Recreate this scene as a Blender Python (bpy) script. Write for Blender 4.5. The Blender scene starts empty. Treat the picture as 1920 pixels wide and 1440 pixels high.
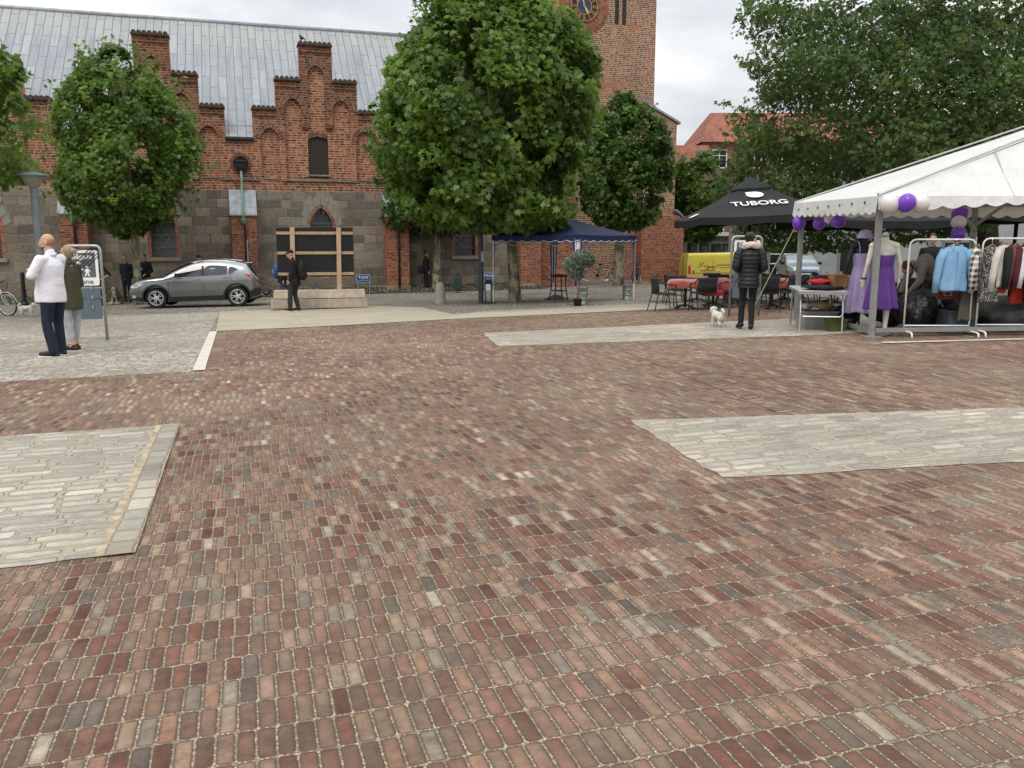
import bpy, bmesh, math, random
import numpy as np
from mathutils import Vector, Matrix, Euler
random.seed(7); RNG = np.random.default_rng(11)
S = bpy.context.scene; C = S.collection
PI = math.pi; R = math.radians

# ------------------------------------------------------------------ camera, sky, sun, exposure
F = 1596.0; HC = 1.6; PITCH = math.atan(270 / F)
cam = bpy.data.cameras.new('camera'); co = bpy.data.objects.new('camera', cam); C.objects.link(co)
cam.sensor_fit = 'HORIZONTAL'; cam.sensor_width = 36.0; cam.lens = 36.0 * F / 1920
cam.clip_start = 0.05; cam.clip_end = 2000
co.location = (0, 0, HC); co.rotation_euler = (PI / 2 - PITCH, 0, 0); S.camera = co
SUN_EL, SUN_AZ = 52, 205      # high veiled sun, behind the camera and a little to the left
wd = bpy.data.worlds.new('World'); S.world = wd; wd.use_nodes = True
S.view_settings.view_transform = 'Standard'; S.view_settings.look = 'None'
S.view_settings.exposure = 0.14; S.view_settings.gamma = 1; S.view_settings.use_curve_mapping = False
sl = bpy.data.lights.new('sun', 'SUN'); so = bpy.data.objects.new('sun', sl); C.objects.link(so)
sl.energy = 1.1; sl.angle = R(22); sl.color = (1, .93, .82)
_d = Vector((math.sin(R(SUN_AZ)) * math.cos(R(SUN_EL)), math.cos(R(SUN_AZ)) * math.cos(R(SUN_EL)), math.sin(R(SUN_EL))))
so.rotation_euler = _d.to_track_quat('Z', 'Y').to_euler()

# ------------------------------------------------------------------ node helper
class NT:
    def __init__(s, tree):
        s.t = tree; s.n = tree.nodes; s.l = tree.links
    def node(s, typ, **kw):
        n = s.n.new(typ)
        for k, v in kw.items(): setattr(n, k, v)
        return n
    def put(s, sock, v):
        if v is None: return
        if hasattr(v, 'links'): s.l.new(v, sock)
        else:
            if isinstance(v, (tuple, list)) and len(v) == 3 and len(sock.default_value) == 4: v = (*v, 1)
            sock.default_value = v
    def m(s, op, a, b=None, c=None, clamp=False):
        n = s.node('ShaderNodeMath', operation=op, use_clamp=clamp)
        s.put(n.inputs[0], a)
        if b is not None: s.put(n.inputs[1], b)
        if c is not None: s.put(n.inputs[2], c)
        return n.outputs[0]
    def xyz(s, v):
        n = s.node('ShaderNodeSeparateXYZ'); s.put(n.inputs[0], v); return n.outputs
    def vec(s, x, y, z=0.0):
        n = s.node('ShaderNodeCombineXYZ')
        for i, q in enumerate((x, y, z)): s.put(n.inputs[i], q)
        return n.outputs[0]
    def noise(s, v, scale, detail=3, rough=.55, col=False):
        n = s.node('ShaderNodeTexNoise'); s.put(n.inputs['Vector'], v)
        n.inputs['Scale'].default_value = scale; n.inputs['Detail'].default_value = detail; n.inputs['Roughness'].default_value = rough
        return n.outputs['Color' if col else 'Fac']
    def white(s, v, col=False):
        n = s.node('ShaderNodeTexWhiteNoise', noise_dimensions='3D'); s.put(n.inputs['Vector'], v)
        return n.outputs['Color' if col else 'Value']
    def voro(s, v, scale, feature='F1', out='Distance'):
        n = s.node('ShaderNodeTexVoronoi', feature=feature); s.put(n.inputs['Vector'], v); n.inputs['Scale'].default_value = scale
        return n.outputs[out]
    def ramp(s, f, stops, interp='LINEAR'):
        n = s.node('ShaderNodeValToRGB'); s.put(n.inputs[0], f); r = n.color_ramp; r.interpolation = interp
        while len(r.elements) < len(stops): r.elements.new(.5)
        for e, (p, c) in zip(r.elements, stops):
            e.position = p; e.color = (*c, 1) if isinstance(c, tuple) else (c, c, c, 1)
        return n.outputs[0]
    def mix(s, f, a, b, mode='MIX'):
        n = s.node('ShaderNodeMix', data_type='RGBA', blend_type=mode)
        s.put(n.inputs[0], f); s.put(n.inputs[6], a); s.put(n.inputs[7], b); return n.outputs[2]
    def rng(s, v, a, b, c=0., d=1., typ='SMOOTHSTEP'):
        n = s.node('ShaderNodeMapRange', interpolation_type=typ)
        for i, q in enumerate((v, a, b, c, d)): s.put(n.inputs[i], q)
        return n.outputs[0]
    def scale(s, col, f):
        n = s.node('ShaderNodeVectorMath', operation='SCALE'); s.put(n.inputs[0], col); s.put(n.inputs[3], f); return n.outputs[0]
    def obj(s): return s.node('ShaderNodeTexCoord').outputs['Object']
    def objn(s): return s.node('ShaderNodeTexCoord').outputs['Normal']

def newmat(name):
    m = bpy.data.materials.new(name); m.use_nodes = True
    nt = NT(m.node_tree); b = nt.n['Principled BSDF']
    return m, nt, b
def bump(nt, b, h, strength=.5, dist=.01):
    n = nt.node('ShaderNodeBump'); n.inputs['Strength'].default_value = strength; n.inputs['Distance'].default_value = dist
    nt.put(n.inputs['Height'], h); nt.l.new(n.outputs[0], b.inputs['Normal'])
_mats = {}
def mat(name, col=(.5, .5, .5), rough=.6, metal=0., var=.12, vs=6., bs=40., bstr=.15, bd=.004, trans=0., spec=.3, coat=0., alpha=1.):
    """plain surface with mottled colour and fine bump"""
    if name in _mats: return _mats[name]
    m, nt, b = newmat(name); v = nt.obj()
    n = nt.noise(v, vs, 4); k = nt.rng(n, .3, .7, 1 - var, 1 + var, 'LINEAR')
    nt.put(b.inputs['Base Color'], nt.scale(tuple(col), k))
    b.inputs['Roughness'].default_value = rough; b.inputs['Metallic'].default_value = metal
    b.inputs['Specular IOR Level'].default_value = spec; b.inputs['Coat Weight'].default_value = coat
    b.inputs['Transmission Weight'].default_value = trans; b.inputs['Alpha'].default_value = alpha
    if bstr: bump(nt, b, nt.noise(v, bs, 3), bstr, bd)
    _mats[name] = m; return m

# ------------------------------------------------------------------ sky: hazy daylight sky under a broken white overcast
w = NT(wd.node_tree); bg = w.n['Background']
sky = w.node('ShaderNodeTexSky', sky_type='NISHITA', sun_disc=False)
sky.sun_elevation = R(SUN_EL); sky.sun_rotation = R(SUN_AZ); sky.dust_density = 2.5
gen = w.node('ShaderNodeTexCoord').outputs['Generated']
gx, gy, gzz = w.xyz(gen)
den = w.m('ADD', w.m('MAXIMUM', gzz, 0.), .22)
cv = w.vec(w.m('DIVIDE', gx, den), w.m('DIVIDE', gy, den), 0.)
cl = w.noise(cv, 1.15, 5, .55)
cl2 = w.noise(w.vec(w.m('DIVIDE', gx, den), w.m('DIVIDE', gy, den), 3.7), 2.6, 4, .5)
shade = w.ramp(w.m('ADD', w.m('MULTIPLY', cl, .75), w.m('MULTIPLY', cl2, .25)), [(.36, (6.8, 7.1, 7.5)), (.5, (8.6, 8.8, 9.0)), (.64, (11.6, 11.4, 11.0))])
mask = w.rng(cl2, .2, .55, .78, 1.)
zen = w.m('ADD', w.m('MULTIPLY', w.m('POWER', w.m('MAXIMUM', gzz, 0.), 1.5), 1.35), .86)      # an overcast is brightest overhead
w.put(bg.inputs['Color'], w.scale(w.mix(mask, sky.outputs[0], shade), zen)); bg.inputs['Strength'].default_value = 0.1

# ------------------------------------------------------------------ the square's lie of the land, measured from the photograph
TH = R(72.7); UX, UY = math.sin(TH), math.cos(TH); PHI = math.atan2(UY, UX)   # direction of the church front
def gz(X, Y):
    w_ = -UY * X + UX * Y
    dip = .62 * math.exp(-((X - 12) ** 2 + (Y - 49) ** 2) / 14.0)      # the sunken lane where the van is parked
    return 0.012 * max(-45, min(60, X)) - 0.028 * min(max(w_ - 12, 0), 20) - 0.010 * min(max(w_ - 32, 0), 40) - dip
def ray(u, v):
    a = (u - 960) / F; b = (720 - v) / F
    return (a, math.cos(PITCH) + b * math.sin(PITCH), -math.sin(PITCH) + b * math.cos(PITCH))
def G(u, v):
    d = ray(u, v); lo, hi = .3, 500.
    for _ in range(60):
        t = (lo + hi) / 2
        if HC + t * d[2] - gz(t * d[0], t * d[1]) > 0: lo = t
        else: hi = t
    return Vector((lo * d[0], lo * d[1], HC + lo * d[2]))
def atY(u, v, Y):
    d = ray(u, v); t = Y / d[1]; return Vector((t * d[0], Y, HC + t * d[2]))
def onground(X, Y): return Vector((X, Y, gz(X, Y)))
def SW(s, w_): return (UX * s - UY * w_, UY * s + UX * w_)

# ------------------------------------------------------------------ mesh builder
class MB:
    def __init__(s): s.v = []; s.f = []; s.mi = []; s.cur = 0
    def add(s, vs, fs):
        o = len(s.v); s.v += [tuple(p) for p in vs]; s.f += [tuple(i + o for i in f) for f in fs]; s.mi += [s.cur] * len(fs); return s
    def box(s, c, d, rot=None, taper=1.0):
        hx, hy, hz = d[0] / 2, d[1] / 2, d[2] / 2
        vs = [Vector((sx * hx * (taper if sz > 0 else 1), sy * hy * (taper if sz > 0 else 1), sz * hz)) for sz in (-1, 1) for sy in (-1, 1) for sx in (-1, 1)]
        if rot is not None:
            M = rot if isinstance(rot, Matrix) else Euler(rot).to_matrix()
            vs = [M @ q for q in vs]
        vs = [q + Vector(c) for q in vs]
        return s.add(vs, [(0, 2, 3, 1), (4, 5, 7, 6), (0, 1, 5, 4), (2, 6, 7, 3), (0, 4, 6, 2), (1, 3, 7, 5)])
    def bar(s, a, b, wd_, ht, up=(0, 0, 1)):
        a, b = Vector(a), Vector(b); z = (b - a); L = z.length; z.normalize()
        x = Vector(up).cross(z)
        if x.length < 1e-4: x = Vector((1, 0, 0))
        x.normalize(); y = z.cross(x)
        return s.box((a + b) / 2, (wd_, ht, L), Matrix((x, y, z)).transposed())
    def tube(s, pts, rad, n=8, cap=True, close=False):
        pts = [Vector(p) for p in pts]; m = len(pts)
        rs = rad if isinstance(rad, (list, tuple)) else [rad] * m
        vs = []; prev = None
        for i, p in enumerate(pts):
            if close: t = pts[(i + 1) % m] - pts[i - 1]
            else: t = pts[min(i + 1, m - 1)] - pts[max(i - 1, 0)]
            if t.length < 1e-9: t = Vector((0, 0, 1))
            t.normalize()
            if prev is None:
                q = Vector((0, 0, 1)) if abs(t.z) < .9 else Vector((1, 0, 0))
                x = q.cross(t).normalized()
            else:
                x = prev - t * prev.dot(t)
                x = x.normalized() if x.length > 1e-6 else Vector((1, 0, 0))
            prev = x; y = t.cross(x)
            for k in range(n):
                a = 2 * PI * k / n; vs.append(p + (x * math.cos(a) + y * math.sin(a)) * rs[i])
        fs = []
        for i in range(m if close else m - 1):
            j = (i + 1) % m
            for k in range(n):
                k2 = (k + 1) % n; fs.append((i * n + k, i * n + k2, j * n + k2, j * n + k))
        if cap and not close: fs += [tuple(range(n - 1, -1, -1)), tuple(range((m - 1) * n, m * n))]
        return s.add(vs, fs)
    def lathe(s, prof, n=16, c=(0, 0, 0), M=None, sx=1., sy=1., cap=True):
        vs = []; fs = []; m = len(prof)
        for r, z in prof:
            for k in range(n):
                a = 2 * PI * k / n; q = Vector((r * math.cos(a) * sx, r * math.sin(a) * sy, z))
                if M is not None: q = M @ q
                vs.append(q + Vector(c))
        for i in range(m - 1):
            for k in range(n):
                k2 = (k + 1) % n; fs.append((i * n + k, i * n + k2, (i + 1) * n + k2, (i + 1) * n + k))
        if cap: fs += [tuple(range(n - 1, -1, -1)), tuple(range((m - 1) * n, m * n))]
        return s.add(vs, fs)
    def ell(s, c, r, n=12, M=None):
        k = max(6, n // 2 + 1); prof = [(max(1e-4, math.sin(PI * i / k)), -math.cos(PI * i / k)) for i in range(k + 1)]
        rr = r if isinstance(r, (tuple, list)) else (r, r, r)
        MM = Matrix.Diagonal(rr)
        if M is not None: MM = M @ MM
        return s.lathe(prof, n, c, MM)
    def cap(s, a, b, ra, rb, n=10):
        """tapered capsule"""
        a, b = Vector(a), Vector(b); z = (b - a); L = z.length
        if L < 1e-6: return s.ell(a, ra, n)
        Q = z.to_track_quat('Z', 'Y').to_matrix(); prof = []
        for i in range(5): t = PI / 2 * i / 4; prof.append((max(1e-4, ra * math.sin(t)), -ra * math.cos(t)))
        for i in range(5): t = PI / 2 * i / 4; prof.append((max(1e-4, rb * math.cos(t)), L + rb * math.sin(t)))
        return s.lathe(prof, n, a, Q)
    def prism(s, poly, y0, y1, axis='y'):
        """polygon in (x,z) pushed along y (or in (x,y) along z)"""
        n = len(poly); P = (lambda a, b, d: (a, d, b)) if axis == 'y' else (lambda a, b, d: (a, b, d))
        if axis == 'x': P = lambda a, b, d: (d, a, b)
        vs = [P(a, b, y0) for a, b in poly] + [P(a, b, y1) for a, b in poly]
        fs = [tuple(range(n)), tuple(range(2 * n - 1, n - 1, -1))] + [(i, i + n, (i + 1) % n + n, (i + 1) % n) for i in range(n)]
        return s.add(vs, fs)
    def grid(s, P, closed=False):
        m = len(P); n = len(P[0]); vs = [q for row in P for q in row]; fs = []
        for i in range(m - 1):
            for j in range(n if closed else n - 1):
                j2 = (j + 1) % n; fs.append((i * n + j, i * n + j2, (i + 1) * n + j2, (i + 1) * n + j))
        return s.add(vs, fs)
    def build(s, name, mats, parent=None, smooth=False, bevel=0., fix=True, solid=0., autos=None):
        me = bpy.data.meshes.new(name); me.from_pydata(s.v, [], s.f)
        if not isinstance(mats, (list, tuple)): mats = [mats]
        for q in mats: me.materials.append(q)
        if len(mats) > 1:
            for p, i in zip(me.polygons, s.mi): p.material_index = i
        if fix:
            bm = bmesh.new(); bm.from_mesh(me); bmesh.ops.recalc_face_normals(bm, faces=bm.faces); bm.to_mesh(me); bm.free()
        o = bpy.data.objects.new(name, me); C.objects.link(o)
        if bevel or solid:
            if solid:
                md = o.modifiers.new('s', 'SOLIDIFY'); md.thickness = solid; md.offset = 0
            if bevel:
                md = o.modifiers.new('b', 'BEVEL'); md.width = bevel; md.segments = 2; md.limit_method = 'ANGLE'
            bake(o)
        if smooth:
            for p in o.data.polygons: p.use_smooth = True
            if autos: sharp(o.data, autos)
        if parent is not None: o.parent = parent
        return o
def sharp(me, ang):
    bm = bmesh.new(); bm.from_mesh(me)
    for e in bm.edges:
        if len(e.link_faces) == 2 and e.calc_face_angle(0) > R(ang): e.smooth = False
    bm.to_mesh(me); bm.free()
def bake(o):
    dg = bpy.context.evaluated_depsgraph_get(); ev = o.evaluated_get(dg)
    me = bpy.data.meshes.new_from_object(ev); old = o.data; o.modifiers.clear(); o.data = me
    nm = old.name; bpy.data.meshes.remove(old); me.name = nm
def remesh(mb, name, m, parent, vox=.012, it=3, noise=0., ns=9., smooth=.5):
    """melt overlapping solids into one continuous skin"""
    o = mb.build(name, m, None, fix=True)
    md = o.modifiers.new('r', 'REMESH'); md.mode = 'VOXEL'; md.voxel_size = vox
    if it:
        ms = o.modifiers.new('s', 'SMOOTH'); ms.factor = smooth; ms.iterations = it
    bake(o)
    me = o.data
    if len(me.materials) == 0: me.materials.append(m)
    if noise:
        n = len(me.vertices); co_ = np.empty(n * 3); me.vertices.foreach_get('co', co_); co_ = co_.reshape(-1, 3)
        no = np.empty(n * 3); me.vertices.foreach_get('normal', no); no = no.reshape(-1, 3)
        d = pnoise(co_, ns) * noise; me.vertices.foreach_set('co', (co_ + no * d[:, None]).ravel())
    for p in me.polygons: p.use_smooth = True
    me.update()
    if parent is not None: o.parent = parent
    return o
def pnoise(P, sc, seed=0):
    r = np.random.default_rng(seed + 5); out = np.zeros(len(P))
    for o_ in range(3):
        for _ in range(5):
            k = r.normal(size=3); k = k / np.linalg.norm(k) * sc * (1.9 ** o_) * r.uniform(.7, 1.3)
            out += np.sin(P @ k + r.uniform(0, 6.28)) / (1.7 ** o_) / 3.2
    return out
def tag(o, label=None, cat=None, group=None, kind=None):
    if label: o['label'] = label
    if cat: o['category'] = cat
    if group: o['group'] = group
    if kind: o['kind'] = kind
    return o
def thing(name, label, cat, loc=(0, 0, 0), rz=0., group=None):
    o = bpy.data.objects.new(name, None); C.objects.link(o); o.empty_display_size = .2
    o.location = loc; o.rotation_euler = (0, 0, rz); return tag(o, label, cat, group)
def copy_tree(o, parent=None):
    c = o.copy(); C.objects.link(c)
    if parent is not None: c.parent = parent
    for ch in list(o.children): copy_tree(ch, c)
    return c
def dup(root, loc, rz, label=None):
    c = copy_tree(root); c.location = loc; c.rotation_euler = (root.rotation_euler.x, root.rotation_euler.y, rz)
    if label: c['label'] = label
    return c
def text(s, name, size, m, parent, M, ext=.002, align='CENTER', sx=1.):
    cu = bpy.data.curves.new(name, 'FONT'); cu.body = s; cu.size = size; cu.extrude = ext; cu.align_x = align; cu.align_y = 'CENTER'; cu.offset = size * .012
    o = bpy.data.objects.new(name, cu); C.objects.link(o)
    dg = bpy.context.evaluated_depsgraph_get(); me = bpy.data.meshes.new_from_object(o.evaluated_get(dg))
    bpy.data.objects.remove(o); me.materials.clear(); me.materials.append(m)
    o = bpy.data.objects.new(name, me); C.objects.link(o)
    me.transform(M @ Matrix.Diagonal((sx, 1, 1, 1)))
    if parent is not None: o.parent = parent
    return o
def holes(name, outer, inner, y0, y1, m, parent):
    """flat (x,z) plate with openings, thickness from y0 to y1"""
    cu = bpy.data.curves.new(name, 'CURVE'); cu.dimensions = '2D'; cu.fill_mode = 'BOTH'; cu.extrude = abs(y1 - y0) / 2
    for poly in [outer] + inner:
        sp = cu.splines.new('POLY'); sp.points.add(len(poly) - 1); sp.use_cyclic_u = True
        for q, (a, b) in zip(sp.points, poly): q.co = (a, b, 0, 1)
    o = bpy.data.objects.new(name, cu); C.objects.link(o)
    dg = bpy.context.evaluated_depsgraph_get(); me = bpy.data.meshes.new_from_object(o.evaluated_get(dg)); bpy.data.objects.remove(o)
    me.transform(Matrix.Translation((0, (y0 + y1) / 2, 0)) @ Matrix.Rotation(PI / 2, 4, 'X'))
    me.materials.clear(); me.materials.append(m)
    o = bpy.data.objects.new(name, me); C.objects.link(o)
    if parent is not None: o.parent = parent
    return o
UPX = Matrix.Rotation(PI / 2, 4, 'X')   # lays text upright, facing -y
def arch(cx, hw, z0, zs, za, n=8):
    """outline of an opening with a pointed head: sill z0, springing zs, apex za"""
    L = [(cx - hw, z0), (cx - hw, zs)]
    h = za - zs; r = (hw * hw + h * h) / (2 * hw); a1 = math.atan2(h, r - hw)
    Lh = [(cx - hw + r - r * math.cos(a1 * i / n), zs + r * math.sin(a1 * i / n)) for i in range(1, n + 1)]
    Rh = [(2 * cx - x, z) for x, z in reversed(Lh[:-1])]
    return L + Lh + Rh + [(cx + hw, zs), (cx + hw, z0)]
# ------------------------------------------------------------------ masonry and paving materials
def brickpat(nt, x, y, px, py, joint, rnd, off='rand', jit=0.0, warp=None):
    """rounded bricks: returns cell random (colour socket), signed distance to the brick edge (m, <0 inside)"""
    ry = nt.m('DIVIDE', y, py); row = nt.m('FLOOR', ry)
    if off == 'rand': o = nt.white(nt.vec(row, 3.3, 1.7))
    else: o = nt.m('MULTIPLY', nt.m('FLOORED_MODULO', row, 2.), .5)
    rx = nt.m('ADD', nt.m('DIVIDE', x, px), o)
    if warp:     # stones of unequal length
        rx = nt.m('ADD', rx, nt.m('MULTIPLY', nt.noise(nt.vec(nt.m('MULTIPLY', rx, .8), nt.m('MULTIPLY', row, 7.31), 0.), 1., 0), warp))
    col = nt.m('FLOOR', rx)
    dx = nt.m('MULTIPLY', nt.m('ABSOLUTE', nt.m('SUBTRACT', nt.m('FRACT', rx), .5)), px)
    dy = nt.m('MULTIPLY', nt.m('ABSOLUTE', nt.m('SUBTRACT', nt.m('FRACT', ry), .5)), py)
    cell = nt.white(nt.vec(col, row, .5), True)
    hx = (px - joint) / 2 - rnd; hy = (py - joint) / 2 - rnd
    if jit:
        c = nt.xyz(cell); j = nt.m('MULTIPLY', c[2], jit); qx = nt.m('ADD', nt.m('SUBTRACT', dx, hx), j); qy = nt.m('ADD', nt.m('SUBTRACT', dy, hy), j)
    else: qx = nt.m('SUBTRACT', dx, hx); qy = nt.m('SUBTRACT', dy, hy)
    qx = nt.m('MAXIMUM', qx, 0.); qy = nt.m('MAXIMUM', qy, 0.)
    sd = nt.m('SUBTRACT', nt.m('SQRT', nt.m('ADD', nt.m('MULTIPLY', qx, qx), nt.m('MULTIPLY', qy, qy))), rnd)
    brickpat.cr = (col, row); brickpat.din = nt.m('MINIMUM', nt.m('SUBTRACT', (px - joint) / 2, dx), nt.m('SUBTRACT', (py - joint) / 2, dy))
    return cell, sd
def swcoord(nt):
    """ground coordinates turned square to the church"""
    x, y, z = nt.xyz(nt.obj())
    s_ = nt.m('ADD', nt.m('MULTIPLY', x, UX), nt.m('MULTIPLY', y, UY))
    w_ = nt.m('ADD', nt.m('MULTIPLY', x, -UY), nt.m('MULTIPLY', y, UX))
    return s_, w_
def wob(nt, a, v, sc, amt): return nt.m('ADD', a, nt.m('MULTIPLY', nt.m('SUBTRACT', nt.noise(v, sc, 2), .5), amt))

def paver_mat(name, px, py, joint, rnd, stops, jointc, swap=False, dust=(.39, .31, .225), dustamt=.25, jit=.002, warp=None, wobble=.006, bd=.009, inner=.42, pebble=105., off='rand', rough=.85, edgedark=.74, pillow=.020, jdark=.40):
    m, nt, b = newmat(name); s_, w_ = swcoord(nt); v = nt.vec(s_, w_, 0.)
    a, c = (w_, s_) if swap else (s_, w_)
    # slow wander of the courses
    c2 = wob(nt, wob(nt, c, v, .55, .09), v, 9., wobble); a2 = wob(nt, wob(nt, a, nt.vec(w_, s_, 4.), .6, .05), nt.vec(w_, s_, 2.), 9., wobble)
    cell, sd = brickpat(nt, a2, c2, px, py, joint, rnd, off, jit, warp)
    sd = nt.m('ADD', sd, nt.m('MULTIPLY', nt.m('SUBTRACT', nt.noise(v, 60., 3), .5), .006))
    r, g, bl = nt.xyz(cell)
    base = nt.ramp(nt.m('FRACT', nt.m('ADD', nt.m('MULTIPLY', r, .8), nt.m('MULTIPLY', nt.noise(nt.vec(nt.m('MULTIPLY', brickpat.cr[0], px), nt.m('MULTIPLY', brickpat.cr[1], py), 0.), 1.0, 2), .8))), stops, 'CONSTANT')
    base = nt.scale(base, nt.rng(g, 0., 1., .66, 1.20, 'LINEAR'))
    # cloudy kiln marks inside each brick
    k = nt.noise(nt.vec(nt.m('ADD', s_, nt.m('MULTIPLY', bl, 9.)), nt.m('ADD', w_, nt.m('MULTIPLY', g, 9.)), 0.), 13., 4, .65)
    base = nt.scale(base, nt.rng(k, .28, .72, 1 - inner, 1 + inner, 'LINEAR'))
    fine = nt.noise(v, 260., 2); base = nt.scale(base, nt.rng(fine, .3, .7, .9, 1.1, 'LINEAR'))
    big = nt.noise(v, .42, 4, .6); mid = nt.noise(v, 3.2, 3, .6)
    base = nt.mix(nt.m('MULTIPLY', nt.rng(nt.m('ADD', nt.m('MULTIPLY', big, .7), nt.m('MULTIPLY', mid, .3)), .42, .66), dustamt), base, dust)
    # trodden-in dirt, damp patches and old gum spots
    st = nt.noise(nt.vec(w_, s_, 5.), .33, 5, .65); base = nt.scale(base, nt.rng(st, .40, .62, .80, 1.10))
    gum = nt.m('MULTIPLY', nt.rng(nt.m('ADD', nt.voro(v, 1.7), nt.m('MULTIPLY', nt.noise(v, 40., 2), .012)), .022, .028, 1., 0.), nt.rng(nt.noise(v, .8, 1), .5, .55)); base = nt.mix(nt.m('MULTIPLY', gum, .6), base, (.07, .065, .06))
    peb = nt.voro(v, pebble, out='Color'); pr, pg, pb = nt.xyz(peb)
    pd = nt.voro(v, pebble)
    jc = nt.mix(nt.m('MULTIPLY', nt.rng(pr, .15, .35), nt.rng(pd, .30, .55, 1., 0.)), tuple(q * jdark for q in jointc), nt.scale(tuple(min(.85, q * .98) for q in jointc), nt.rng(pg, 0., 1., .75, 1.25, 'LINEAR')))
    inside = nt.rng(sd, -.0025, .0015, 1., 0.)
    din = nt.m('ADD', brickpat.din, nt.m('MULTIPLY', nt.m('SUBTRACT', nt.noise(v, 45., 3), .5), .008))
    edge = nt.m('POWER', nt.rng(din, .0, .013, 1., 0.), 1.3)     # worn dirty arris, with edge shading put into the colour
    base = nt.mix(nt.m('MULTIPLY', edge, edgedark), base, (.10, .075, .06))
    gap = nt.rng(sd, .0, joint * .55, .35, 1.)  # joint colour darkened beside the bricks, a painted edge shadow
    nt.put(b.inputs['Base Color'], nt.mix(inside, nt.scale(jc, gap), base))
    b.inputs['Roughness'].default_value = rough; b.inputs['Specular IOR Level'].default_value = .3
    h = nt.m('ADD', nt.m('MULTIPLY', nt.rng(sd, -.006, .003, 1., 0.), .5), nt.m('MULTIPLY', nt.rng(din, -.002, pillow, 0., 1.), .9))
    h = nt.m('ADD', h, nt.m('MULTIPLY', nt.noise(v, 90., 3), .16)); h = nt.m('ADD', h, nt.m('MULTIPLY', nt.m('SUBTRACT', .5, pd), .25))
    h = nt.m('ADD', h, nt.m('MULTIPLY', bl, .25))
    bump(nt, b, h, .75, bd); return m
BR = [(0, (.145, .060, .041)), (.18, (.200, .097, .064)), (.36, (.235, .132, .088)), (.51, (.172, .097, .069)), (.64, (.250, .160, .110)), (.74, (.160, .102, .074)), (.82, (.280, .198, .138)), (.88, (.125, .098, .081)), (.91, (.225, .183, .144)), (.94, (.172, .074, .052)), (.982, (.325, .272, .208))]
M_PAVE = paver_mat('brick_paving', .0635, .183, .0085, .013, BR, (.46, .355, .245), dustamt=.32)
M_SOLD = paver_mat('brick_soldier_course', .0635, .19, .008, .012, BR, (.44, .35, .26), swap=True)
GRS = [(0, (.375, .343, .292)), (.2, (.395, .36, .305)), (.42, (.36, .335, .29)), (.6, (.415, .377, .315)), (.78, (.38, .345, .292)), (.9, (.345, .33, .297))]
M_SLAB = paver_mat('pale_granite_setts', .29, .128, .018, .025, GRS, (.385, .335, .26), jdark=.78, warp=1.05, wobble=.045, jit=.02, dust=(.39, .35, .285), dustamt=.65, edgedark=.26, inner=.24, bd=.007)
M_BORD = paver_mat('granite_border_blocks', .22, .155, .012, .015, [(a, tuple(q * .84 for q in c)) for a, c in GRS], (.40, .335, .235), jdark=.7, warp=.9, wobble=.02, jit=.010, dust=(.40, .35, .27), dustamt=.75, edgedark=.3, inner=.15, swap=True)
M_SAND = mat('sandy_joint', (.36, .30, .215), .95, var=.35, vs=14, bs=120, bstr=.6, bd=.01)
M_SETT = paver_mat('small_granite_setts', .16, .10, .014, .015, [(0, (.345, .32, .275)), (.3, (.40, .37, .315)), (.6, (.30, .285, .255)), (.85, (.44, .40, .345))], (.33, .285, .215), jdark=.6, warp=.9, wobble=.02, jit=.008, dust=(.38, .335, .265), dustamt=.6, edgedark=.3, bd=.004)
M_COB = paver_mat('old_grey_cobbles', .17, .12, .02, .03, [(0, (.27, .25, .215)), (.3, (.34, .315, .27)), (.6, (.235, .22, .195)), (.85, (.39, .36, .31))], (.27, .235, .18), warp=.9, wobble=.03, jit=.012, dust=(.38, .34, .27), dustamt=.55, edgedark=.35, bd=.012)
M_RUBBLE = paver_mat('rough_cobbles', .19, .15, .05, .05, [(0, (.20, .19, .16)), (.3, (.30, .27, .22)), (.6, (.14, .14, .12)), (.85, (.42, .38, .30))], (.07, .075, .045), warp=.9, wobble=.05, jit=.02, dust=(.2, .19, .13), dustamt=.4, edgedark=.4, bd=.04)
def conc_mat():
    m, nt, b = newmat('exposed_aggregate'); s_, w_ = swcoord(nt); v = nt.vec(s_, w_, 0.)
    pr, pg, pb = nt.xyz(nt.voro(v, 110., out='Color'))
    c = nt.mix(pr, (.28, .245, .18), (.42, .375, .285)); c = nt.scale(c, nt.rng(nt.noise(v, .9, 4), .3, .7, .86, 1.1, 'LINEAR'))
    # expansion joints every two and a half metres
    fx = nt.m('ABSOLUTE', nt.m('SUBTRACT', nt.m('FRACT', nt.m('DIVIDE', nt.m('ADD', s_, 1.4), 2.6)), .5))
    c = nt.mix(nt.rng(fx, .494, .498, 0., .5), c, (.16, .14, .11))
    nt.put(b.inputs['Base Color'], c); b.inputs['Roughness'].default_value = .9
    bump(nt, b, nt.voro(v, 110.), .3, .004); return m
M_CONC = conc_mat()
M_KERB = mat('pale_granite_kerb', (.52, .47, .41), .85, var=.12, vs=9, bs=120, bstr=.2)

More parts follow.
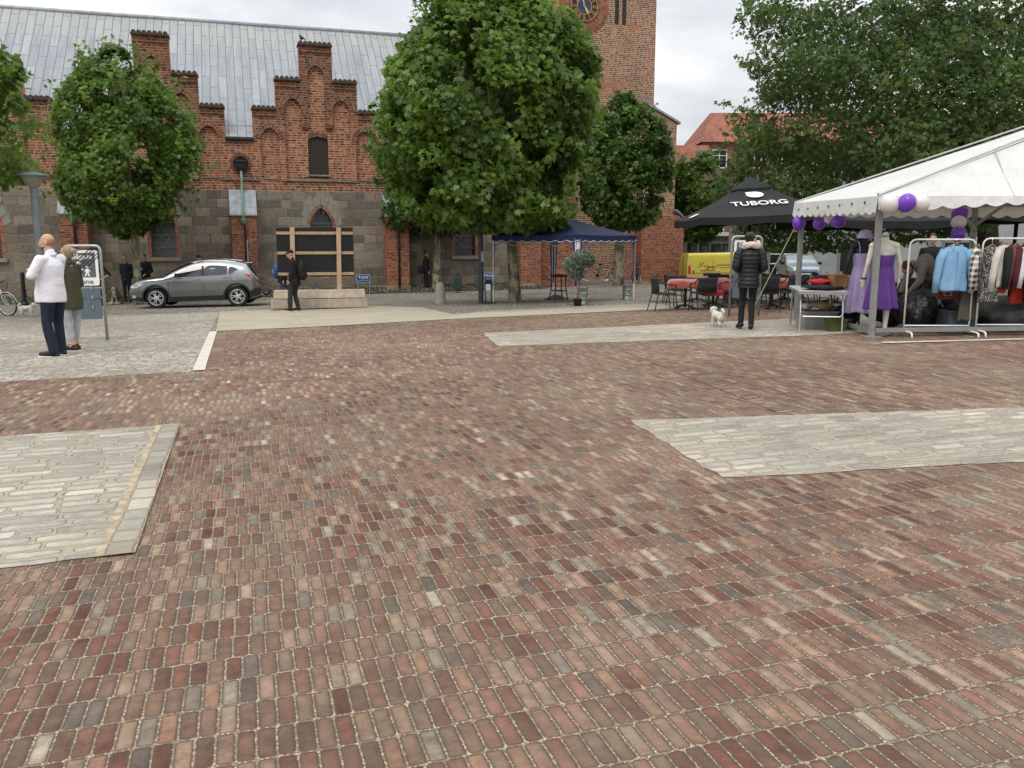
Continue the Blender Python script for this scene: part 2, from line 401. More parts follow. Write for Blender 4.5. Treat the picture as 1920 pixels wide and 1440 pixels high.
def wallxy(nt):
    """wall coordinates: along the face, and up"""
    x, y, z = nt.xyz(nt.obj()); nx, ny, nz = nt.xyz(nt.objn())
    k = nt.m('GREATER_THAN', nt.m('ABSOLUTE', nx), .707)
    h = nt.m('ADD', nt.m('MULTIPLY', nt.m('SUBTRACT', 1., k), x), nt.m('MULTIPLY', k, nt.m('ADD', y, .11)))
    return h, z
def wallbrick(name, px, py, joint, stops, mortar, stain=.35, rough=.9, patch=None, zdark=None, bd=.006):
    m, nt, b = newmat(name); h, z = wallxy(nt); v = nt.vec(h, z, 0.)
    h2 = wob(nt, h, v, 5., .03); z2 = wob(nt, z, v, 2.2, .022)
    cell, sd = brickpat(nt, h2, z2, px, py, joint, .006, 'rand', .004, .35)
    sd = nt.m('ADD', sd, nt.m('MULTIPLY', nt.m('SUBTRACT', nt.noise(v, 30., 3), .5), .012))
    r, g, bl = nt.xyz(cell)
    c = nt.ramp(r, stops, 'CONSTANT'); c = nt.scale(c, nt.rng(g, 0., 1., .78, 1.2, 'LINEAR'))
    c = nt.scale(c, nt.rng(nt.noise(v, 22., 3), .3, .7, .86, 1.14, 'LINEAR'))
    mc = nt.scale(tuple(mortar), nt.rng(nt.noise(v, 8., 3), .3, .7, .75, 1.15, 'LINEAR'))
    ins = nt.rng(sd, -.003, .004, 1., 0.)
    c = nt.mix(ins, mc, c)
    big = nt.noise(nt.vec(h, nt.m('MULTIPLY', z, .5), 0.), .9, 5, .65)
    c = nt.mix(nt.m('MULTIPLY', nt.rng(big, .52, .72), stain), c, (.075, .062, .05))
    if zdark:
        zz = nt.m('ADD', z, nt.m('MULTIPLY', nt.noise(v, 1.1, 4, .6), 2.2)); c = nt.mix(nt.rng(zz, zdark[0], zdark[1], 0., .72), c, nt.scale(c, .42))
    if patch:
        p = nt.noise(nt.vec(h, z, 7.), .5, 4, .6); c = nt.mix(nt.m('MULTIPLY', nt.rng(p, .52, .66), .55), c, patch)
    nt.put(b.inputs['Base Color'], c); b.inputs['Roughness'].default_value = rough; b.inputs['Specular IOR Level'].default_value = .2
    bump(nt, b, nt.m('ADD', ins, nt.m('MULTIPLY', nt.noise(v, 60., 3), .35)), .7, bd); return m
CB = [(0, (.26, .086, .049)), (.2, (.31, .108, .06)), (.42, (.21, .073, .045)), (.56, (.15, .058, .040)), (.70, (.345, .132, .070)), (.83, (.095, .044, .034)), (.94, (.38, .17, .095))]
M_CHB = wallbrick('church_brick', .225, .102, .024, CB, (.46, .315, .215), .42)
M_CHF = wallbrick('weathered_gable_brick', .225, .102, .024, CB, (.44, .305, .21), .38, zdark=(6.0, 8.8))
M_CHD = wallbrick('weathered_dark_brick', .225, .102, .016, [(0, (.15, .062, .042)), (.3, (.21, .08, .05)), (.55, (.10, .05, .038)), (.8, (.26, .105, .06))], (.24, .17, .125), .5)
M_TWB = wallbrick('tower_brick', .25, .102, .026, [(0, (.27, .115, .07)), (.22, (.22, .095, .062)), (.45, (.16, .078, .055)), (.62, (.31, .15, .095)), (.78, (.11, .06, .046)), (.9, (.34, .17, .10))], (.50, .385, .28), .3, patch=(.33, .125, .06))
M_BUT = wallbrick('buttress_brick', .24, .088, .02, [(0, (.29, .085, .045)), (.3, (.34, .11, .055)), (.55, (.21, .07, .042)), (.8, (.12, .05, .038))], (.33, .22, .155), .35)
def ashlar():
    m, nt, b = newmat('granite_ashlar'); h, z = wallxy(nt); v = nt.vec(h, z, 0.)
    h2 = wob(nt, h, v, 3., .03); z2 = wob(nt, z, v, 1.3, .05)
    cell, sd = brickpat(nt, h2, z2, .50, .365, .016, .012, 'rand', .006, 1.25)
    sd = nt.m('ADD', sd, nt.m('MULTIPLY', nt.m('SUBTRACT', nt.noise(v, 20., 3), .5), .016))
    r, g, bl = nt.xyz(cell)
    c = nt.ramp(r, [(0, (.15, .125, .10)), (.18, (.170, .132, .102)), (.34, (.115, .108, .090)), (.5, (.195, .163, .125)), (.64, (.142, .108, .086)), (.76, (.165, .150, .122)), (.88, (.215, .178, .142)), (.95, (.10, .088, .075))], 'CONSTANT')
    c = nt.scale(c, nt.rng(g, 0., 1., 1.08, 1.42, 'LINEAR'))
    c = nt.scale(c, nt.rng(nt.noise(v, 7., 5, .65), .3, .7, .78, 1.2, 'LINEAR')); c = nt.scale(c, nt.rng(nt.noise(v, 75., 3), .3, .7, .85, 1.15, 'LINEAR'))
    ins = nt.rng(sd, -.004, .004, 1., 0.)
    jn = nt.mix(nt.rng(nt.noise(v, 1.7, 3), .4, .6), (.095, .08, .062), (.27, .225, .17))
    c = nt.mix(ins, jn, c)
    c = nt.mix(nt.m('MULTIPLY', nt.rng(nt.noise(v, .5, 5, .6), .5, .72), .32), c, (.10, .09, .07))
    nt.put(b.inputs['Base Color'], c); b.inputs['Roughness'].default_value = .85; b.inputs['Specular IOR Level'].default_value = .3
    bump(nt, b, nt.m('ADD', nt.rng(sd, -.03, .004, 1., 0.), nt.m('MULTIPLY', nt.noise(v, 14., 4), .5)), .7, .02); return m
M_ASH = ashlar()
def leadroof():
    m, nt, b = newmat('lead_sheets'); x, y, z = nt.xyz(nt.obj())
    up = nt.m('MULTIPLY', z, 1.36); v = nt.vec(x, up, 0.)
    # vertical strips with staggered cross welts: columns first
    cell, sd = brickpat(nt, up, wob(nt, x, v, .8, .05), 1.5, .345, .012, .06, 'half', 0., .12)
    r, g, bl = nt.xyz(cell)
    c = nt.ramp(r, [(0, (.215, .235, .262)), (.5, (.245, .265, .29)), (1, (.285, .302, .32))])
    st = nt.noise(nt.vec(nt.m('MULTIPLY', x, 6.), nt.m('MULTIPLY', up, .55), 0.), 1., 5, .6)
    c = nt.scale(c, nt.rng(st, .3, .7, .82, 1.2, 'LINEAR'))
    # whitish streaks and dark drip marks
    st2 = nt.noise(nt.vec(nt.m('MULTIPLY', x, 14.), nt.m('MULTIPLY', up, .8), 3.), 1., 4, .6)
    c = nt.mix(nt.m('MULTIPLY', nt.rng(st2, .60, .74), .35), c, (.46, .48, .49)); c = nt.mix(nt.m('MULTIPLY', nt.rng(st2, .38, .26), .5), c, (.16, .165, .17))
    c = nt.mix(nt.m('MULTIPLY', nt.rng(nt.m('ADD', z, nt.m('MULTIPLY', st, 3.)), 11., 13.), .45), c, (.34, .345, .30))
    c = nt.mix(nt.m('MULTIPLY', nt.rng(sd, -.055, -.03, 0., 1.), .14), c, (.45, .48, .50)); c = nt.mix(nt.rng(sd, -.026, -.012, 0., .62), c, (.10, .108, .12))  # painted pale highlight along each seam, then the dark seam line
    nt.put(b.inputs['Base Color'], c); b.inputs['Roughness'].default_value = .55; b.inputs['Metallic'].default_value = .15
    bump(nt, b, nt.m('ADD', nt.rng(sd, -.02, .004, 0., 1.), nt.m('MULTIPLY', nt.noise(v, 3., 3), .5)), .6, .025); return m
M_LEAD = leadroof()
M_LEADC = mat('lead_flashing', (.27, .295, .32), .5, .2, var=.22, vs=4, bs=9, bstr=.25, bd=.02)
M_COPPER = mat('green_copper', (.24, .36, .30), .7, .1, var=.3, vs=9)
M_DKPIPE = mat('dark_downpipe', (.05, .045, .045), .5, .3)
M_TILE = mat('dark_coping_tile', (.065, .05, .042), .8, var=.35, vs=14)
M_GLASS = mat('leaded_glass', (.012, .014, .016), .10, 0, var=.3, vs=3, bs=6, bstr=.5, bd=.03, spec=1.)
M_CAME = mat('lead_came', (.16, .165, .165), .5, .3)
M_SILL = mat('granite_sill', (.25, .235, .20), .85, var=.2, vs=8)
M_HATCH = mat('dark_boarded_door', (.035, .026, .022), .6, var=.25, vs=14)
M_STONECAP = mat('stone_ledge', (.22, .19, .15), .9, var=.35, vs=5)
def tileroof():
    m, nt, b = newmat('red_pantiles'); x, y, z = nt.xyz(nt.obj()); v = nt.vec(x, z, y)
    fx = nt.m('FRACT', nt.m('DIVIDE', x, .24)); fz = nt.m('FRACT', nt.m('DIVIDE', z, .25))
    cell = nt.white(nt.vec(nt.m('FLOOR', nt.m('DIVIDE', x, .24)), nt.m('FLOOR', nt.m('DIVIDE', z, .25)), 0.), True); r, g, bl = nt.xyz(cell)
    c = nt.ramp(r, [(0, (.25, .075, .04)), (.5, (.31, .10, .052)), (1, (.19, .058, .034))])
    c = nt.scale(c, nt.rng(nt.noise(v, 1.2, 4), .3, .7, .75, 1.15, 'LINEAR'))
    h = nt.m('SINE', nt.m('MULTIPLY', fx, PI)); c = nt.mix(nt.rng(fz, .0, .14, .6, 0.), c, (.06, .025, .015))
    nt.put(b.inputs['Base Color'], c); b.inputs['Roughness'].default_value = .75
    bump(nt, b, nt.m('ADD', h, fz), .8, .05); return m
M_RTILE = tileroof()
# ------------------------------------------------------------------ ground
def sheet(name, poly, m, lift, sw=True, grid=None, tagit=True, rough=0):
    bm = bmesh.new(); pts = [SW(*q) for q in poly] if sw else poly
    if rough:     # broken, uneven edge where stones meet bricks
        rr = random.Random(len(name) + int(pts[0][0] * 50)); den = []
        for (ax, ay), (bx, by) in zip(pts, pts[1:] + pts[:1]):
            n = max(1, int(math.hypot(bx - ax, by - ay) / rough)); den += [(ax + (bx - ax) * k / n + rr.uniform(-.02, .02), ay + (by - ay) * k / n + rr.uniform(-.02, .02)) for k in range(n)]
        pts = den
    bm.faces.new([bm.verts.new((x, y, 0)) for x, y in pts])
    def cut(p, n):
        bmesh.ops.bisect_plane(bm, geom=bm.verts[:] + bm.edges[:] + bm.faces[:], plane_co=p, plane_no=n, dist=1e-5)
    for w_ in (12, 32, 72): cut((*SW(0, w_), 0), (-UY, UX, 0))
    for x in (-45, 60): cut((x, 0, 0), (1, 0, 0))
    if grid:
        for x in range(2, 24): cut((x, 0, 0), (1, 0, 0))
        for y in range(38, 62): cut((0, y, 0), (0, 1, 0))
    for v in bm.verts: v.co.z = gz(v.co.x, v.co.y) + lift
    bmesh.ops.recalc_face_normals(bm, faces=bm.faces)
    for f in bm.faces:
        if f.normal.z < 0: f.normal_flip()
    me = bpy.data.meshes.new(name); bm.to_mesh(me); bm.free(); me.materials.append(m)
    o = bpy.data.objects.new(name, me); C.objects.link(o)
    if tagit: tag(o, kind='structure')
    return o
def PX(*pts): return [(lambda p: (p.x, p.y))(G(*q)) for q in pts]
sheet('ground', [(-500, -120), (500, -120), (500, 700), (-500, 700)], M_COB, 0, sw=False, grid=True)
sheet('brick_paving', [(-26, -8), (26, -8), (26, 20.6), (16, 20.6), (-.58, 18.2), (-.58, 11.4), (-26, 11.5)], M_PAVE, .004)
sheet('granite_patch', [(-9, 4.64), (-.80, 4.64), (-.80, 8.02), (-9, 8.06)], M_SLAB, .008, rough=.15)
sheet('sand_joint', [(-.82, 4.64), (-.76, 4.64), (-.76, 8.02), (-.82, 8.02)], M_SAND, .012)
sheet('granite_border', [(-.775, 4.63), (-.62, 4.63), (-.62, 8.02), (-.775, 8.02)], M_BORD, .016)
sheet('granite_patch', [(3.0, 4.86), (5.2, 4.52), (14, 3.2), (14, 4.5), (6.87, 6.01), (3.19, 6.76)], M_SLAB, .008, rough=.14)
sheet('granite_patch', [(3.67, 12.46), (8.35, 11.8), (20, 11.3), (20, 15.3), (8.96, 15.12), (4.12, 15.04)], M_SLAB, .008, rough=.18)
sheet('setts_paving', [(-26, 11.51), (-.70, 11.41), (-.78, 26.9), (-26, 28.6)], M_SETT, .004, rough=.2)
sheet('setts_paving', PX((862, 590), (1240, 580.5), (1330, 576), (1330, 566), (1100, 574), (905, 584)), M_SETT, .008, sw=False)
sheet('concrete_strip', PX((405, 622), (640, 611), (820, 600.5), (1245, 580.2), (1245, 576), (1060, 580), (900, 586), (850, 590), (790, 577), (690, 574), (515, 581), (412, 585)), M_CONC, .012, sw=False)
sheet('kerb_strip', [(-.695, 11.41), (-.545, 11.41), (-.60, 18.3), (-.745, 18.3)], M_KERB, .016)
_a, _b = G(1652, 644), G(1925, 637); _n = (_b - _a).normalized(); _q = Vector((-_n.y, _n.x, 0)) * .075
sheet('kerb_strip', [(p.x, p.y) for p in (_a - _q, _a + (_b - _a) * 3 - _q, _a + (_b - _a) * 3 + _q, _a + _q)], M_KERB, .016, sw=False)
sheet('soldier_course', [(-.54, 11.45), (-.33, 11.45), (-.39, 18.1), (-.595, 18.1)], M_SOLD, .008)
sheet('soldier_course', [(4.62, 6.62), (4.81, 6.58), (5.35, 11.3), (5.16, 11.3)], M_SOLD, .008)
# sloping strip of rough cobbles up to the church plinth
mb = MB(); P = []
for i in range(56):
    s_ = -26 + 39.2 * i / 55; row = []
    for j, (w_, up) in enumerate(((36.85, .015), (37.2, .10), (37.6, .16), (38.15, .28))):
        X, Y = SW(s_, w_); row.append((X, Y, gz(X, Y) + up))
    P.append(row)
tag(mb.grid(P).build('cobble_strip', M_RUBBLE, smooth=True), kind='structure')

# ------------------------------------------------------------------ the church
church = thing('church', 'long red brick church with stepped gables, granite walls and a grey lead roof', 'church', (*SW(0, 38.2), 0), PHI)
GC = [-22.3, -15.91, -9.52, -3.13, 3.26, 9.65]; HW = 3.195
WZ0, WZS, WZA, WHW = .92, 2.12, 2.98, .48
# granite lower walls with window openings
holes('granite_wall', [(-30, -1.5), (13.25, -1.5), (13.25, 3.66), (-30, 3.66)], [arch(c, WHW + .13, WZ0 - .05, WZS, WZA + .15) for c in GC], 0, .5, M_ASH, church)
pl = MB()
for k in range(-4, 3):
    a = .065 + 6.39 * k + .5; b = a + 5.39
    if b > 13.25: b = 13.25
    if k == -4: a = -30
    if b > a: pl.box(((a + b) / 2, -.06, -.74), (b - a, .12, 1.5))
pl.build('plinth', M_ASH, church, bevel=.015)
for c in GC:
    win = holes('window', arch(c, WHW + .13, WZ0 - .05, WZS, WZA + .15), [arch(c, WHW, WZ0, WZS, WZA)], -.004, .22, M_BUT, church)   # brick reveal
    MB().prism(arch(c, WHW, WZ0, WZS, WZA), .24, .26).build('pane', M_GLASS, win)
    g = MB(); lim = lambda x: WZS + (WZA - WZS) * max(0, 1 - (abs(x - c) / WHW) ** 1.5) - .02
    st = .155
    for dsg in (1, -1):
        for i in range(-22, 23):
            pts = []
            for q in range(41):
                x = c - WHW + 2 * WHW * q / 40; z = 1.9 + dsg * (x - c) * 1.25 + i * st
                if WZ0 < z < lim(x): pts.append((x, .235, z))
            if len(pts) > 1: g.tube([pts[0], pts[-1]], .0085, 4, cap=False)
    for z in (1.28, 1.80, 2.32): g.box((c, .225, z), (2 * WHW, .03, .035))
    g.build('glazing_bars', M_CAME, win)
    MB().box((c, -.01, WZ0 - .11), (2 * WHW + .34, .22, .14)).build('sill', M_SILL, win, bevel=.01)
    # granite voussoirs over the head
    vs = MB(); pts = arch(c, WHW + .14, WZS - .15, WZS, WZA + .16, 4)[1:-1]
    for i in range(len(pts) - 1):
        (x0, z0), (x1, z1) = pts[i], pts[i + 1]; mx = lambda x, z, d: (c + (x - c) * (1 + d), WZS - .35 + (z - WZS + .35) * (1 + d * .9))
        d = .34 + .1 * ((i * 7) % 3); e = .04
        q = [(x0 + (x1 - x0) * e, z0 + (z1 - z0) * e), (x1 - (x1 - x0) * e, z1 - (z1 - z0) * e)]; q += [mx(*q[1], d), mx(*q[0], d)]
        vs.prism(q, -.012, .02)
    vs.build('voussoirs', M_SILL, win)
# stepped gables: a front leaf with blind arches, a back leaf behind it
def steps(c, z0=3.66):
    return [(c - HW, z0), (c + HW, z0), (c + HW, 5.78), (c + 2.65, 5.78), (c + 2.65, 6.95), (c + 1.69, 6.95), (c + 1.69, 8.16), (c + .68, 8.16), (c + .68, 9.6),
            (c - .68, 9.6), (c - .68, 8.16), (c - 1.69, 8.16), (c - 1.69, 6.95), (c - 2.65, 6.95), (c - 2.65, 5.78), (c - HW, 5.78)]
def archtop(cx, hw, zs, za): return arch(cx, hw, 0, zs, za)[1:-1]
hatch = [(-.42, 4.36), (-.42, 5.80), (-.28, 5.90), (0, 5.96), (.28, 5.90), (.42, 5.80), (.42, 4.36)]
for c in GC:
    pan = [(c - 1.36, 4.18)] + archtop(c - 1.0, .36, 7.0, 7.47) + [(c - .64, 6.42), (c - .36, 6.42)] + archtop(c, .36, 8.33, 8.84) + [(c + .36, 6.42), (c + .64, 6.42)] + archtop(c + 1.0, .36, 7.0, 7.47) + [(c + 1.36, 4.18)]
    low = [arch(c + s_ * 1.98, .385, 4.18, 5.72, 6.24) for s_ in (-1, 1)]
    if c == 9.65: out = [(x if x < c + 3 else 13.25, z) for x, z in steps(c)]
    else: out = steps(c)
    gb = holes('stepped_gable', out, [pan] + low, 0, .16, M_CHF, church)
    inner = [(min(max(x, c - HW + .004), c + HW - .004), z - .003) for x, z in steps(c)]
    holes('niche_wall', inner, [[(c + x, z) for x, z in hatch]], .163, .55, M_CHB, gb)
    h = MB(); h.prism([(c + x, z) for x, z in hatch], .26, .30).build('hatch', M_HATCH, gb)
    bd_ = MB()
    for i in range(5): bd_.box((c - .335 + .168 * i, .255, 5.08), (.155, .014, 1.42))
    bd_.box((c, .25, 4.47), (.84, .02, .07)); bd_.build('hatch_boards', M_HATCH, gb, bevel=.004)
    MB().box((c, .12, 4.32), (.92, .32, .07)).build('hatch_sill', M_STONECAP, gb, bevel=.01)
    AM = [mat('arch_brick_brown', (.165, .072, .045), .9, var=.3), mat('arch_brick_red', (.215, .085, .05), .9, var=.3), mat('arch_brick_dark', (.085, .043, .032), .9, var=.3), mat('arch_mortar', (.44, .31, .22), .9, var=.2)]
    def ring(cx, hw, zs, za, full=True):
        ar = MB()
        pts = archtop(cx, hw, zs, za); L = [Vector((a, b)) for a, b in pts]; dense = []
        for i in range(len(L) - 1): dense += [L[i].lerp(L[i + 1], t / 2) for t in range(2)]
        dense.append(L[-1])
        # re-space evenly
        acc = [0]
        for i in range(1, len(dense)): acc.append(acc[-1] + (dense[i] - dense[i - 1]).length)
        n = max(6, int(acc[-1] / .10)); ev = []
        for k in range(n + 1):
            t = acc[-1] * k / n; i = max(j for j in range(len(acc)) if acc[j] <= t + 1e-9); i = min(i, len(dense) - 2)
            f = (t - acc[i]) / max(1e-6, acc[i + 1] - acc[i]); ev.append(dense[i].lerp(dense[i + 1], min(1, f)))
        for k in range(n):
            a, b = ev[k], ev[k + 1]; t = (b - a).normalized(); nn = Vector((-t.y, t.x))
            if nn.dot(a - Vector((cx, zs - .2))) < 0: nn = -nn
            ar.cur = 3; ar.prism([tuple(a), tuple(b), tuple(b + nn * .21), tuple(a + nn * .21)], -.003, .02)
            e = (b - a) * .12; ar.cur = random.choice((0, 0, 1, 1, 2))
            q = [a + e, b - e, b - e * .2 + nn * .2, a + e * .2 + nn * .2]; ar.prism([(p.x, p.y) for p in q], -.008, .03)
        ar.build('niche_arch', AM, gb)
    ring(c, .36, 8.33, 8.84); ring(c - 1, .36, 7.0, 7.47); ring(c + 1, .36, 7.0, 7.47)
    ring(c - 1.98, .385, 5.72, 6.24); ring(c + 1.98, .385, 5.72, 6.24)
    hp = [(c + x, z) for x, z in hatch[1:-1]]; ar = MB()
    for i in range(len(hp) - 1):
        for k in range(3):
            a = Vector(hp[i]).lerp(Vector(hp[i + 1]), k / 3); b = Vector(hp[i]).lerp(Vector(hp[i + 1]), (k + 1) / 3); e = (b - a) * .1; ar.cur = random.choice((0, 1, 2))
            ar.prism([(a + e)[:], (b - e)[:], ((b - e).x, (b - e).y + .19), ((a + e).x, (a + e).y + .19)], .155, .19)
    ar.build('hatch_arch', AM, gb)
    # corbels, drip ledges
    for s_ in (-1, 1): cb = MB(); cb.box((c + s_ * .5, .10, 6.36), (.34, .12, .1)); cb.box((c + s_ * .5, .12, 6.27), (.26, .09, .08)); cb.build('corbel', M_CHD, gb)
    for a, b in ((-2.37, -1.6), (-1.36, 1.36), (1.6, 2.37)): MB().box((c + (a + b) / 2, .06, 4.15), (b - a, .2, .05)).build('niche_sill', M_STONECAP, gb)
    for a, b in ((-3.19, -2.42), (-1.55, 1.55), (2.42, 3.19)): MB().box((c + (a + b) / 2, -.03, 4.09), (b - a - .02, .1, .05)).build('drip_ledge', M_STONECAP, gb)
    for a, b, z in ((-.68, .68, 9.6), (-1.69, -.70, 8.16), (.70, 1.69, 8.16), (-2.65, -1.71, 6.95), (1.71, 2.65, 6.95)):
        n = max(4, round((b - a) / .2)); cr = MB(); cr.box((c + (a + b) / 2, .24, z + .03), (b - a + .06, .72, .06))
        cr.box((c + (a + b) / 2, -.025, z - .24), (b - a + .01, .06, .05))
        cr.cur = 1
        for k in range(n):
            x = c + a + (b - a) * (k + .5) / n; cr.tube([(x, -.13, z + .07), (x, .62, z + .10)], .092, 10)
        cr.build('step_coping', [M_CHD, M_TILE], gb)
# main roof and the small cross roofs behind the gables
EZ, RY, RZ = 5.86, 6.8, 11.78
rf = MB(); P = []
for i in range(46):
    x = -30 + 44.4 * i / 45; row = []
    for t in (.085, .16, .25, .4, .55, .7, .85, 1.): row.append((x, .02 + (RY - .02) * t, EZ + (RZ - EZ) * t - .10 * math.sin(PI * t) + .018 * math.sin(x * .9 + t * 3)))
    row.append((x, RY + .16, RZ - .04)); row.append((x, 2 * RY, EZ)); P.append(row)
rf.grid(P)
for k in range(-4, 3):
    x = .065 + 6.39 * k; zr_ = EZ + (RZ - EZ) * .085 - .02; rf.add([(x - .55, -.06, EZ - .06), (x + .55, -.06, EZ - .06), (x + .55, .62, zr_), (x - .55, .62, zr_)], [(0, 1, 2, 3)])
rf.build('roof', M_LEAD, church, smooth=True, autos=50)
MB().tube([(-30, RY + .04, RZ + .02), (14.4, RY + .04, RZ + .02)], .12, 8).build('ridge_roll', M_LEADC, church, smooth=True)
cr = MB()
for c in GC:
    zr = 8.5; yr = .02 + (RY - .02) * (zr - EZ) / (RZ - EZ) + .6
    for s_ in (-1, 1): cr.add([(c, .5, zr), (c, yr, zr), (c + s_ * 2.62, .9, 5.8), (c + s_ * 2.62, .5, 5.8)], [(0, 1, 2, 3)])
cr.build('cross_roofs', M_LEAD, church)
gt = MB(); bk = MB()
for k in range(-4, 3):
    x = .065 + 6.39 * k; gt = MB(); gt.box((x, -.07, 5.76), (1.1, .16, .09)); gt.box((x, -.02, 5.68), (1.12, .08, .09)); gt.build('valley_gutter', M_DKPIPE, church)
bk.box((-8.4, 7.0, 1.5), (43, 13.0, 6.0)).box((-8.4, 6.9, 5.2), (43, 12.0, 1.4)).build('rear_walls', M_CHB, church)
# brick buttresses with lead caps, rainwater hoppers and downpipes
for k in range(-4, 3):
    x = .065 + 6.39 * k
    if k == 2: x = 12.6
    bt = MB().box((x, -.35, .55), (1.0, .7, 4.1)).build('buttress', M_BUT, church, bevel=.02)
    MB().box((x, -.38, -.85), (1.1, .8, .9)).build('buttress_foot', M_ASH, bt, bevel=.03)
    cp = MB(); cp.prism([(-.78, 2.58), (-.78, 2.63), (0.0, 3.68), (0.0, 2.6)], x - .54, x + .54, 'x'); cp.build('lead_cap', M_LEADC, bt, bevel=.012)
    sm = MB()
    for dx in (-.28, .28): sm.bar((x + dx, -.775, 2.66), (x + dx, -.01, 3.70), .03, .03)
    sm.build('cap_seams', M_LEADC, bt)
    if k == 2: continue
    # round outlet, bowl hopper, copper pipe
    MB().lathe([(.30, 0), (.30, .02)], 20, (x, -.01, 4.74), UPX.to_3x3()).build('outlet_hole', mat('black_hole', (.012, .011, .01), .9), church)
    rg = MB()
    for q in range(22):
        a = 2 * PI * q / 22; rg.cur = q % 2; rg.box((x + .37 * math.cos(a), -.01, 4.74 + .37 * math.sin(a)), (.13, .04, .094), (0, -a, 0))
    rg.build('outlet_ring', AM[:2], church)
    hp = MB(); hp.lathe([(.02, -.32), (.12, -.30), (.24, -.20), (.30, -.06), (.31, -.03), (.27, -.03), (.2, -.12)], 18, (x, -.16, 4.72), None, 1., .6); hp.box((x, -.36, 4.83), (.36, .03, .05)); hp.tube([(x - .18, -.36, 4.83), (x - .24, -.1, 4.9)], .02, 6); hp.tube([(x + .18, -.36, 4.83), (x + .24, -.1, 4.9)], .02, 6)
    hp.build('hopper', M_DKPIPE, church, smooth=True, autos=40)
    dp = MB(); dp.tube([(x, -.2, 4.45), (x, -.16, 4.0), (x, -.12, 3.72), (x, -.86, 2.66), (x, -.86, 2.45)], .05, 8); dp.build('copper_downpipe', M_COPPER, church, smooth=True)
    MB().lathe([(.03, -.2), (.08, -.14), (.15, 0), (.15, .03)], 12, (x, -.86, 2.45)).build('gutter_head', M_COPPER, church, smooth=True, autos=40)
    MB().tube([(x, -.86, 2.3), (x + .03, -.78, 2.1), (x + .03, -.75, -.5)], .045, 8).build('dark_downpipe', M_DKPIPE, church, smooth=True)
    if k in (0,): MB().box((x + .09, -.78, 1.05), (.05, .06, 1.1)).build('pipe_guard', M_COPPER, church)
pr = MB(); pr.box((14.1, .35, 2.0), (1.7, 1.1, 7.0)); pr.build('corner_pier', M_BUT, church, bevel=.02)

# ------------------------------------------------------------------ the tower
tower = thing('church_tower', 'tall square brick church tower with a gold numbered clock behind the trees', 'tower', (*SW(0, 46), 0), PHI)
wl = MB().box((18.63, 4.2, 12.8), (8.4, 8.4, 28.6)).build('tower_wall', M_TWB, tower)
MB().prism([(22.0, -1.5), (24.1, -1.5), (24.1, 8.22), (22.0, 9.2)], -.45, 3.0).build('corner_buttress', M_TWB, tower)
MB().prism([(21.9, 9.27), (24.3, 8.15), (24.3, 8.27), (21.9, 9.40)], -.55, 3.1).build('buttress_cap', M_LEADC, tower)
MB().prism([(21.8, -1.5), (24.5, -1.5), (24.5, 2.75), (24.1, 3.0), (21.8, 3.0)], -.95, 2.4).build('lower_buttress', M_BUT, tower, bevel=.02)
MB().prism([(24.0, 3.25), (24.62, 2.72), (24.62, 2.80), (24.0, 3.36)], -1.0, 2.5).build('lower_cap', M_LEADC, tower)
MB().prism([(15.6, -1.5), (17.4, -1.5), (17.4, 3.6), (15.6, 4.4)], -.7, .1).build('left_buttress', M_BUT, tower)
MB().box((17.2, -.12, 3.0), (.14, .14, 5.0)).build('downpipe', M_COPPER, tower)
cx, cz = 18.45, 14.2
ck = MB().lathe([(.80, 0), (.80, .05), (.74, .06), (.74, .03)], 40, (cx, -.02, cz), UPX.to_3x3()).build('clock', mat('clock_brown', (.055, .022, .016), .5), tower)
MB().lathe([(.73, 0), (.73, .012)], 40, (cx, -.055, cz), UPX.to_3x3()).build('dial', mat('clock_maroon', (.05, .018, .014), .5), ck)
MB().lathe([(.42, 0), (.42, .02)], 36, (cx, -.07, cz), UPX.to_3x3()).build('blue_disc', mat('clock_blue', (.035, .055, .105), .5), ck)
M_GOLD = mat('gilding', (.62, .42, .16), .4, .5)
gd = MB()
for r_ in (.43, .77): gd.tube([(cx + r_ * math.cos(2 * PI * i / 48), -.085, cz + r_ * math.sin(2 * PI * i / 48)) for i in range(48)], .016, 6, close=True)
gd.build('gold_rims', M_GOLD, ck, smooth=True)
nm = MB()
for h, s_ in enumerate(('XII', 'I', 'II', 'III', 'IIII', 'V', 'VI', 'VII', 'VIII', 'IX', 'X', 'XI')):
    a = -2 * PI * h / 12; Rm = Matrix.Rotation(-a, 3, 'Y'); wd2 = {'I': .05, 'V': .12, 'X': .12}; tot = sum(wd2[q] for q in s_); x = -tot / 2
    for q in s_:
        x0, x1 = x, x + wd2[q]; x = x1; mid = (x0 + x1) / 2
        segs = {'I': [((mid, .46), (mid, .735))], 'V': [((x0 + .02, .735), (mid, .46)), ((x1 - .02, .735), (mid, .46))], 'X': [((x0 + .02, .735), (x1 - .02, .46)), ((x1 - .02, .735), (x0 + .02, .46))]}[q]
        for (xa, ra), (xb, rb) in segs:
            A = Rm @ Vector((xa, 0, ra)); B = Rm @ Vector((xb, 0, rb)); nm.bar((cx + A.x, -.08, cz + A.z), (cx + B.x, -.08, cz + B.z), .014, .034, (0, 1, 0))
nm.build('numerals', M_GOLD, ck)
for nm_, ang, L, wd_ in (('hour_hand', R(-148), .5, .07), ('minute_hand', R(16), .62, .045)):
    A = Vector((-math.sin(ang), 0, math.cos(ang))); hd = MB(); B = Vector((cx, -.11, cz))
    pr_ = A.cross(Vector((0, 1, 0))); hd.add([B - pr_ * wd_ * .5 - A * .12, B + pr_ * wd_ * .5 - A * .12, B + A * L * .7 + pr_ * wd_, B + A * L, B + A * L * .7 - pr_ * wd_], [(0, 1, 2, 3, 4)])
    hd.build(nm_, M_GOLD, ck, solid=.02)
rg = MB()
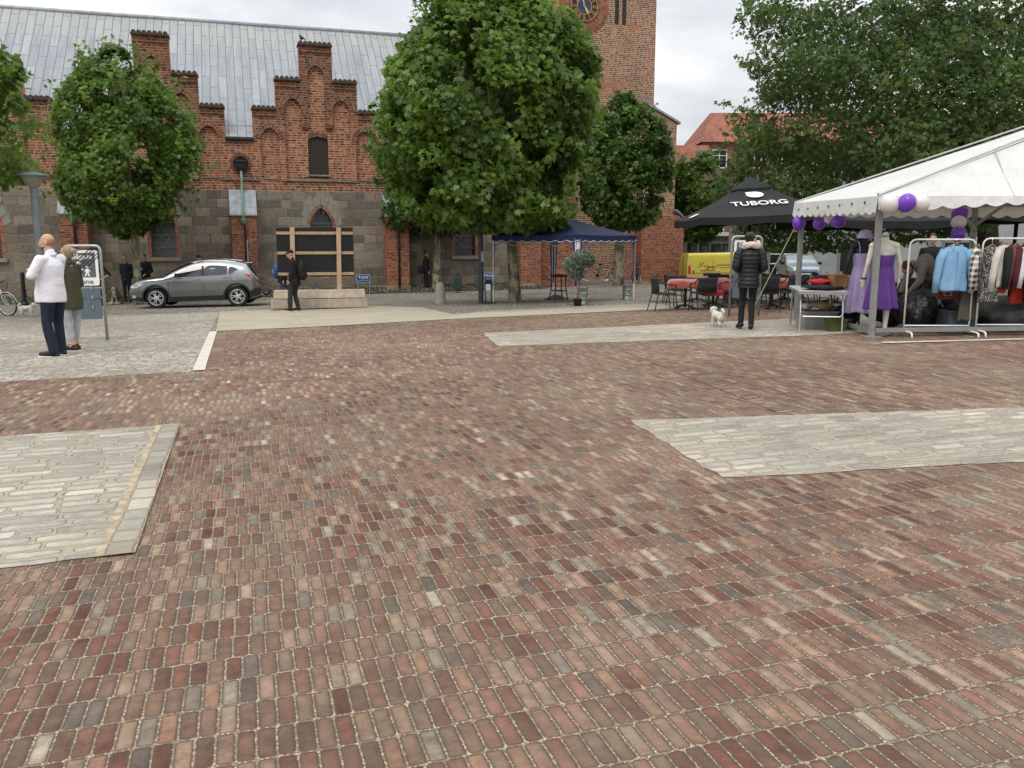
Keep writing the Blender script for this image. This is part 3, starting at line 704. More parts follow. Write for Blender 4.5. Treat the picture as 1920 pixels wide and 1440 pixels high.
for r_, n in ((.93, 52), (1.16, 64), (1.36, 76)):
    for q in range(n):
        a = 2 * PI * q / n; rg.cur = random.choice((0, 0, 1)); rg.box((cx + r_ * math.cos(a), -.004, cz + r_ * math.sin(a)), (.2, .02, 2 * PI * r_ / n * .82), (0, -a, 0))
rg.build('clock_brick_ring', [mat('ring_brick', (.30, .12, .07), .9, var=.3), mat('ring_brick_dark', (.18, .08, .055), .9, var=.3)], tower)
for x in (16.17, 16.50, 20.42, 20.86):
    sl_ = MB().box((x, -.004, 14.75), (.22, .03, 2.6)).build('louvre_slit', mat('slit_dark', (.03, .026, .024), .9), tower)
    lv = MB()
    for q in range(26): lv.box((x, -.022, 13.5 + q * .1), (.18, .012, .075), (.5, 0, 0))
    lv.build('louvres', mat('louvre_grey', (.085, .075, .07), .8), sl_)

# ------------------------------------------------------------------ houses beyond the square
M_GREYR = mat('grey_render', (.20, .215, .225), .85, var=.12, vs=2.5, bs=60); M_GREYL = mat('light_grey_render', (.30, .315, .32), .85, var=.12, vs=2)
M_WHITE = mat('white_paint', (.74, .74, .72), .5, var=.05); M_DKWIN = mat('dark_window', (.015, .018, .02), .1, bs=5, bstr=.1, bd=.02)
M_HBR = wallbrick('house_brick', .24, .08, .016, [(0, (.23, .10, .07)), (.4, (.19, .085, .06)), (.75, (.28, .13, .09))], (.28, .2, .15), .3)
def winbox(par, x, y, z, w_, h, frame=M_WHITE, bars=1):
    f = MB()
    for dx in (-w_ / 2, w_ / 2): f.box((x + dx, y, z), (.07, .1, h + .07))
    for dz in (-h / 2, h / 2): f.box((x, y, z + dz), (w_ - .07, .1, .07))
    for k in range(bars): f.box((x - w_ / 2 + w_ * (k + 1) / (bars + 1), y, z), (.05, .08, h - .07))
    if bars: f.box((x, y + .004, z + h * .18), (w_ - .07, .07, .045))
    fo = f.build('window', frame, par)
    MB().box((x, y + .03, z), (w_ - .06, .02, h - .06)).build('pane', M_DKWIN, fo)
a_ = atY(1283, 450, 62); b_ = atY(1452, 450, 56); ang = math.atan2(b_.y - a_.y, b_.x - a_.x); L = (b_ - a_).length
kio = thing('flat_roofed_annex', 'low grey flat roofed building with a white roof edge behind the yellow van', 'building', (a_.x, a_.y, 0), ang)
MB().box((L / 2, 3, .1), (L, 6, 3.6)).build('wall', M_GREYR, kio); MB().box((L / 2, 2.9, 2.0), (L + .3, 6.4, .26)).build('roof_edge', M_WHITE, kio)
for x in (.75, 1.85, 2.9, 3.9, 5.0): winbox(kio, x, -.02, .85, .8, .95, mat('dark_frame', (.05, .05, .055), .5), 0)
MB().tube([(-.15, -.2, -1.4), (-.15, -.2, 2.0)], .05, 8).build('corner_pipe', M_CAME, kio)
fa = atY(1440, 450, 50); shop = thing('shop_building', 'grey rendered shop row with dark doorways behind the cafe umbrellas', 'building', (fa.x, fa.y, 0), R(2))
MB().box((14, 4, 2.2), (28, 8, 6.6)).build('wall', M_GREYL, shop)
for x, w_ in ((1.1, 2.0), (4.9, 1.35), (7.0, 1.0), (11.2, 1.7), (13.2, 1.2), (16.5, 2.2), (20, 1.3)):
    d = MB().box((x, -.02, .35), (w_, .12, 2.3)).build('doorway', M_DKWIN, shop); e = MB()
    for dx in (-w_ / 2, w_ / 2): e.box((x + dx, -.06, .35), (.09, .1, 2.38))
    e.box((x, -.06, 1.5), (w_, .1, .1)); e.build('frame', M_GREYR, d)
w_ = MB(); w_.box((1.1, -.12, .8), (1.9, .06, .06)).box((1.1, -.12, .25), (1.9, .06, .06)); w_.build('white_rails', M_WHITE, shop)
MB().box((10.0, -.15, 2.95), (3.2, .3, .16)).build('white_awning_edge', M_WHITE, shop)
MB().box((9.9, -.2, 2.25), (.5, .12, .5)).build('hanging_sign', M_WHITE, shop); MB().box((9.9, -.27, 2.27), (.22, .02, .22)).build('sign_mark', M_DKWIN, shop)
text('BAR', 'shop_lettering', .42, M_CAME, shop, Matrix.Translation((12.2, -.03, 2.0)) @ UPX)
for w_ in (shop,): pass
ha = thing('tiled_house', 'low brick house with an orange pantile roof beside the tower', 'house', (*atY(1235, 450, 60).xy, 0), 0)
MB().box((.6, 4, 2.4), (6.6, 4.2, 8.8)).build('wall', M_HBR, ha)
MB().prism([(1.5, 6.75), (4, 8.2), (6.5, 6.75), (6.5, 6.9), (4, 8.4), (1.5, 6.9)], -2.9, 4.1, 'x').build('roof', M_RTILE, ha)
hb = thing('gabled_house', 'tall house with a hipped red tile roof and white windows behind the big tree', 'house', (*atY(1314, 450, 68).xy, 0), 0)
MB().box((15, 5, 4), (30, 10, 10.2)).build('wall', M_HBR, hb)
rf = MB(); rf.add([(-.3, -.4, 9.05), (30.3, -.4, 9.05), (30.3, 10.4, 9.05), (-.3, 10.4, 9.05), (1.5, 4.6, 11.9), (28.5, 4.6, 11.9), (1.5, 5.4, 11.9), (28.5, 5.4, 11.9)], [(0, 1, 5, 4), (2, 3, 6, 7), (3, 0, 4, 6), (1, 2, 7, 5), (4, 5, 7, 6)]); rf.build('roof', M_RTILE, hb)
for i in range(11):
    for z in (2.2, 5.2, 7.8): winbox(hb, 1.2 + 2.7 * i, -.03, z, 1.1, 1.35, M_WHITE, 1)
# ------------------------------------------------------------------ trees
def leafmat(name, dark, light, yellow=.06, trans=.35, rough=.38):
    m, nt, b = newmat(name)
    at = nt.node('ShaderNodeAttribute', attribute_name='tint'); r, g, bl = nt.xyz(at.outputs['Vector'])
    c = nt.mix(r, dark, light); c = nt.mix(nt.rng(g, 1 - yellow, 1., 0., .8, 'LINEAR'), c, (.16, .17, .03))
    nt.put(b.inputs['Base Color'], c); b.inputs['Roughness'].default_value = rough; b.inputs['Specular IOR Level'].default_value = .5
    tr = nt.node('ShaderNodeBsdfTranslucent'); nt.put(tr.inputs['Color'], nt.scale(c, 1.5))
    mx = nt.node('ShaderNodeMixShader'); mx.inputs[0].default_value = trans
    nt.l.new(b.outputs[0], mx.inputs[1]); nt.l.new(tr.outputs[0], mx.inputs[2])
    nt.l.new(mx.outputs[0], nt.n['Material Output'].inputs['Surface']); return m
def barkmat(name, a, b_, c_, sc=7.):
    m, nt, b = newmat(name); v = nt.obj(); x, y, z = nt.xyz(v); vv = nt.vec(x, y, nt.m('MULTIPLY', z, .45))
    n = nt.voro(nt.vec(nt.m('ADD', x, nt.m('MULTIPLY', nt.noise(v, 3., 2), .3)), y, nt.m('MULTIPLY', z, .5)), sc, out='Color'); r, g, bl = nt.xyz(n)
    col = nt.ramp(r, [(0, a), (.45, b_), (.8, c_)], 'CONSTANT'); col = nt.scale(col, nt.rng(nt.noise(vv, 14., 4), .3, .7, .65, 1.3, 'LINEAR'))
    nt.put(b.inputs['Base Color'], col); b.inputs['Roughness'].default_value = .85
    bump(nt, b, nt.noise(vv, 18., 4), .6, .03); return m
M_PLANE_BARK = barkmat('plane_bark', (.26, .24, .15), (.16, .155, .095), (.10, .095, .06))
M_DARK_BARK = barkmat('dark_bark', (.055, .045, .035), (.075, .062, .048), (.04, .034, .028))
M_LEAF_PLANE = leafmat('plane_leaf', (.055, .105, .018), (.165, .265, .042), .06, .48)
M_LEAF_DEEP = leafmat('deep_leaf', (.042, .088, .017), (.110, .190, .034), .04, .44)
M_LEAF_FAR = leafmat('pale_leaf', (.045, .088, .022), (.118, .185, .046), .10, .48, .6)
LOBED = np.array([(0, -.02), (.30, -.06), (.52, .18), (.30, .30), (.42, .62), (.16, .52), (0, 1.0), (-.16, .52), (-.42, .62), (-.30, .30), (-.52, .18), (-.30, -.06)])
OVAL = np.array([(0, 0), (.20, .3), (.17, .66), (0, 1.), (-.17, .66), (-.20, .3)])
COMP = np.array([(0, 0), (.32, .12), (.30, .30), (.08, .30), (.36, .55), (.26, .72), (.05, .6), (0, 1.), (-.05, .6), (-.26, .72), (-.36, .55), (-.08, .30), (-.30, .30), (-.32, .12)])
def leaves(name, pos, nrm, size, m, parent, shape=LOBED, rng=None, droop=.35):
    rng = rng or RNG; n = len(pos); k = len(shape)
    nrm = nrm / np.linalg.norm(nrm, axis=1, keepdims=True)
    t = rng.normal(size=(n, 3)); t[:, 2] -= droop * 2; t -= nrm * np.sum(t * nrm, axis=1, keepdims=True); t /= np.linalg.norm(t, axis=1, keepdims=True) + 1e-9
    s_ = np.cross(nrm, t); sz = size * np.clip(rng.normal(.95, .27, n), .4, 1.6)
    P = pos[:, None, :] + (s_[:, None, :] * shape[None, :, 0, None] + t[:, None, :] * (shape[None, :, 1, None] - .3)) * sz[:, None, None]
    fold = -np.abs(shape[:, 0]) * .45 - (shape[:, 1] - .4) ** 2 * .35
    P += nrm[:, None, :] * (fold[None, :, None] * sz[:, None, None])
    me = bpy.data.meshes.new(name); me.vertices.add(n * k); me.vertices.foreach_set('co', P.astype(np.float32).ravel())
    me.loops.add(n * k); me.loops.foreach_set('vertex_index', np.arange(n * k, dtype=np.int32))
    me.polygons.add(n); me.polygons.foreach_set('loop_start', np.arange(0, n * k, k, dtype=np.int32)); me.polygons.foreach_set('loop_total', np.full(n, k, dtype=np.int32))
    me.update(calc_edges=True)
    a = me.attributes.new('tint', 'FLOAT_VECTOR', 'FACE'); tv = np.stack([np.clip(.55 * rng.beta(2, 2, n) + .22 + .34 * pnoise(pos, 2.2, 9), 0, 1), rng.uniform(0, 1, n), rng.uniform(0, 1, n)], 1)
    a.data.foreach_set('vector', tv.astype(np.float32).ravel()); me.materials.append(m)
    o = bpy.data.objects.new(name, me); C.objects.link(o)
    if parent is not None: o.parent = parent
    return o
def crown_pts(prof, n, rng, shell=.55, clump=.55, cs=1.1, gap=-.25, squash=1., bulge=.13, shrink=.93):
    """prof: list of (z, cx, half width). Points gather in clumps, denser towards the outside; returns positions and outward normals"""
    prof = sorted(prof); Z = np.array([p[0] for p in prof]); CX = np.array([p[1] for p in prof]); HWD = np.array([p[2] for p in prof]) * shrink
    out = []; outn = []; cnt = 0; sd = int(rng.integers(1000))
    while cnt < n:
        m = n * 3
        z = rng.uniform(Z[0], Z[-1], m); hw = np.interp(z, Z, HWD); cx = np.interp(z, Z, CX)
        keep = rng.uniform(0, HWD.max(), m) < hw; z, hw, cx = z[keep], hw[keep], cx[keep]; m = len(z)
        a = rng.uniform(0, 2 * PI, m); rr = np.sqrt(rng.uniform(0, 1, m)); rr = np.where(rng.uniform(0, 1, m) < shell, 1 - (1 - rr) * .45, rr)
        d = np.stack([np.cos(a), np.sin(a) * squash, (z - Z.mean()) / max(.1, (Z[-1] - Z[0])) * 2], 1)
        bl = 1 + bulge * pnoise(np.stack([np.cos(a) * 2.2, np.sin(a) * 2.2, z * .9], 1), 1.2, sd + 3)
        P = np.stack([cx + np.cos(a) * rr * hw * bl, np.sin(a) * rr * hw * squash * bl, z], 1)
        k = pnoise(P, 2 * PI / cs * .5, sd) > gap
        P, d = P[k], d[k]; out.append(P); outn.append(d); cnt += len(P)
    P = np.concatenate(out)[:n]; d = np.concatenate(outn)[:n]
    P += rng.normal(size=P.shape) * .06
    return P, d / np.linalg.norm(d, axis=1, keepdims=True)
def pix_prof(rows, Y, base):
    """crown outline rows (v, u_left, u_right) at forward distance Y -> heights and widths about the trunk foot"""
    out = []
    for v, ul, ur in rows:
        a, b = atY(ul, v, Y), atY(ur, v, Y); out.append((a.z - base.z, (a.x + b.x) / 2 - base.x, (b.x - a.x) / 2))
    return out
def limbs(tr, prof, z0, rng, n=16, r0=.1):
    prof = sorted(prof); Z = [p[0] for p in prof]
    for i in range(n):
        z = Z[0] + (Z[-1] - Z[0]) * (.12 + .8 * (i + rng.uniform(0, 1)) / n); hw = np.interp(z, Z, [p[2] for p in prof]); cx = np.interp(z, Z, [p[1] for p in prof])
        a = rng.uniform(0, 2 * PI); r_ = hw * rng.uniform(.55, .85); e = Vector((cx + math.cos(a) * r_, math.sin(a) * r_, z))
        s_ = Vector((cx * .3, 0, max(z0 * .9, z - r_ * .9 - .3))); m_ = s_.lerp(e, .5) + Vector((rng.normal() * .15, rng.normal() * .15, -.12 * r_))
        tr.tube([s_, m_, e], [r0 * (.5 + .25 * r_ / 3), r0 * .4, r0 * .12], 6)
def tree(name, label, foot, prof, nleaf, lsize, leafm, barkm, trunk, shape=LOBED, shoots=60, seed=1, squash=1., gap=-.2, shell=.55, group=None, cs=1.1, nl=16, fork=None, bulge=.13, r0=.1, shrink=.93):
    rng = np.random.default_rng(seed)
    t = thing(name, label, 'tree', foot, 0, group); tr = MB()
    tr.tube([Vector(p[:3]) for p in trunk], [p[3] for p in trunk], 14)
    if fork:
        for f in fork: tr.tube([Vector(p[:3]) for p in f], [p[3] for p in f], 8)
    limbs(tr, prof, trunk[-1][2] * .55, rng, nl, r0)
    tr.build('trunk', barkm, t, smooth=True)
    P, d = crown_pts(prof, nleaf, rng, shell, cs=cs, gap=gap, squash=squash, bulge=bulge, shrink=shrink)
    # loose shoots beyond the outline
    pr = sorted(prof); Z = [p[0] for p in pr]; ex = []; exd = []
    for i in range(shoots):
        z = rng.uniform(Z[0] + (Z[-1] - Z[0]) * .1, Z[-1]); hw = np.interp(z, Z, [p[2] for p in pr]); cx = np.interp(z, Z, [p[1] for p in pr]); a = rng.uniform(0, 2 * PI)
        st = np.array([cx + math.cos(a) * hw * .9, math.sin(a) * hw * .9 * squash, z]); dr = np.array([math.cos(a) * .6, math.sin(a) * .6, .75 if z > np.mean(Z) else .1]); dr /= np.linalg.norm(dr); L = rng.uniform(.25, .75) * min(1, hw / 1.5 + .3)
        for k in range(int(9 * L / .5) + 4): ex.append(st + dr * L * rng.uniform(0, 1) + rng.normal(size=3) * .09); exd.append(dr + rng.normal(size=3) * .5)
    if ex: P = np.concatenate([P, np.array(ex)]); d = np.concatenate([d, np.array(exd)])
    N = d * .55 + np.array([0, 0, .55]) + rng.normal(size=P.shape) * .55
    leaves('crown', P, N, lsize, leafm, t, shape, rng)
    return t
# big plane tree in front of the church
f = G(965, 567); f.x += 0
tree('plane_tree', 'largest of the leafy plane trees, its trunk standing inside the blue gazebo', f,
     pix_prof([(432, 880, 1040), (420, 790, 1060), (395, 735, 1090), (350, 722, 1112), (300, 712, 1122), (250, 708, 1120), (200, 716, 1116), (150, 728, 1108), (110, 738, 1092), (70, 752, 1062), (30, 775, 1040), (0, 790, 1015), (-50, 815, 985), (-110, 850, 950), (-150, 880, 920)], f.y, f),
     40000, .20, M_LEAF_PLANE, M_PLANE_BARK, [(.03, 0, -.1, .28), (.01, 0, .15, .22), (-.02, 0, .8, .185), (-.10, 0, 1.9, .165), (-.18, 0, 3.2, .15), (-.2, 0, 5.5, .11), (-.15, 0, 8., .05)], seed=3, shoots=190, gap=-.18, nl=26, bulge=.19, cs=1.3, shrink=1.)
f = onground(-13.72, 31.4)
tree('plane_tree', 'rounded plane tree behind the grey car, left of the church lamp outlet', f,
     pix_prof([(446, 225, 262), (430, 190, 290), (405, 130, 345), (380, 108, 362), (340, 95, 372), (300, 92, 372), (260, 94, 368), (220, 98, 358), (180, 108, 340), (145, 128, 312), (120, 150, 285), (100, 180, 245), (86, 200, 225)], 31.4, f),
     22000, .165, M_LEAF_PLANE, M_PLANE_BARK, [(-.02, 0, -.1, .20), (-.01, 0, .3, .15), (0, 0, 1.3, .13), (0, 0, 2.5, .12), (-.05, 0, 4.5, .1), (-.1, 0, 6.5, .05)], seed=5, shoots=110, gap=-.16, nl=20, bulge=.14, shrink=.85)
f = G(818, 546)
tree('plane_tree', 'slim spotted plane tree beside the stone bollard, half hidden behind the largest tree', f,
     pix_prof([(440, 790, 850), (425, 730, 872), (395, 722, 884), (350, 728, 884), (300, 738, 880), (250, 755, 870), (200, 775, 850)], f.y, f),
     6000, .26, M_LEAF_DEEP, M_PLANE_BARK, [(.0, 0, -.1, .24), (0, 0, .3, .19), (.05, 0, 1.5, .16), (.08, 0, 3, .14), (.08, 0, 5, .08)], seed=8, shoots=30, nl=8)
f = G(1160, 535)
tree('plane_tree', 'dark green plane tree standing close to the tower foot', f,
     pix_prof([(430, 1135, 1190), (415, 1110, 1225), (390, 1100, 1240), (350, 1098, 1250), (310, 1094, 1253), (270, 1096, 1250), (235, 1106, 1238), (210, 1122, 1215), (192, 1140, 1195), (180, 1158, 1178)], f.y, f),
     16000, .19, M_LEAF_DEEP, M_PLANE_BARK, [(0, 0, -.1, .30), (0, 0, .3, .26), (0, 0, 1.5, .24), (.03, 0, 3, .2), (.05, 0, 6, .1)], seed=9, shoots=70, gap=-.2, nl=12, shrink=1.03)
f = onground(10.9, 53.0)
tree('leafy_tree', 'bushy green tree between the tower buttress and the black parasol', f,
     pix_prof([(455, 1262, 1330), (430, 1252, 1352), (400, 1248, 1362), (360, 1246, 1368), (330, 1252, 1362), (305, 1264, 1350), (286, 1280, 1330)], 53., f),
     6500, .24, M_LEAF_DEEP, M_DARK_BARK, [(0, 0, -.1, .16), (0, 0, 1.5, .12), (0, 0, 4.5, .05)], seed=12, shoots=40, nl=8)
f = onground(-15.05, 22.2)
tree('plane_tree', 'plane tree at the left edge of the photo, only its drooping leaves showing', f,
     pix_prof([(375, -140, -20), (350, -190, 14), (320, -230, 34), (300, -260, 22), (260, -260, 32), (220, -270, 24), (190, -270, 38), (160, -270, 14), (130, -250, 26), (100, -230, 2), (80, -200, -12), (20, -180, -60)], 22.2, f),
     4200, .18, M_LEAF_PLANE, M_PLANE_BARK, [(0, 0, -.1, .2), (0, 0, 1.5, .15), (0, 0, 5, .05)], seed=14, shoots=90, gap=.22, nl=12, bulge=.1, shrink=.97)
f = onground(18.6, 33.5)
tree('large_tree', 'huge airy tree with dark spreading limbs rising behind the white tent', f,
     pix_prof([(470, 1420, 1600), (440, 1390, 1800), (400, 1352, 1960), (350, 1322, 2080), (300, 1308, 2150), (250, 1318, 2200), (200, 1330, 2230), (150, 1352, 2240), (100, 1372, 2240), (60, 1385, 2230), (0, 1402, 2210), (-80, 1440, 2170), (-180, 1520, 2080), (-280, 1640, 1960)], 33.5, f),
     84000, .205, M_LEAF_FAR, M_DARK_BARK, [(0, 0, -.2, .55), (0, 0, .6, .42), (-.2, 0, 2.4, .36), (-.4, .2, 4.0, .3), (.3, .2, 6.5, .2), (.6, .3, 10, .1)], shape=COMP, seed=21, shoots=260, squash=.75, gap=.2, shell=.45, cs=1.7, nl=34, bulge=.16, r0=.15, shrink=.99,
     fork=[[(-.2, 0, 2.6, .28), (-1.8, -.6, 3.6, .2), (-4.2, -1., 4.6, .14), (-6.6, -1.2, 5.9, .07), (-8, -1.2, 7, .03)], [(-.3, 0, 3.2, .26), (-1.4, -1.8, 5.6, .2), (-2.6, -2.4, 8, .1), (-4.6, -2.6, 10, .04)], [(-.3, .1, 3.2, .26), (1.2, -2.2, 5.2, .22), (2.4, -3., 7.5, .16), (3.8, -3.2, 10, .06)], [(-.4, 0, 2.2, .2), (-2.8, -2.4, 2.9, .14), (-5.4, -2.8, 3.6, .06)]])
# ------------------------------------------------------------------ street furniture
M_STEEL = mat('galvanised_steel', (.36, .38, .38), .45, .6, var=.15, vs=12); M_GREYP = mat('grey_lamp_paint', (.16, .185, .205), .5, .1); M_DKP = mat('dark_blue_grey_paint', (.045, .06, .075), .5, .1, var=.2)
M_BLK = mat('black_paint', (.013, .013, .014), .45); M_BLUE = mat('blue_sign', (.010, .032, .14), .4); M_PANEL = mat('grey_sign_panel', (.10, .135, .165), .45, var=.06)
M_SGREY = mat('sign_grey', (.105, .115, .12), .45, var=.04); M_SWHITE = mat('sign_white', (.78, .79, .78), .4, var=.03)
M_WOOD = mat('pale_timber', (.39, .265, .165), .75, var=.25, vs=9); M_WOODG = mat('weathered_beam', (.33, .28, .22), .85, var=.25, vs=6, bs=18, bstr=.4, bd=.01)
M_BOARD = mat('black_film_board', (.012, .013, .015), .35, var=.15)
f = G(86, 602)
t = thing('street_lamp', 'tall grey street lamp with a flat lid behind the man in the white shirt', 'street lamp', f)
z1 = atY(86, 352, f.y).z - f.z
MB().tube([(0, 0, -.1), (0, 0, 1.0), (0, 0, z1)], [.11, .105, .095], 14).build('pole', M_GREYP, t, smooth=True, autos=50)
MB().lathe([(.10, 0), (.16, .06), (.27, .22), (.29, .27)], 18, (0, 0, z1)).build('lamp_glass', mat('milky_glass', (.22, .215, .18), .35), t, smooth=True, autos=50)
MB().lathe([(.30, 0), (.40, .02), (.40, .05), (.1, .12)], 22, (0, 0, z1 + .27)).build('lid', M_GREYP, t, smooth=True, autos=40)
f = G(902, 569)
t = thing('lamp_post', 'dark blue grey lamp post in front of the large tree beside the gazebo', 'lamp post', f)
MB().tube([(0, 0, -.1), (0, 0, 1.2), (0, 0, 1.25), (0, 0, 5.2)], [.085, .085, .075, .06], 12).build('pole', M_DKP, t, smooth=True, autos=40)
MB().lathe([(.06, 0), (.3, .12), (.3, .16), (.05, .3)], 16, (0, 0, 5.15)).build('lamp_head', M_DKP, t)
MB().box((.06, -.09, 1.5), (.10, .02, .32)).build('small_plate', mat('dull_plate', (.3, .32, .33), .5), t)
f = G(826, 570)
tag(MB().lathe([(.185, -.05), (.175, .05), (.165, .35), (.15, .56), (.125, .64), (.075, .695), (.01, .71)], 18).build('bollard', mat('granite_bollard', (.30, .275, .245), .85, var=.2, vs=30, bs=90, bstr=.3), smooth=True), 'short rounded grey granite bollard near the slim plane tree', 'bollard').location = f
f = G(47, 573)
t = thing('black_post', 'black round topped post with a bicycle leaning on it at the far left', 'bollard', f)
MB().tube([(0, 0, -.05), (0, 0, .9), (0, 0, 1.18), (0, 0, 1.24)], [.075, .07, .07, .05], 12).build('post', M_BLK, t, smooth=True, autos=40); MB().lathe([(.13, 0), (.13, .07), (.08, .14)], 12).build('foot', M_BLK, t)
f = G(859, 549)
t = thing('litter_bin', 'dark green litter bin on two feet in front of the church wall', 'litter bin', f)
MB().box((0, 0, .39), (.30, .26, .54)).build('bin_body', mat('bin_green', (.03, .05, .042), .55), t, bevel=.03)
MB().tube([(-.05, 0, .62), (-.06, 0, .76), (0, 0, .84), (.06, 0, .76), (.05, 0, .62)], .022, 6).build('handle', M_BLK, t)
for x in (-.05, .05): MB().box((x, 0, .05), (.035, .05, .2)).build('foot', M_BLK, t)
# pedestrian zone signs
def plate(name, x0, x1, z0, z1, y, th, m, par, r_=.04):
    poly = []
    for cx_, cz_, a0 in ((x1 - r_, z1 - r_, 0), (x0 + r_, z1 - r_, 90), (x0 + r_, z0 + r_, 180), (x1 - r_, z0 + r_, 270)):
        for k in range(5): a = R(a0 + 22.5 * k); poly.append((cx_ + r_ * math.cos(a), cz_ + r_ * math.sin(a)))
    return MB().prism(poly, y, y + th).build(name, m, par)
def walker(mb, x, z, h):
    k = h / 1.0
    for i in range(1):
        mb.prism([(x + .13 * k * math.cos(2 * PI * q / 14), z + .87 * k + .13 * k * math.sin(2 * PI * q / 14)) for q in range(14)], -.0425, -.039)
        mb.prism([(x - .14 * k, z + .70 * k), (x + .14 * k, z + .70 * k), (x + .30 * k, z + .42 * k), (x + .22 * k, z + .38 * k), (x + .12 * k, z + .55 * k), (x + .12 * k, z + .34 * k), (x + .24 * k, z), (x + .10 * k, z), (x, z + .28 * k), (x - .14 * k, z), (x - .28 * k, z), (x - .12 * k, z + .36 * k), (x - .12 * k, z + .55 * k), (x - .22 * k, z + .38 * k), (x - .30 * k, z + .42 * k)], -.0425, -.039)
def zone_sign(label, foot, rz, end=True):
    t = thing('zone_sign', label, 'sign', foot, rz, 'pedestrian zone signs')
    fr = MB(); w_ = .33; H = 1.74; r_ = .09; p = [(-w_, 0, -.05), (-w_, 0, H - r_)] + [(-w_ + r_ - r_ * math.cos(R(a)), 0, H - r_ + r_ * math.sin(R(a))) for a in (22, 45, 67, 90)]
    p += [(-x, y, z) for x, y, z in reversed(p)]; fr.tube(p, .026, 10); fr.build('frame', M_STEEL, t, smooth=True)
    b = MB()
    for z in (.98, .80, .62): b.box((0, -.005, z), (.64, .02, .03)); b.box((-.12, -.03, z), (.03, .04, .06)); b.box((.14, -.03, z), (.03, .04, .06))
    b.build('brackets', M_STEEL, t)
    plate('sign_panel', -.285, .285, 1.02, 1.66, -.035, .012, M_SWHITE, t)
    fld = plate('grey_field', -.235, .235, 1.17, 1.615, -.0385, .003, M_SGREY, t, .01)
    text('Gågade', 'lettering', .125, M_SWHITE, t, Matrix.Translation((0, -.0405, 1.545)) @ UPX, .0012)
    text('Zone', 'lettering', .13, M_SGREY, t, Matrix.Translation((.02, -.038, 1.09)) @ UPX, .0014, sx=1.15)
    a = MB(); walker(a, -.06, 1.19, .27); a.build('adult_figure', M_SWHITE, fld); a = MB(); walker(a, .085, 1.19, .19); a.build('child_figure', M_SWHITE, fld)
    if end:
        s_ = MB()
        for k in range(5): o_ = (k - 2) * .034; s_.bar((-.24 + o_, -.044, 1.19 - o_), (.25 + o_, -.044, 1.64 - o_), .012, .002, (0, 1, 0))
        s_.build('end_stripes', M_BLK, t)
    plate('lower_panel', -.285, .285, .78, .96, -.03, .012, M_PANEL, t, .02); plate('lower_panel', -.285, .285, .40, .765, -.03, .012, M_PANEL, t, .02)
f1 = (G(134, 640) + G(200, 637)) / 2
zone_sign('steel framed pedestrian zone end sign with black stripes behind the couple', f1, R(4))
f2 = (G(1370, 593) + G(1419, 592)) / 2
zone_sign('steel framed pedestrian zone sign behind the woman in the black padded coat', f2, R(2), False)
# taxi signs
def taxi(label, foot, rz=R(8)):
    t = thing('taxi_sign', label, 'sign', foot, rz, 'blue taxi rank signs')
    plate('sign_panel', -.28, .28, .50, .84, -.02, .02, mat('pale_blue_rim', (.25, .40, .60), .4), t); plate('blue_field', -.255, .255, .525, .815, -.024, .004, M_BLUE, t)
    text('TAXI', 'lettering', .15, M_SWHITE, t, Matrix.Translation((0, -.0265, .715)) @ UPX, .0015, sx=1.25); text('HOLDEPLADS', 'lettering', .07, mat('sign_pale_blue', (.35, .48, .68), .4), t, Matrix.Translation((0, -.0265, .59)) @ UPX, .0015)
    for x in (-.25, .25): MB().tube([(x, 0, -.05), (x, 0, .8)], .016, 6).build('leg', M_STEEL, t)
taxi('small blue taxi sign right of the black board', G(682, 552)); taxi('small blue taxi sign partly hidden by the dark lamp post', G(915, 549))
f = G(916, 569)
t = thing('notice_stand', 'black notice stand with a white sheet beside the dark lamp post', 'notice stand', f)
for x in (-.09, .09): MB().box((x, 0, .35), (.035, .03, .74)).build('leg', M_BLK, t)
MB().box((0, 0, .68), (.20, .03, .12)).build('head', M_BLK, t); MB().box((-.01, -.025, .52), (.155, .008, .2)).build('paper', mat('white_paper', (.72, .72, .7), .7), t); MB().box((.05, 0, .015), (.4, .25, .03)).build('foot', M_BLK, t)

# black board on stacked beams
f = G(600, 579.5); BR_ = R(13)
t = thing('hoarding', 'black board on a pale timber frame standing on stacked wooden beams', 'hoarding', f, BR_)
def at_(u, v, y=0.):   # height of a picture row at the board
    return atY(u, v, f.y).z - f.z
xs = lambda u: (u - 600) / F * f.y * 1.02
zt, zb = at_(600, 427), at_(600, 519)
MB().box((xs(596), .30, (zt + zb) / 2), (2.28, .025, zt - zb)).build('board', M_BOARD, t)
rl = MB()
for v in (438, 475.5, 515): MB().box((xs(596), .262, at_(600, v - 1)), (2.27, .05, .088)).build('rail', M_WOOD, t, bevel=.006)
for u in (555, 637.5): MB().box((xs(u), .205, (zt + .56) / 2), (.135, .06, zt - .54), (0, R(1.2), 0)).build('post', mat('post_timber', (.46, .305, .205), .75, var=.15, vs=7), t, bevel=.006)
def beam(x0, x1, y, z, h, d, m): MB().prism([(-d / 2, 0), (d / 2, 0), (d / 2 - .03, h), (-d / 2 + .05, h)], x0, x1, 'x').build('beam', m, t, bevel=.015).location = (0, y, z)
beam(-1.42, 1.42, -.02, .05, .27, .55, M_WOODG); beam(-1.34, 1.36, .05, .335, .25, .42, mat('pale_beam', (.43, .36, .28), .85, var=.25, vs=5, bs=18, bstr=.4, bd=.01))
for x in (-1.1, 1.15): MB().box((x, 0, .02), (.5, .5, .06)).build('skid', M_WOODG, t)

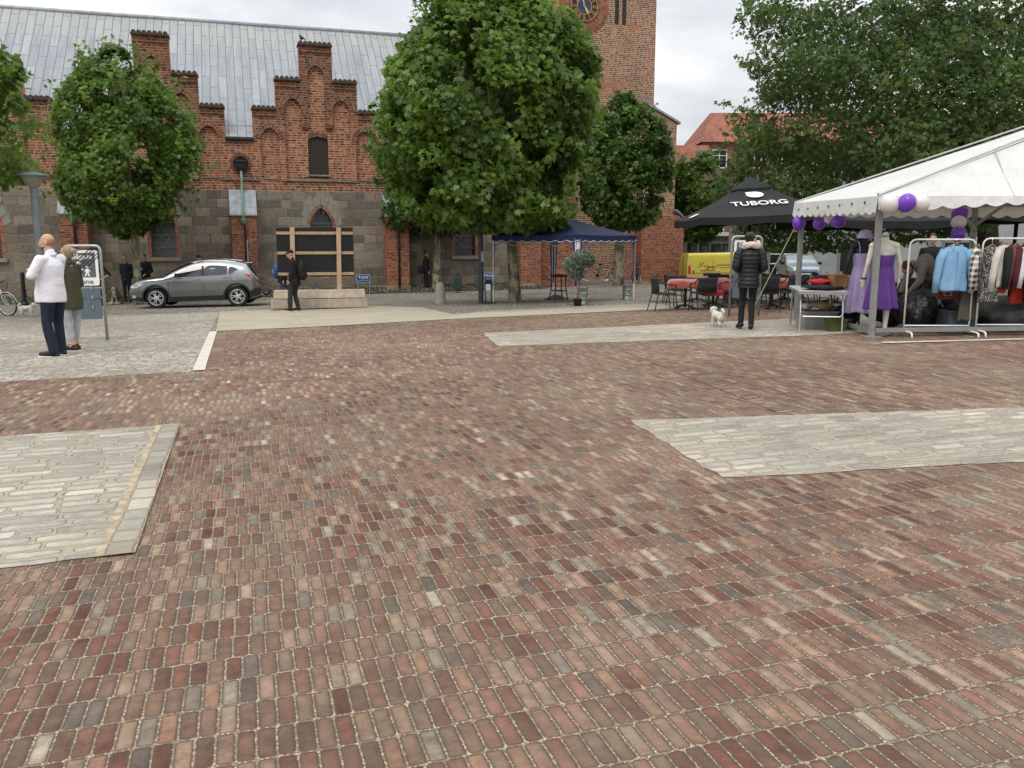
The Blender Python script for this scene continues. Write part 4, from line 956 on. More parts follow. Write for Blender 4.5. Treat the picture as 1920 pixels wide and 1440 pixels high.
# gazebo
A_ = [Vector((-.64, 27.74, 0)), Vector((1.94, 25.35, 0)), Vector((4.05, 28.2, 0)), Vector((1.47, 30.6, 0))]
ctr = sum(A_, Vector()) / 4; ctr.z = gz(ctr.x, ctr.y); EZ_ = atY(925, 441, 27.74).z - ctr.z; AZ_ = atY(1058, 406, ctr.y).z - ctr.z
t = thing('gazebo', 'pop up gazebo with a navy blue canopy and striped leg covers', 'gazebo', ctr)
M_NAVY = mat('navy_canopy', (.012, .022, .07), .7, var=.2, vs=3, bs=30); M_TRIM = mat('pale_trim', (.5, .5, .56), .7); M_STRIPE = mat('striped_white', (.6, .6, .66), .8)
Q = [a - Vector((ctr.x, ctr.y, 0)) for a in A_]; cn = MB(); P = []; NS = 24
rim = []
for i in range(4):
    a, b = Q[i], Q[(i + 1) % 4]
    for k in range(NS): rim.append((a.lerp(b, k / NS), 4 * (k / NS) * (1 - k / NS)))
for r_ in (0, .12, .3, .5, .7, .85, 1.0):
    P.append([Vector((p.x * r_, p.y * r_, AZ_ - (AZ_ - EZ_) * (r_ ** .82) - .10 * (1 - 0) * sag * r_ * (1 - r_) * 2 - .02 * sag * r_)) for p, sag in rim])
val = []; edge = []
for d_ in (0, .5, 1):
    row = []
    for n_, (p, sag) in enumerate(rim):
        sc = .045 * abs(math.sin(PI * n_ / 3)); row.append(Vector((p.x * 1.005, p.y * 1.005, EZ_ - .02 * sag - d_ * (.16 + sc))))
    P.append(row)
edge = P[-1]
cn.grid(P, True).build('canopy', M_NAVY, t, smooth=True, autos=35)
MB().tube([e * 1.004 + Vector((0, 0, .012 * 0)) for e in edge], .011, 5, close=True).build('canopy_trim', M_TRIM, t)
for q, a in zip(Q, A_):
    lz = gz(a.x, a.y) - ctr.z; lg = MB().box((q.x * .985, q.y * .985, (lz + EZ_) / 2), (.035, .035, EZ_ - lz)).build('leg', M_SWHITE, t)
    cv = MB(); d = q.normalized(); sd = Vector((-d.y, d.x, 0))
    for k in range(-2, 3):
        cv.cur = abs(k) % 2; off = sd * (k * .045); top = q * .97 + off * 1.3; bot = q * .98 + off * .45
        cv.bar((bot.x, bot.y, lz + .55), (top.x, top.y, EZ_ - .1), .05, .012, d)
    cv.build('striped_cover', [mat('stripe_navy', (.02, .03, .13), .8), M_STRIPE], lg)
tr_ = MB()
for i in range(4):
    a, b = Q[i] * .97, Q[(i + 1) % 4] * .97; N_ = 4
    for k in range(N_):
        p0, p1 = a.lerp(b, k / N_), a.lerp(b, (k + 1) / N_); za, zb_ = (EZ_ - .08, EZ_ - .34); tr_.bar((p0.x, p0.y, za if k % 2 else zb_), (p1.x, p1.y, zb_ if k % 2 else za), .018, .018); tr_.bar((p0.x, p0.y, zb_ if k % 2 else za), (p1.x, p1.y, za if k % 2 else zb_), .018, .018)
tr_.build('truss', mat('truss_grey', (.3, .3, .32), .5, .4), t)
# stool, base plate, kegs, pot plant
f = G(1047, 566)
t = thing('bar_stool', 'tall black bar stool under the blue gazebo', 'stool', f, R(20))
MB().box((0, 0, .84), (.44, .44, .07)).build('seat', M_BLK, t, bevel=.02)
for sx in (-1, 1):
    for sy in (-1, 1): MB().tube([(sx * .17, sy * .17, .82), (sx * .18, sy * .18, .42), (sx * .24, sy * .24, 0)], [.02, .02, .017], 6).build('leg', M_BLK, t)
MB().box((0, 0, .36), (.38, .38, .03)).build('foot_rail', M_BLK, t)
tag(MB().lathe([(.46, 0), (.46, .03), (.10, .15), (.06, .16)], 4, (0, 0, 0), Matrix.Rotation(R(30), 3, 'Z')).build('base_plate', M_BLK), 'flat black pyramid base plate on the ground under the bar stool', 'parasol base').location = G(1042, 561)
M_KEG = mat('keg_steel', (.34, .36, .34), .35, .75, var=.15, vs=8)
kp = [(.15, 0), (.165, .01), (.165, .05), (.158, .06), (.158, .15), (.172, .165), (.172, .185), (.158, .2), (.158, .31), (.172, .325), (.172, .345), (.158, .36), (.158, .45), (.165, .46), (.165, .51), (.15, .52), (.14, .47), (.03, .46)]
for u, v, lb in ((1176, 562, 'steel beer keg holding two pink rods'), (1092, 571, 'steel beer keg standing behind the potted olive tree')):
    k_ = thing('beer_keg', lb, 'keg', G(u, v), 0, 'steel beer kegs under the gazebo'); MB().lathe(kp, 20).build('keg_body', M_KEG, k_, smooth=True, autos=40); MB().lathe([(.035, .46), (.035, .51), (.02, .52)], 10).build('valve', M_BLK, k_)
f = G(1176, 562)
t = thing('pink_rods', 'two thin pink rods leaning upright on the beer keg', 'rods', f + Vector((0, 0, .46)))
for x in (-.045, .05): MB().tube([(x, 0, 0), (x * 1.6, .02, 1.55)], .011, 6).build('rod', mat('pink_rod', (.38, .08, .12), .6), t)
f = G(1083, 574)
t = thing('potted_olive', 'silvery potted olive tree with a twisted stem in a black pot', 'potted tree', f)
MB().lathe([(.10, 0), (.13, .2), (.135, .21), (.12, .21), (.115, .17), (.01, .17)], 18).build('pot', M_BLK, t, smooth=True, autos=40)
st = MB()
for k in range(3): st.tube([(.025 * math.cos(2.1 * k + 6 * z), .025 * math.sin(2.1 * k + 6 * z), .15 + z * .85) for z in [i / 10 for i in range(11)]], .016, 6)
for k in range(9): a = k * 2.4; st.tube([(0, 0, .85 + k * .04), (.2 * math.cos(a), .2 * math.sin(a), 1.05 + .06 * k)], .009, 5)
st.build('stem', mat('olive_stem', (.20, .13, .09), .8, var=.3), t, smooth=True)
rng = np.random.default_rng(4); P = []
for c_, r_ in (((-.12, 0, 1.15), (.30, .28, .30)), ((.1, -.05, 1.4), (.30, .28, .25)), ((.3, 0, 1.33), (.2, .2, .2)), ((-.02, .05, .95), (.25, .22, .22)), ((-.25, 0, 1.2), (.2, .2, .2))):
    q = rng.normal(size=(900, 3)); q /= np.linalg.norm(q, axis=1, keepdims=True); q *= rng.uniform(.3, 1, (900, 1)) ** .5; P.append(q * np.array(r_) + np.array(c_))
P = np.concatenate(P); leaves('foliage', P, rng.normal(size=P.shape) + np.array([0, 0, .5]), .075, leafmat('olive_leaf', (.06, .095, .065), (.30, .36, .28), .1, .25), t, OVAL, rng, .1)

# ------------------------------------------------------------------ parasols
M_CANV = mat('black_canvas', (.014, .015, .017), .75, var=.25, vs=4, bs=200, bstr=.2); M_EMB = mat('white_print', (.72, .72, .72), .7, var=.03)
def parasol(name, label, ctr, half, ez, az, rz=0., tilt=0., letters=False, post=.035):
    t = thing(name, label, 'parasol', ctr, rz, 'black square parasols of the cafe')
    T = Matrix.Rotation(tilt, 4, 'Y')
    rimp = []; NS = 12; cs_ = [(-half, -half), (half, -half), (half, half), (-half, half)]
    for i in range(4):
        a, b = Vector(cs_[i]), Vector(cs_[(i + 1) % 4])
        for k in range(NS): rimp.append((a.lerp(b, k / NS), 4 * k / NS * (1 - k / NS)))
    def surf(p, sag, r_): return T @ Vector((p.x * r_, p.y * r_, (az - ez) * (1 - r_) + .10 * math.sin(PI * r_) * -1 - .05 * sag * r_)) + Vector((0, 0, ez))
    P = [[surf(p, s_, r_) for p, s_ in rimp] for r_ in (.16, .3, .45, .6, .75, .9, 1.)]
    P.append([q + Vector((0, 0, -.20 + .02 * math.sin(i * 1.3))) for i, q in enumerate(P[-1])])
    cn = MB().grid(P, True).build('canopy', M_CANV, t, smooth=True, autos=30)
    V = [[surf(p, s_, r_) + Vector((0, 0, .07)) for p, s_ in rimp] for r_ in (.01, .12, .25)]; V.append([q + Vector((0, 0, -.05)) for q in V[-1]])
    MB().grid(V, True).build('vent', M_CANV, cn, smooth=True, autos=30)
    MB().tube([(0, 0, 0), (0, 0, az - .1)], post, 10).build('pole', M_BLK, t, smooth=True)
    rb = MB()
    for i in range(8): q = rimp[i * NS // 2]; e = surf(q[0], q[1], .98) - Vector((0, 0, .05)); rb.bar((0, 0, az - .25), e, .02, .03)
    rb.build('ribs', M_BLK, t); MB().box((0, 0, .05), (.9, .9, .1)).build('foot', mat('parasol_foot', (.1, .1, .1), .8), t)
    return t, surf, T
pc = onground(6.62, 24.1); ez = atY(1310, 402, 22.3).z - pc.z; az = atY(1392, 336, 24.1).z - pc.z
t, surf, T = parasol('parasol', 'black square parasol with white lettering and a round emblem beside the white tent', pc, 1.8, ez + .02, az, R(-1), R(-3.2), True)
rim_ = lambda x: Vector((x, -1.8))
p0 = surf(rim_(.15), .98, .78); p1 = surf(rim_(.15), .98, .6); up = (p1 - p0).normalized(); rt = (surf(rim_(.5), .95, .78) - surf(rim_(-.3), .95, .78)).normalized(); nn = rt.cross(up).normalized(); up = nn.cross(rt)
MM = Matrix(((rt.x, up.x, nn.x, 0), (rt.y, up.y, nn.y, 0), (rt.z, up.z, nn.z, 0), (0, 0, 0, 1)))
def place(u, v, lift=.02):    # point of the front canopy face under a picture position
    d = Vector(ray(u, v)); o = Vector((0, 0, HC)) - pc; n_ = nn; q = p0 + nn * lift; tt = (q - o).dot(n_) / d.dot(n_); return o + d * tt
tx = text('TUBORG', 'lettering', .36, M_EMB, t, Matrix.Translation(place(1426, 380.5, .05)) @ MM, .004, sx=1.03)
em = MB(); em.prism([(.235 * math.cos(2 * PI * i / 28), .185 * math.sin(2 * PI * i / 28)) for i in range(28)], 0, .008, 'z'); em.prism([(-.13 + .105 * math.cos(2 * PI * i / 18), .16 + .075 * math.sin(2 * PI * i / 18)) for i in range(18)], .001, .0085, 'z'); em.prism([(-.05 + .15 * math.cos(2 * PI * i / 18), .13 + .085 * math.sin(2 * PI * i / 18)) for i in range(18)], .0005, .0088, 'z')
e_ = em.build('emblem', M_EMB, t); e_.data.transform(Matrix.Translation(place(1416, 365, .06)) @ MM)
mk = MB(); q0 = surf(Vector((-1.8, -.6)), .8, .93); q1 = surf(Vector((-1.8, .2)), .98, .93); mk.add([q0 + Vector((-.02, 0, .03)), q1 + Vector((-.02, 0, .03)), surf(Vector((-1.8, .2)), .98, .80) + Vector((-.02, 0, .03)), surf(Vector((-1.8, -.6)), .8, .82) + Vector((-.02, 0, .03))], [(0, 1, 2, 3)]); mk.build('side_mark', M_EMB, t)
parasol('parasol', 'black square parasol behind the lavender dress, seen under the tent roof', onground(9.6, 23.6), 1.8, 2.22, 2.75, R(3), 0, post=.11)
parasol('parasol', 'black square parasol farthest right, in the dark behind the clothes racks', onground(13.4, 23.0), 1.8, 2.3, 2.9, R(-4), 0, post=.05)

# ------------------------------------------------------------------ cafe tables and chairs
M_WEAVE = mat('charcoal_weave', (.022, .024, .027), .7, var=.3, vs=50, bs=160, bstr=.5); M_FRM = mat('chair_frame', (.02, .02, .022), .5)
M_RED = mat('red_cloth', (.33, .012, .02), .8, var=.2, vs=5, bs=20, bstr=.3, bd=.01); M_PINK = mat('sheeny_red_cloth', (.28, .06, .052), .6, var=.2, vs=6, bs=16, bstr=.4, bd=.015)
_b = M_PINK.node_tree.nodes['Principled BSDF']; _b.inputs['Sheen Weight'].default_value = 1.; _b.inputs['Sheen Roughness'].default_value = .45; _b.inputs['Sheen Tint'].default_value = (1, .72, .62, 1)
def make_chair():
    t = thing('cafe_chair', 'dark woven cafe armchair', 'chair', (0, 0, 0), 0, 'dark woven cafe chairs')
    MB().box((0, 0, .44), (.46, .46, .04)).build('seat', M_WEAVE, t, bevel=.012)
    P = []
    for i in range(9):
        a = PI * (i / 8) ; x = -.25 * math.cos(a); y = -.20 - .06 * math.sin(a); P.append([(x, y + dy, z) for z, dy in ((.47, 0), (.62, -.01), (.78, -.035), (.82, -.045))])
    MB().grid(P).build('backrest', M_WEAVE, t, smooth=True, solid=.022)
    for s_ in (-1, 1):
        MB().tube([(s_ * .26, -.25, .82), (s_ * .28, -.1, .68), (s_ * .28, .2, .66), (s_ * .26, .24, .60)], .016, 6).build('armrest', M_FRM, t, smooth=True)
        MB().tube([(s_ * .26, .24, .61), (s_ * .25, .23, .44), (s_ * .27, .29, 0)], .014, 6).build('leg', M_FRM, t)
        MB().tube([(s_ * .24, -.22, .5), (s_ * .24, -.22, .42), (s_ * .27, -.32, 0)], .014, 6).build('leg', M_FRM, t)
        MB().tube([(s_ * .255, .26, .22), (s_ * .255, -.27, .22)], .009, 5).build('stretcher', M_FRM, t)
    return t
def cloth_mesh(w_, drop, seed, skew=0., long_=0.):
    mb = MB(); r_ = np.random.default_rng(seed); N = 14; P = []; h = w_ / 2
    for i in range(N * 2 + 1):
        x = -h * 1.7 + 3.4 * h * i / (2 * N); row = []
        for j in range(N * 2 + 1):
            y = -h * 1.7 + 3.4 * h * j / (2 * N); ex = max(0, abs(x) - h); ey = max(0, abs(y) - h); e = min(drop, math.hypot(ex, ey) * .9)
            if long_ and x > 0 and y < 0: e = min(drop + long_, math.hypot(ex, ey) * (1 + long_ * 1.5))
            cxx = max(-h, min(h, x)) + math.copysign(min(ex, .035 + .03 * math.sin(y * 14 + seed)), x); cyy = max(-h, min(h, y)) + math.copysign(min(ey, .035 + .03 * math.sin(x * 14 + seed)), y)
            row.append((cxx, cyy, -e + .006 * math.sin(x * 9 + y * 7 + seed)))
        P.append(row)
    return mb.grid(P)
def make_table():
    t = thing('cafe_table', 'small cafe table', 'table', (0, 0, 0), 0, 'small cafe tables'); MB().box((0, 0, .725), (.76, .76, .03)).build('tabletop', M_FRM, t, bevel=.008)
    MB().tube([(0, 0, .05), (0, 0, .71)], .035, 8).build('column', M_FRM, t)
    for a in (0, 90, 180, 270):
        c_, s_ = math.cos(R(a + 45)), math.sin(R(a + 45)); MB().tube([(0, 0, .12), (c_ * .2, s_ * .2, .07), (c_ * .36, s_ * .36, .02)], .02, 6).build('foot', M_FRM, t)
    return t
TB = [(1284, 22.0, 'front left table of the cafe nearest the lone chair', 'pinkish red cloth on the front left cafe table'), (1336, 22.9, 'cafe table under the long hanging red cloth', 'red cloth slipping down to one side, left of the zone sign'),
      (1306, 25.6, 'rear left cafe table in front of the yellow van', 'red cloth on the rear left cafe table'), (1378, 26.2, 'rear cafe table behind the black parasol pole', 'red cloth on the table behind the zone sign'),
      (1446, 21.3, 'cafe table right of the woman in the padded coat', 'pinkish cloth bundled on the table right of the padded coat'), (1470, 24.6, 'cafe table in front of the pale blue car', 'bright red cloth on the table in front of the pale blue car'), (1556, 23.2, 'cafe table behind the folding table, under the tent edge', 'red cloth on the table seen above the folding table')]
tab0 = make_table(); TP = []
for i, (u, Y, lt, lc) in enumerate(TB):
    X = (u - 960) / F * Y; p = onground(X, Y); rz = R((i * 37) % 17 - 8)
    o = tab0 if i == 0 else dup(tab0, p, rz)
    o.location = p; o.rotation_euler.z = rz; o['label'] = lt; TP.append((p, rz))
    c_ = cloth_mesh(.80, .20 + .06 * (i % 2), i, 0, .32 if i == 1 else 0.).build('tablecloth', M_RED if i in (3, 5) else M_PINK, None, smooth=True, solid=.006); c_.location = p + Vector((0, 0, .752)); c_.rotation_euler.z = rz; tag(c_, lc, 'tablecloth', 'red cafe tablecloths')
    if i == 1:
        dr = MB(); P = []
        for a in range(9):
            k = a / 8; row = []
            for b in range(9): q = b / 8; row.append((.08 + .10 * q + .10 * k + .02 * math.sin(q * 9), -.42 + .34 * q - .03 * math.sin(k * 7 + q * 5) - .16 * k, .0 - k * (.46 + .10 * q)))
            P.append(row)
        d_ = dr.grid(P).build('hanging_cloth', M_RED, None, smooth=True, solid=.006); d_.location = p + Vector((0, 0, .748)); d_.rotation_euler.z = rz; tag(d_, 'dark red cloth hanging far down from a cafe table corner', 'cloth')
        d_ = cloth_mesh(.42, .2, 9).build('seat_blanket', M_RED, None, smooth=True, solid=.008); d_.location = onground(5.15, 22.0) + Vector((0, 0, .475)); tag(d_, 'dark red blanket lying over a cafe chair seat', 'blanket')
ch0 = make_chair(); n = 0
CH = [(1243, 21.4, -80, 'dark woven chair standing alone at the far left of the cafe'), (1318, 21.3, 10, 'dark woven chair seen from behind, under the red blanket'), (1273, 23.6, 190, 'dark woven chair behind the front left table'), (1345, 24.4, 170, 'dark woven chair behind the hanging red cloth'), (1362, 22.2, 80, 'dark woven chair just left of the zone sign'),
      (1262, 25.6, -95, 'dark woven chair left of the rear left table'), (1335, 27.0, 180, 'dark woven chair at the back by the yellow van'), (1412, 26.0, 90, 'dark woven chair behind the zone sign panels'), (1385, 23.6, -60, 'dark woven chair half hidden by the zone sign pole'),
      (1432, 20.4, 8, 'dark woven chair right behind the padded coat'), (1470, 20.9, 40, 'dark woven chair in front of the pale blue car'), (1490, 22.2, 85, 'dark woven chair left of the tent pole'), (1452, 23.0, 185, 'dark woven chair at the far side of the cloth bundle'), (1508, 24.9, 80, 'dark woven chair behind the tent pole'), (1530, 22.0, 15, 'dark woven chair behind the folding table'), (1588, 23.4, 90, 'dark woven chair beside the lavender dress')]
for u, Y, a, lb in CH:
    p = onground((u - 960) / F * Y, Y); o = ch0 if n == 0 else dup(ch0, p, R(a)); o.location = p; o.rotation_euler.z = R(a); o['label'] = lb; n += 1
for ti, dx, dy, lb in ((5, -.2, -.1, 'drinking glass at the left of the table before the pale blue car'), (5, .05, -.2, 'drinking glass in the middle of the table before the pale blue car'), (5, .25, .1, 'drinking glass at the right of the table before the pale blue car'), (6, -.15, 0, 'drinking glass on the table above the folding table'), (6, .2, -.1, 'second drinking glass on the table above the folding table, nearer the dress')):
    p = TP[ti][0]; g = MB().lathe([(.03, 0), (.035, .11), (.032, .11), (.028, .012), (.005, .01)], 12).build('drinking_glass', mat('glassware', (.55, .56, .56), .1, var=.05, spec=.8), smooth=True, autos=40); g.location = p + Vector((dx, dy, .762)); tag(g, lb, 'glass', 'glasses on the cafe tables')
# ------------------------------------------------------------------ vehicles
def carpaint(name, col, metal=.6, rough=.3):
    m, nt, b = newmat(name); v = nt.obj()
    c = nt.scale(tuple(col), nt.rng(nt.noise(v, 2.5, 3), .3, .7, .93, 1.06, 'LINEAR')); nt.put(b.inputs['Base Color'], c)
    b.inputs['Metallic'].default_value = metal; b.inputs['Roughness'].default_value = rough; b.inputs['Coat Weight'].default_value = .8; b.inputs['Coat Roughness'].default_value = .06
    bump(nt, b, nt.noise(v, 900., 1), .02, .001); return m
M_TYRE = mat('tyre_rubber', (.018, .018, .018), .8, bs=60); M_RIM = mat('alloy_rim', (.62, .63, .64), .3, .8, var=.05); M_CARGL = mat('car_glass', (.02, .024, .026), .05, var=.1, spec=.9, bstr=0); M_CLAD = mat('black_cladding', (.022, .022, .023), .6)
M_CHROME = mat('bright_trim', (.6, .61, .62), .2, .9, var=.03); M_TAIL = mat('red_tail_lamp', (.42, .02, .03), .2, coat=.6); M_HEAD = mat('clear_head_lamp', (.52, .54, .56), .12, .3, coat=.8)
class Car:
    def __init__(s, L, W, top, bot, tum=.30, belt=1.02, p=9., fr=(.75, .28), rr=(.55, .16)):
        s.L, s.W, s.top, s.bot, s.tum, s.belt, s.p, s.fr, s.rr = L, W / 2, top, bot, tum, belt, p, fr, rr
    def zt(s, d): return float(np.interp(d, [q[0] for q in s.top], [q[1] for q in s.top]))
    def zb(s, d): return float(np.interp(d, [q[0] for q in s.bot], [q[1] for q in s.bot]))
    def hw(s, d, z):
        w_ = s.W; f = max(0, 1 - d / s.fr[0]); r = max(0, 1 - (s.L - d) / s.rr[0]); w_ *= 1 - s.fr[1] * f * f - s.rr[1] * r * r
        w_ -= s.tum * max(0, z - s.belt); w_ -= .10 * max(0, .55 - z); w_ += .012 * math.exp(-((z - s.belt + .08) / .05) ** 2); return w_
    def y(s, d, z):
        a, b = s.zb(d), s.zt(d); t = min(1, max(0, (z - a) / (b - a))); return s.hw(d, z) * max(0, 1 - t ** s.p) ** (1 / s.p)
    def body(s, name, m, par, wheels, wr, ns=56):
        T = [0, .1, .2, .3, .4, .5, .58, .66, .73, .79, .84, .88, .91, .94, .96, .975, .987, .995]; P = []
        for i in range(ns + 1):
            d = s.L * (i / ns); d = min(max(d, .012), s.L - .012); a, b = s.zb(d), s.zt(d); side = []
            for t in T: z = a + (b - a) * t; side.append((s.L / 2 - d, s.y(d, z), z))
            row = [(s.L / 2 - d, -y, z) for _, y, z in side] + [(s.L / 2 - d, 0, b)] + [(s.L / 2 - d, y, z) for _, y, z in reversed(side)]; P.append(row)
        mb = MB().grid(P, True); n = len(P[0]); mb.f += [tuple(range(n)), tuple(range(ns * n, ns * n + n))]; mb.mi += [0, 0]
        o = mb.build(name, m, None)
        ct = MB()
        for d in wheels:
            for sg in (-1, 1): ct.lathe([(wr + .055, .5), (wr + .055, 1.3)], 32, (s.L / 2 - d, 0, wr), Matrix.Rotation(-sg * PI / 2, 3, 'X'))
        c = ct.build('cutter', m); md = o.modifiers.new('b', 'BOOLEAN'); md.object = c; md.operation = 'DIFFERENCE'; md.solver = 'EXACT'
        bake(o); bpy.data.objects.remove(c); o.parent = par
        for q in o.data.polygons: q.use_smooth = True
        sharp(o.data, 38); return o
    def patch(s, name, poly, off, m, par, side=1, dense=True):
        L = []
        for i in range(len(poly)):
            a, b = poly[i], poly[(i + 1) % len(poly)]
            for k in range(3): L.append((a[0] + (b[0] - a[0]) * k / 3, a[1] + (b[1] - a[1]) * k / 3))
        mb = MB(); mb.add([(s.L / 2 - d, side * (s.y(d, z) + off), z) for d, z in L], [tuple(range(len(L)))])
        return mb.build(name, m, par, solid=.004)
    def strip(s, name, line, w_, off, m, par, side=1):
        mb = MB(); L = []
        for i in range(len(line) - 1):
            for k in range(4): L.append((line[i][0] + (line[i + 1][0] - line[i][0]) * k / 4, line[i][1] + (line[i + 1][1] - line[i][1]) * k / 4))
        L.append(line[-1]); mb.tube([(s.L / 2 - d, side * (s.y(d, z) + off), z) for d, z in L], w_, 5); return mb.build(name, m, par)
def wheel(par, x, y, r, sg, w_=.21, spokes=5):
    t = MB().lathe([(r * .66, -w_ / 2), (r * .93, -w_ / 2), (r, -w_ * .32), (r, w_ * .32), (r * .93, w_ / 2), (r * .66, w_ / 2), (r * .66, -w_ / 2)], 30, (0, 0, 0), Matrix.Rotation(PI / 2, 3, 'X'), cap=False).build('wheel', M_TYRE, par, smooth=True, autos=40)
    t.location = (x, y, r); rim = MB(); rim.lathe([(r * .71, .095), (r * .71, .112), (r * .63, .112), (r * .60, .02)], 30, (0, 0, 0), Matrix.Rotation(-sg * PI / 2, 3, 'X'), cap=False); rim.lathe([(.075, .02), (.075, .085), (.03, .095)], 14, (0, 0, 0), Matrix.Rotation(-sg * PI / 2, 3, 'X'))
    for k in range(spokes):
        for e in (-.17, .17): a = 2 * PI * k / spokes + e; b_ = 2 * PI * k / spokes + e * 1.25; rim.bar((.05 * math.cos(a), sg * .08, .05 * math.sin(a)), (r * .66 * math.cos(b_), sg * .075, r * .66 * math.sin(b_)), .030, .02, (0, 1, 0))
    rim.build('rim', M_RIM, t, bevel=.004); MB().lathe([(r * .62, .0), (r * .62, .01)], 20, (0, 0, 0), Matrix.Rotation(-sg * PI / 2, 3, 'X')).build('brake_disc', M_CLAD, t)
pf = G(288, 578.5); pr = G(448, 574.5); dv = (pf - pr).normalized(); cen = (pf + pr) / 2
suv = thing('parked_car', 'silver grey crossover car parked in front of the church', 'car', cen + Vector((0, 0, .0)), math.atan2(dv.y, dv.x)); suv.rotation_euler.y = -math.asin(max(-1, min(1, dv.z)))
nv = Vector((-dv.y, dv.x, 0)); suv.location = cen - nv * .78 if nv.y < 0 else cen + nv * .78
K = Car(4.38, 1.80, [(0, .60), (.03, .70), (.10, .83), (.25, .92), (.6, 1.02), (.95, 1.065), (1.18, 1.09), (1.4, 1.215), (1.7, 1.365), (2.0, 1.485), (2.2, 1.545), (2.5, 1.58), (2.8, 1.59), (3.2, 1.57), (3.6, 1.515), (3.85, 1.46), (3.93, 1.43), (4.0, 1.33), (4.12, 1.15), (4.22, 1.02), (4.32, .92), (4.37, .78), (4.38, .6)],
        [(0, .34), (.15, .24), (.4, .22), (4.0, .24), (4.25, .32), (4.38, .42)], belt=1.0)
M_CARP = carpaint('grey_metallic', (.25, .262, .272), .9, .2)
wl_ = (.93, 3.59); K.body('body', M_CARP, suv, wl_, .345)
for d in wl_:
    for sg in (-1, 1): wheel(suv, K.L / 2 - d, sg * .775, .345, sg)
for sg in (1, -1):
    K.patch('side_window', [(1.55, 1.03), (2.46, 1.055), (2.46, 1.405), (2.2, 1.40), (1.95, 1.32), (1.75, 1.20)], .006, M_CARGL, suv, sg)
    K.patch('side_window', [(2.53, 1.06), (3.28, 1.095), (3.30, 1.375), (3.0, 1.405), (2.53, 1.41)], .006, M_CARGL, suv, sg)
    K.patch('side_window', [(3.33, 1.10), (3.48, 1.15), (3.64, 1.27), (3.50, 1.335), (3.35, 1.37)], .006, M_CARGL, suv, sg)
    K.patch('window_pillar', [(2.46, 1.055), (2.53, 1.06), (2.53, 1.41), (2.46, 1.405)], .008, M_CLAD, suv, sg)
    K.strip('window_trim', [(1.5, 1.005), (2.5, 1.04), (3.33, 1.08), (3.5, 1.13), (3.67, 1.27)], .012, .006, M_CHROME, suv, sg)
    K.strip('roof_rail', [(2.1, 1.505), (2.4, 1.555), (2.8, 1.572), (3.2, 1.555), (3.55, 1.505)], .018, .004, M_CHROME, suv, sg)
    for ln in ([(1.36, 1.06), (1.36, .5), (1.42, .34)], [(2.50, 1.04), (2.51, .34)], [(3.40, 1.09), (3.42, .85), (3.28, .62), (3.18, .34)]): K.strip('door_gap', ln, .006, -.001, M_CLAD, suv, sg)
    K.patch('sill_cladding', [(1.36, .22), (3.15, .24), (3.15, .40), (1.36, .38)], .012, M_CLAD, suv, sg)
    K.patch('crease_strip', [(1.36, .86), (3.40, .93), (3.40, .945), (1.36, .875)], .003, M_CARP, suv, sg)  # thin raised strip in the body paint along the door crease
    for d, z in ((2.30, .95), (3.24, 1.0)): h = MB().box((K.L / 2 - d, sg * (K.y(d, z) + .02), z), (.2, .03, .035)).build('door_handle', M_CARP, suv, bevel=.01)
    mr = MB(); d, z = 1.68, 1.10; mr.box((K.L / 2 - d, sg * (K.y(d, 1.05) + .10), z), (.12, .2, .14)); mr.build('mirror', M_CLAD, suv, bevel=.03)
    K.patch('head_lamp', [(.07, .70), (.30, .70), (.50, .80), (.56, .86), (.34, .84), (.10, .78)], .008, M_HEAD, suv, sg)
    K.patch('tail_lamp', [(3.84, 1.10), (4.05, 1.07), (4.27, .98), (4.30, .86), (4.14, .88), (4.0, .98)], .008, M_TAIL, suv, sg)
    K.patch('fog_lamp', [(.10, .36), (.24, .36), (.28, .44), (.14, .46)], .01, M_HEAD, suv, sg)
    for d in wl_:
        ar = MB(); P = []
        for i in range(19):
            a = R(-12 + 204 * i / 18); row = []
            for r_, o_ in ((.40, .02), (.40, .028), (.465, .02), (.47, -.01)): dd = d - r_ * math.cos(a); z = max(.2, .345 + r_ * math.sin(a)); dd = min(max(dd, .03), 4.35); row.append((K.L / 2 - dd, sg * (K.hw(dd, min(z, .8)) + o_), z))
            P.append(row)
        ar.grid(P).build('arch_cladding', M_CLAD, suv, smooth=True)
    K.patch('bumper_cladding', [(.04, .30), (.50, .24), (.50, .36), (.30, .40), (.05, .42)], .01, M_CLAD, suv, sg); K.patch('bumper_cladding', [(3.98, .30), (4.34, .38), (4.35, .62), (4.15, .60), (4.02, .50)], .01, M_CLAD, suv, sg)
def topglass(K, d0, d1, wf, m, par, name):
    P = []
    for i in range(9): d = d0 + (d1 - d0) * i / 8; z = K.zt(d); P.append([(K.L / 2 - d, q * K.hw(d, z - .02) * wf, z + .006 - .02 * abs(q) ** 6) for q in (-1, -.9, -.6, 0, .6, .9, 1)])
    MB().grid(P).build(name, m, par, smooth=True)
topglass(K, 1.22, 2.05, .88, M_CARGL, suv, 'windscreen'); topglass(K, 3.97, 4.18, .85, M_CARGL, suv, 'rear_window')
MB().box((-1.78, 0, 1.455), (.26, 1.15, .03), (0, R(6), 0)).build('spoiler', M_CARP, suv, bevel=.01)
MB().tube([(-2.1, 0, .36), (-2.26, 0, .36), (-2.31, 0, .42), (-2.31, 0, .5)], .025, 8).build('tow_bar', M_CLAD, suv, smooth=True)
MB().box((0, 0, .30), (3.9, 1.4, .16)).build('underbody', M_CLAD, suv)
dr = MB(); dr.ell((.25, .35, 1.22), (.1, .09, .13)); dr.ell((.2, .35, .98), (.14, .22, .22)); dr.box((.1, .35, 1.0), (.12, .45, .5)); dr.build('seat_back', M_CLAD, suv)
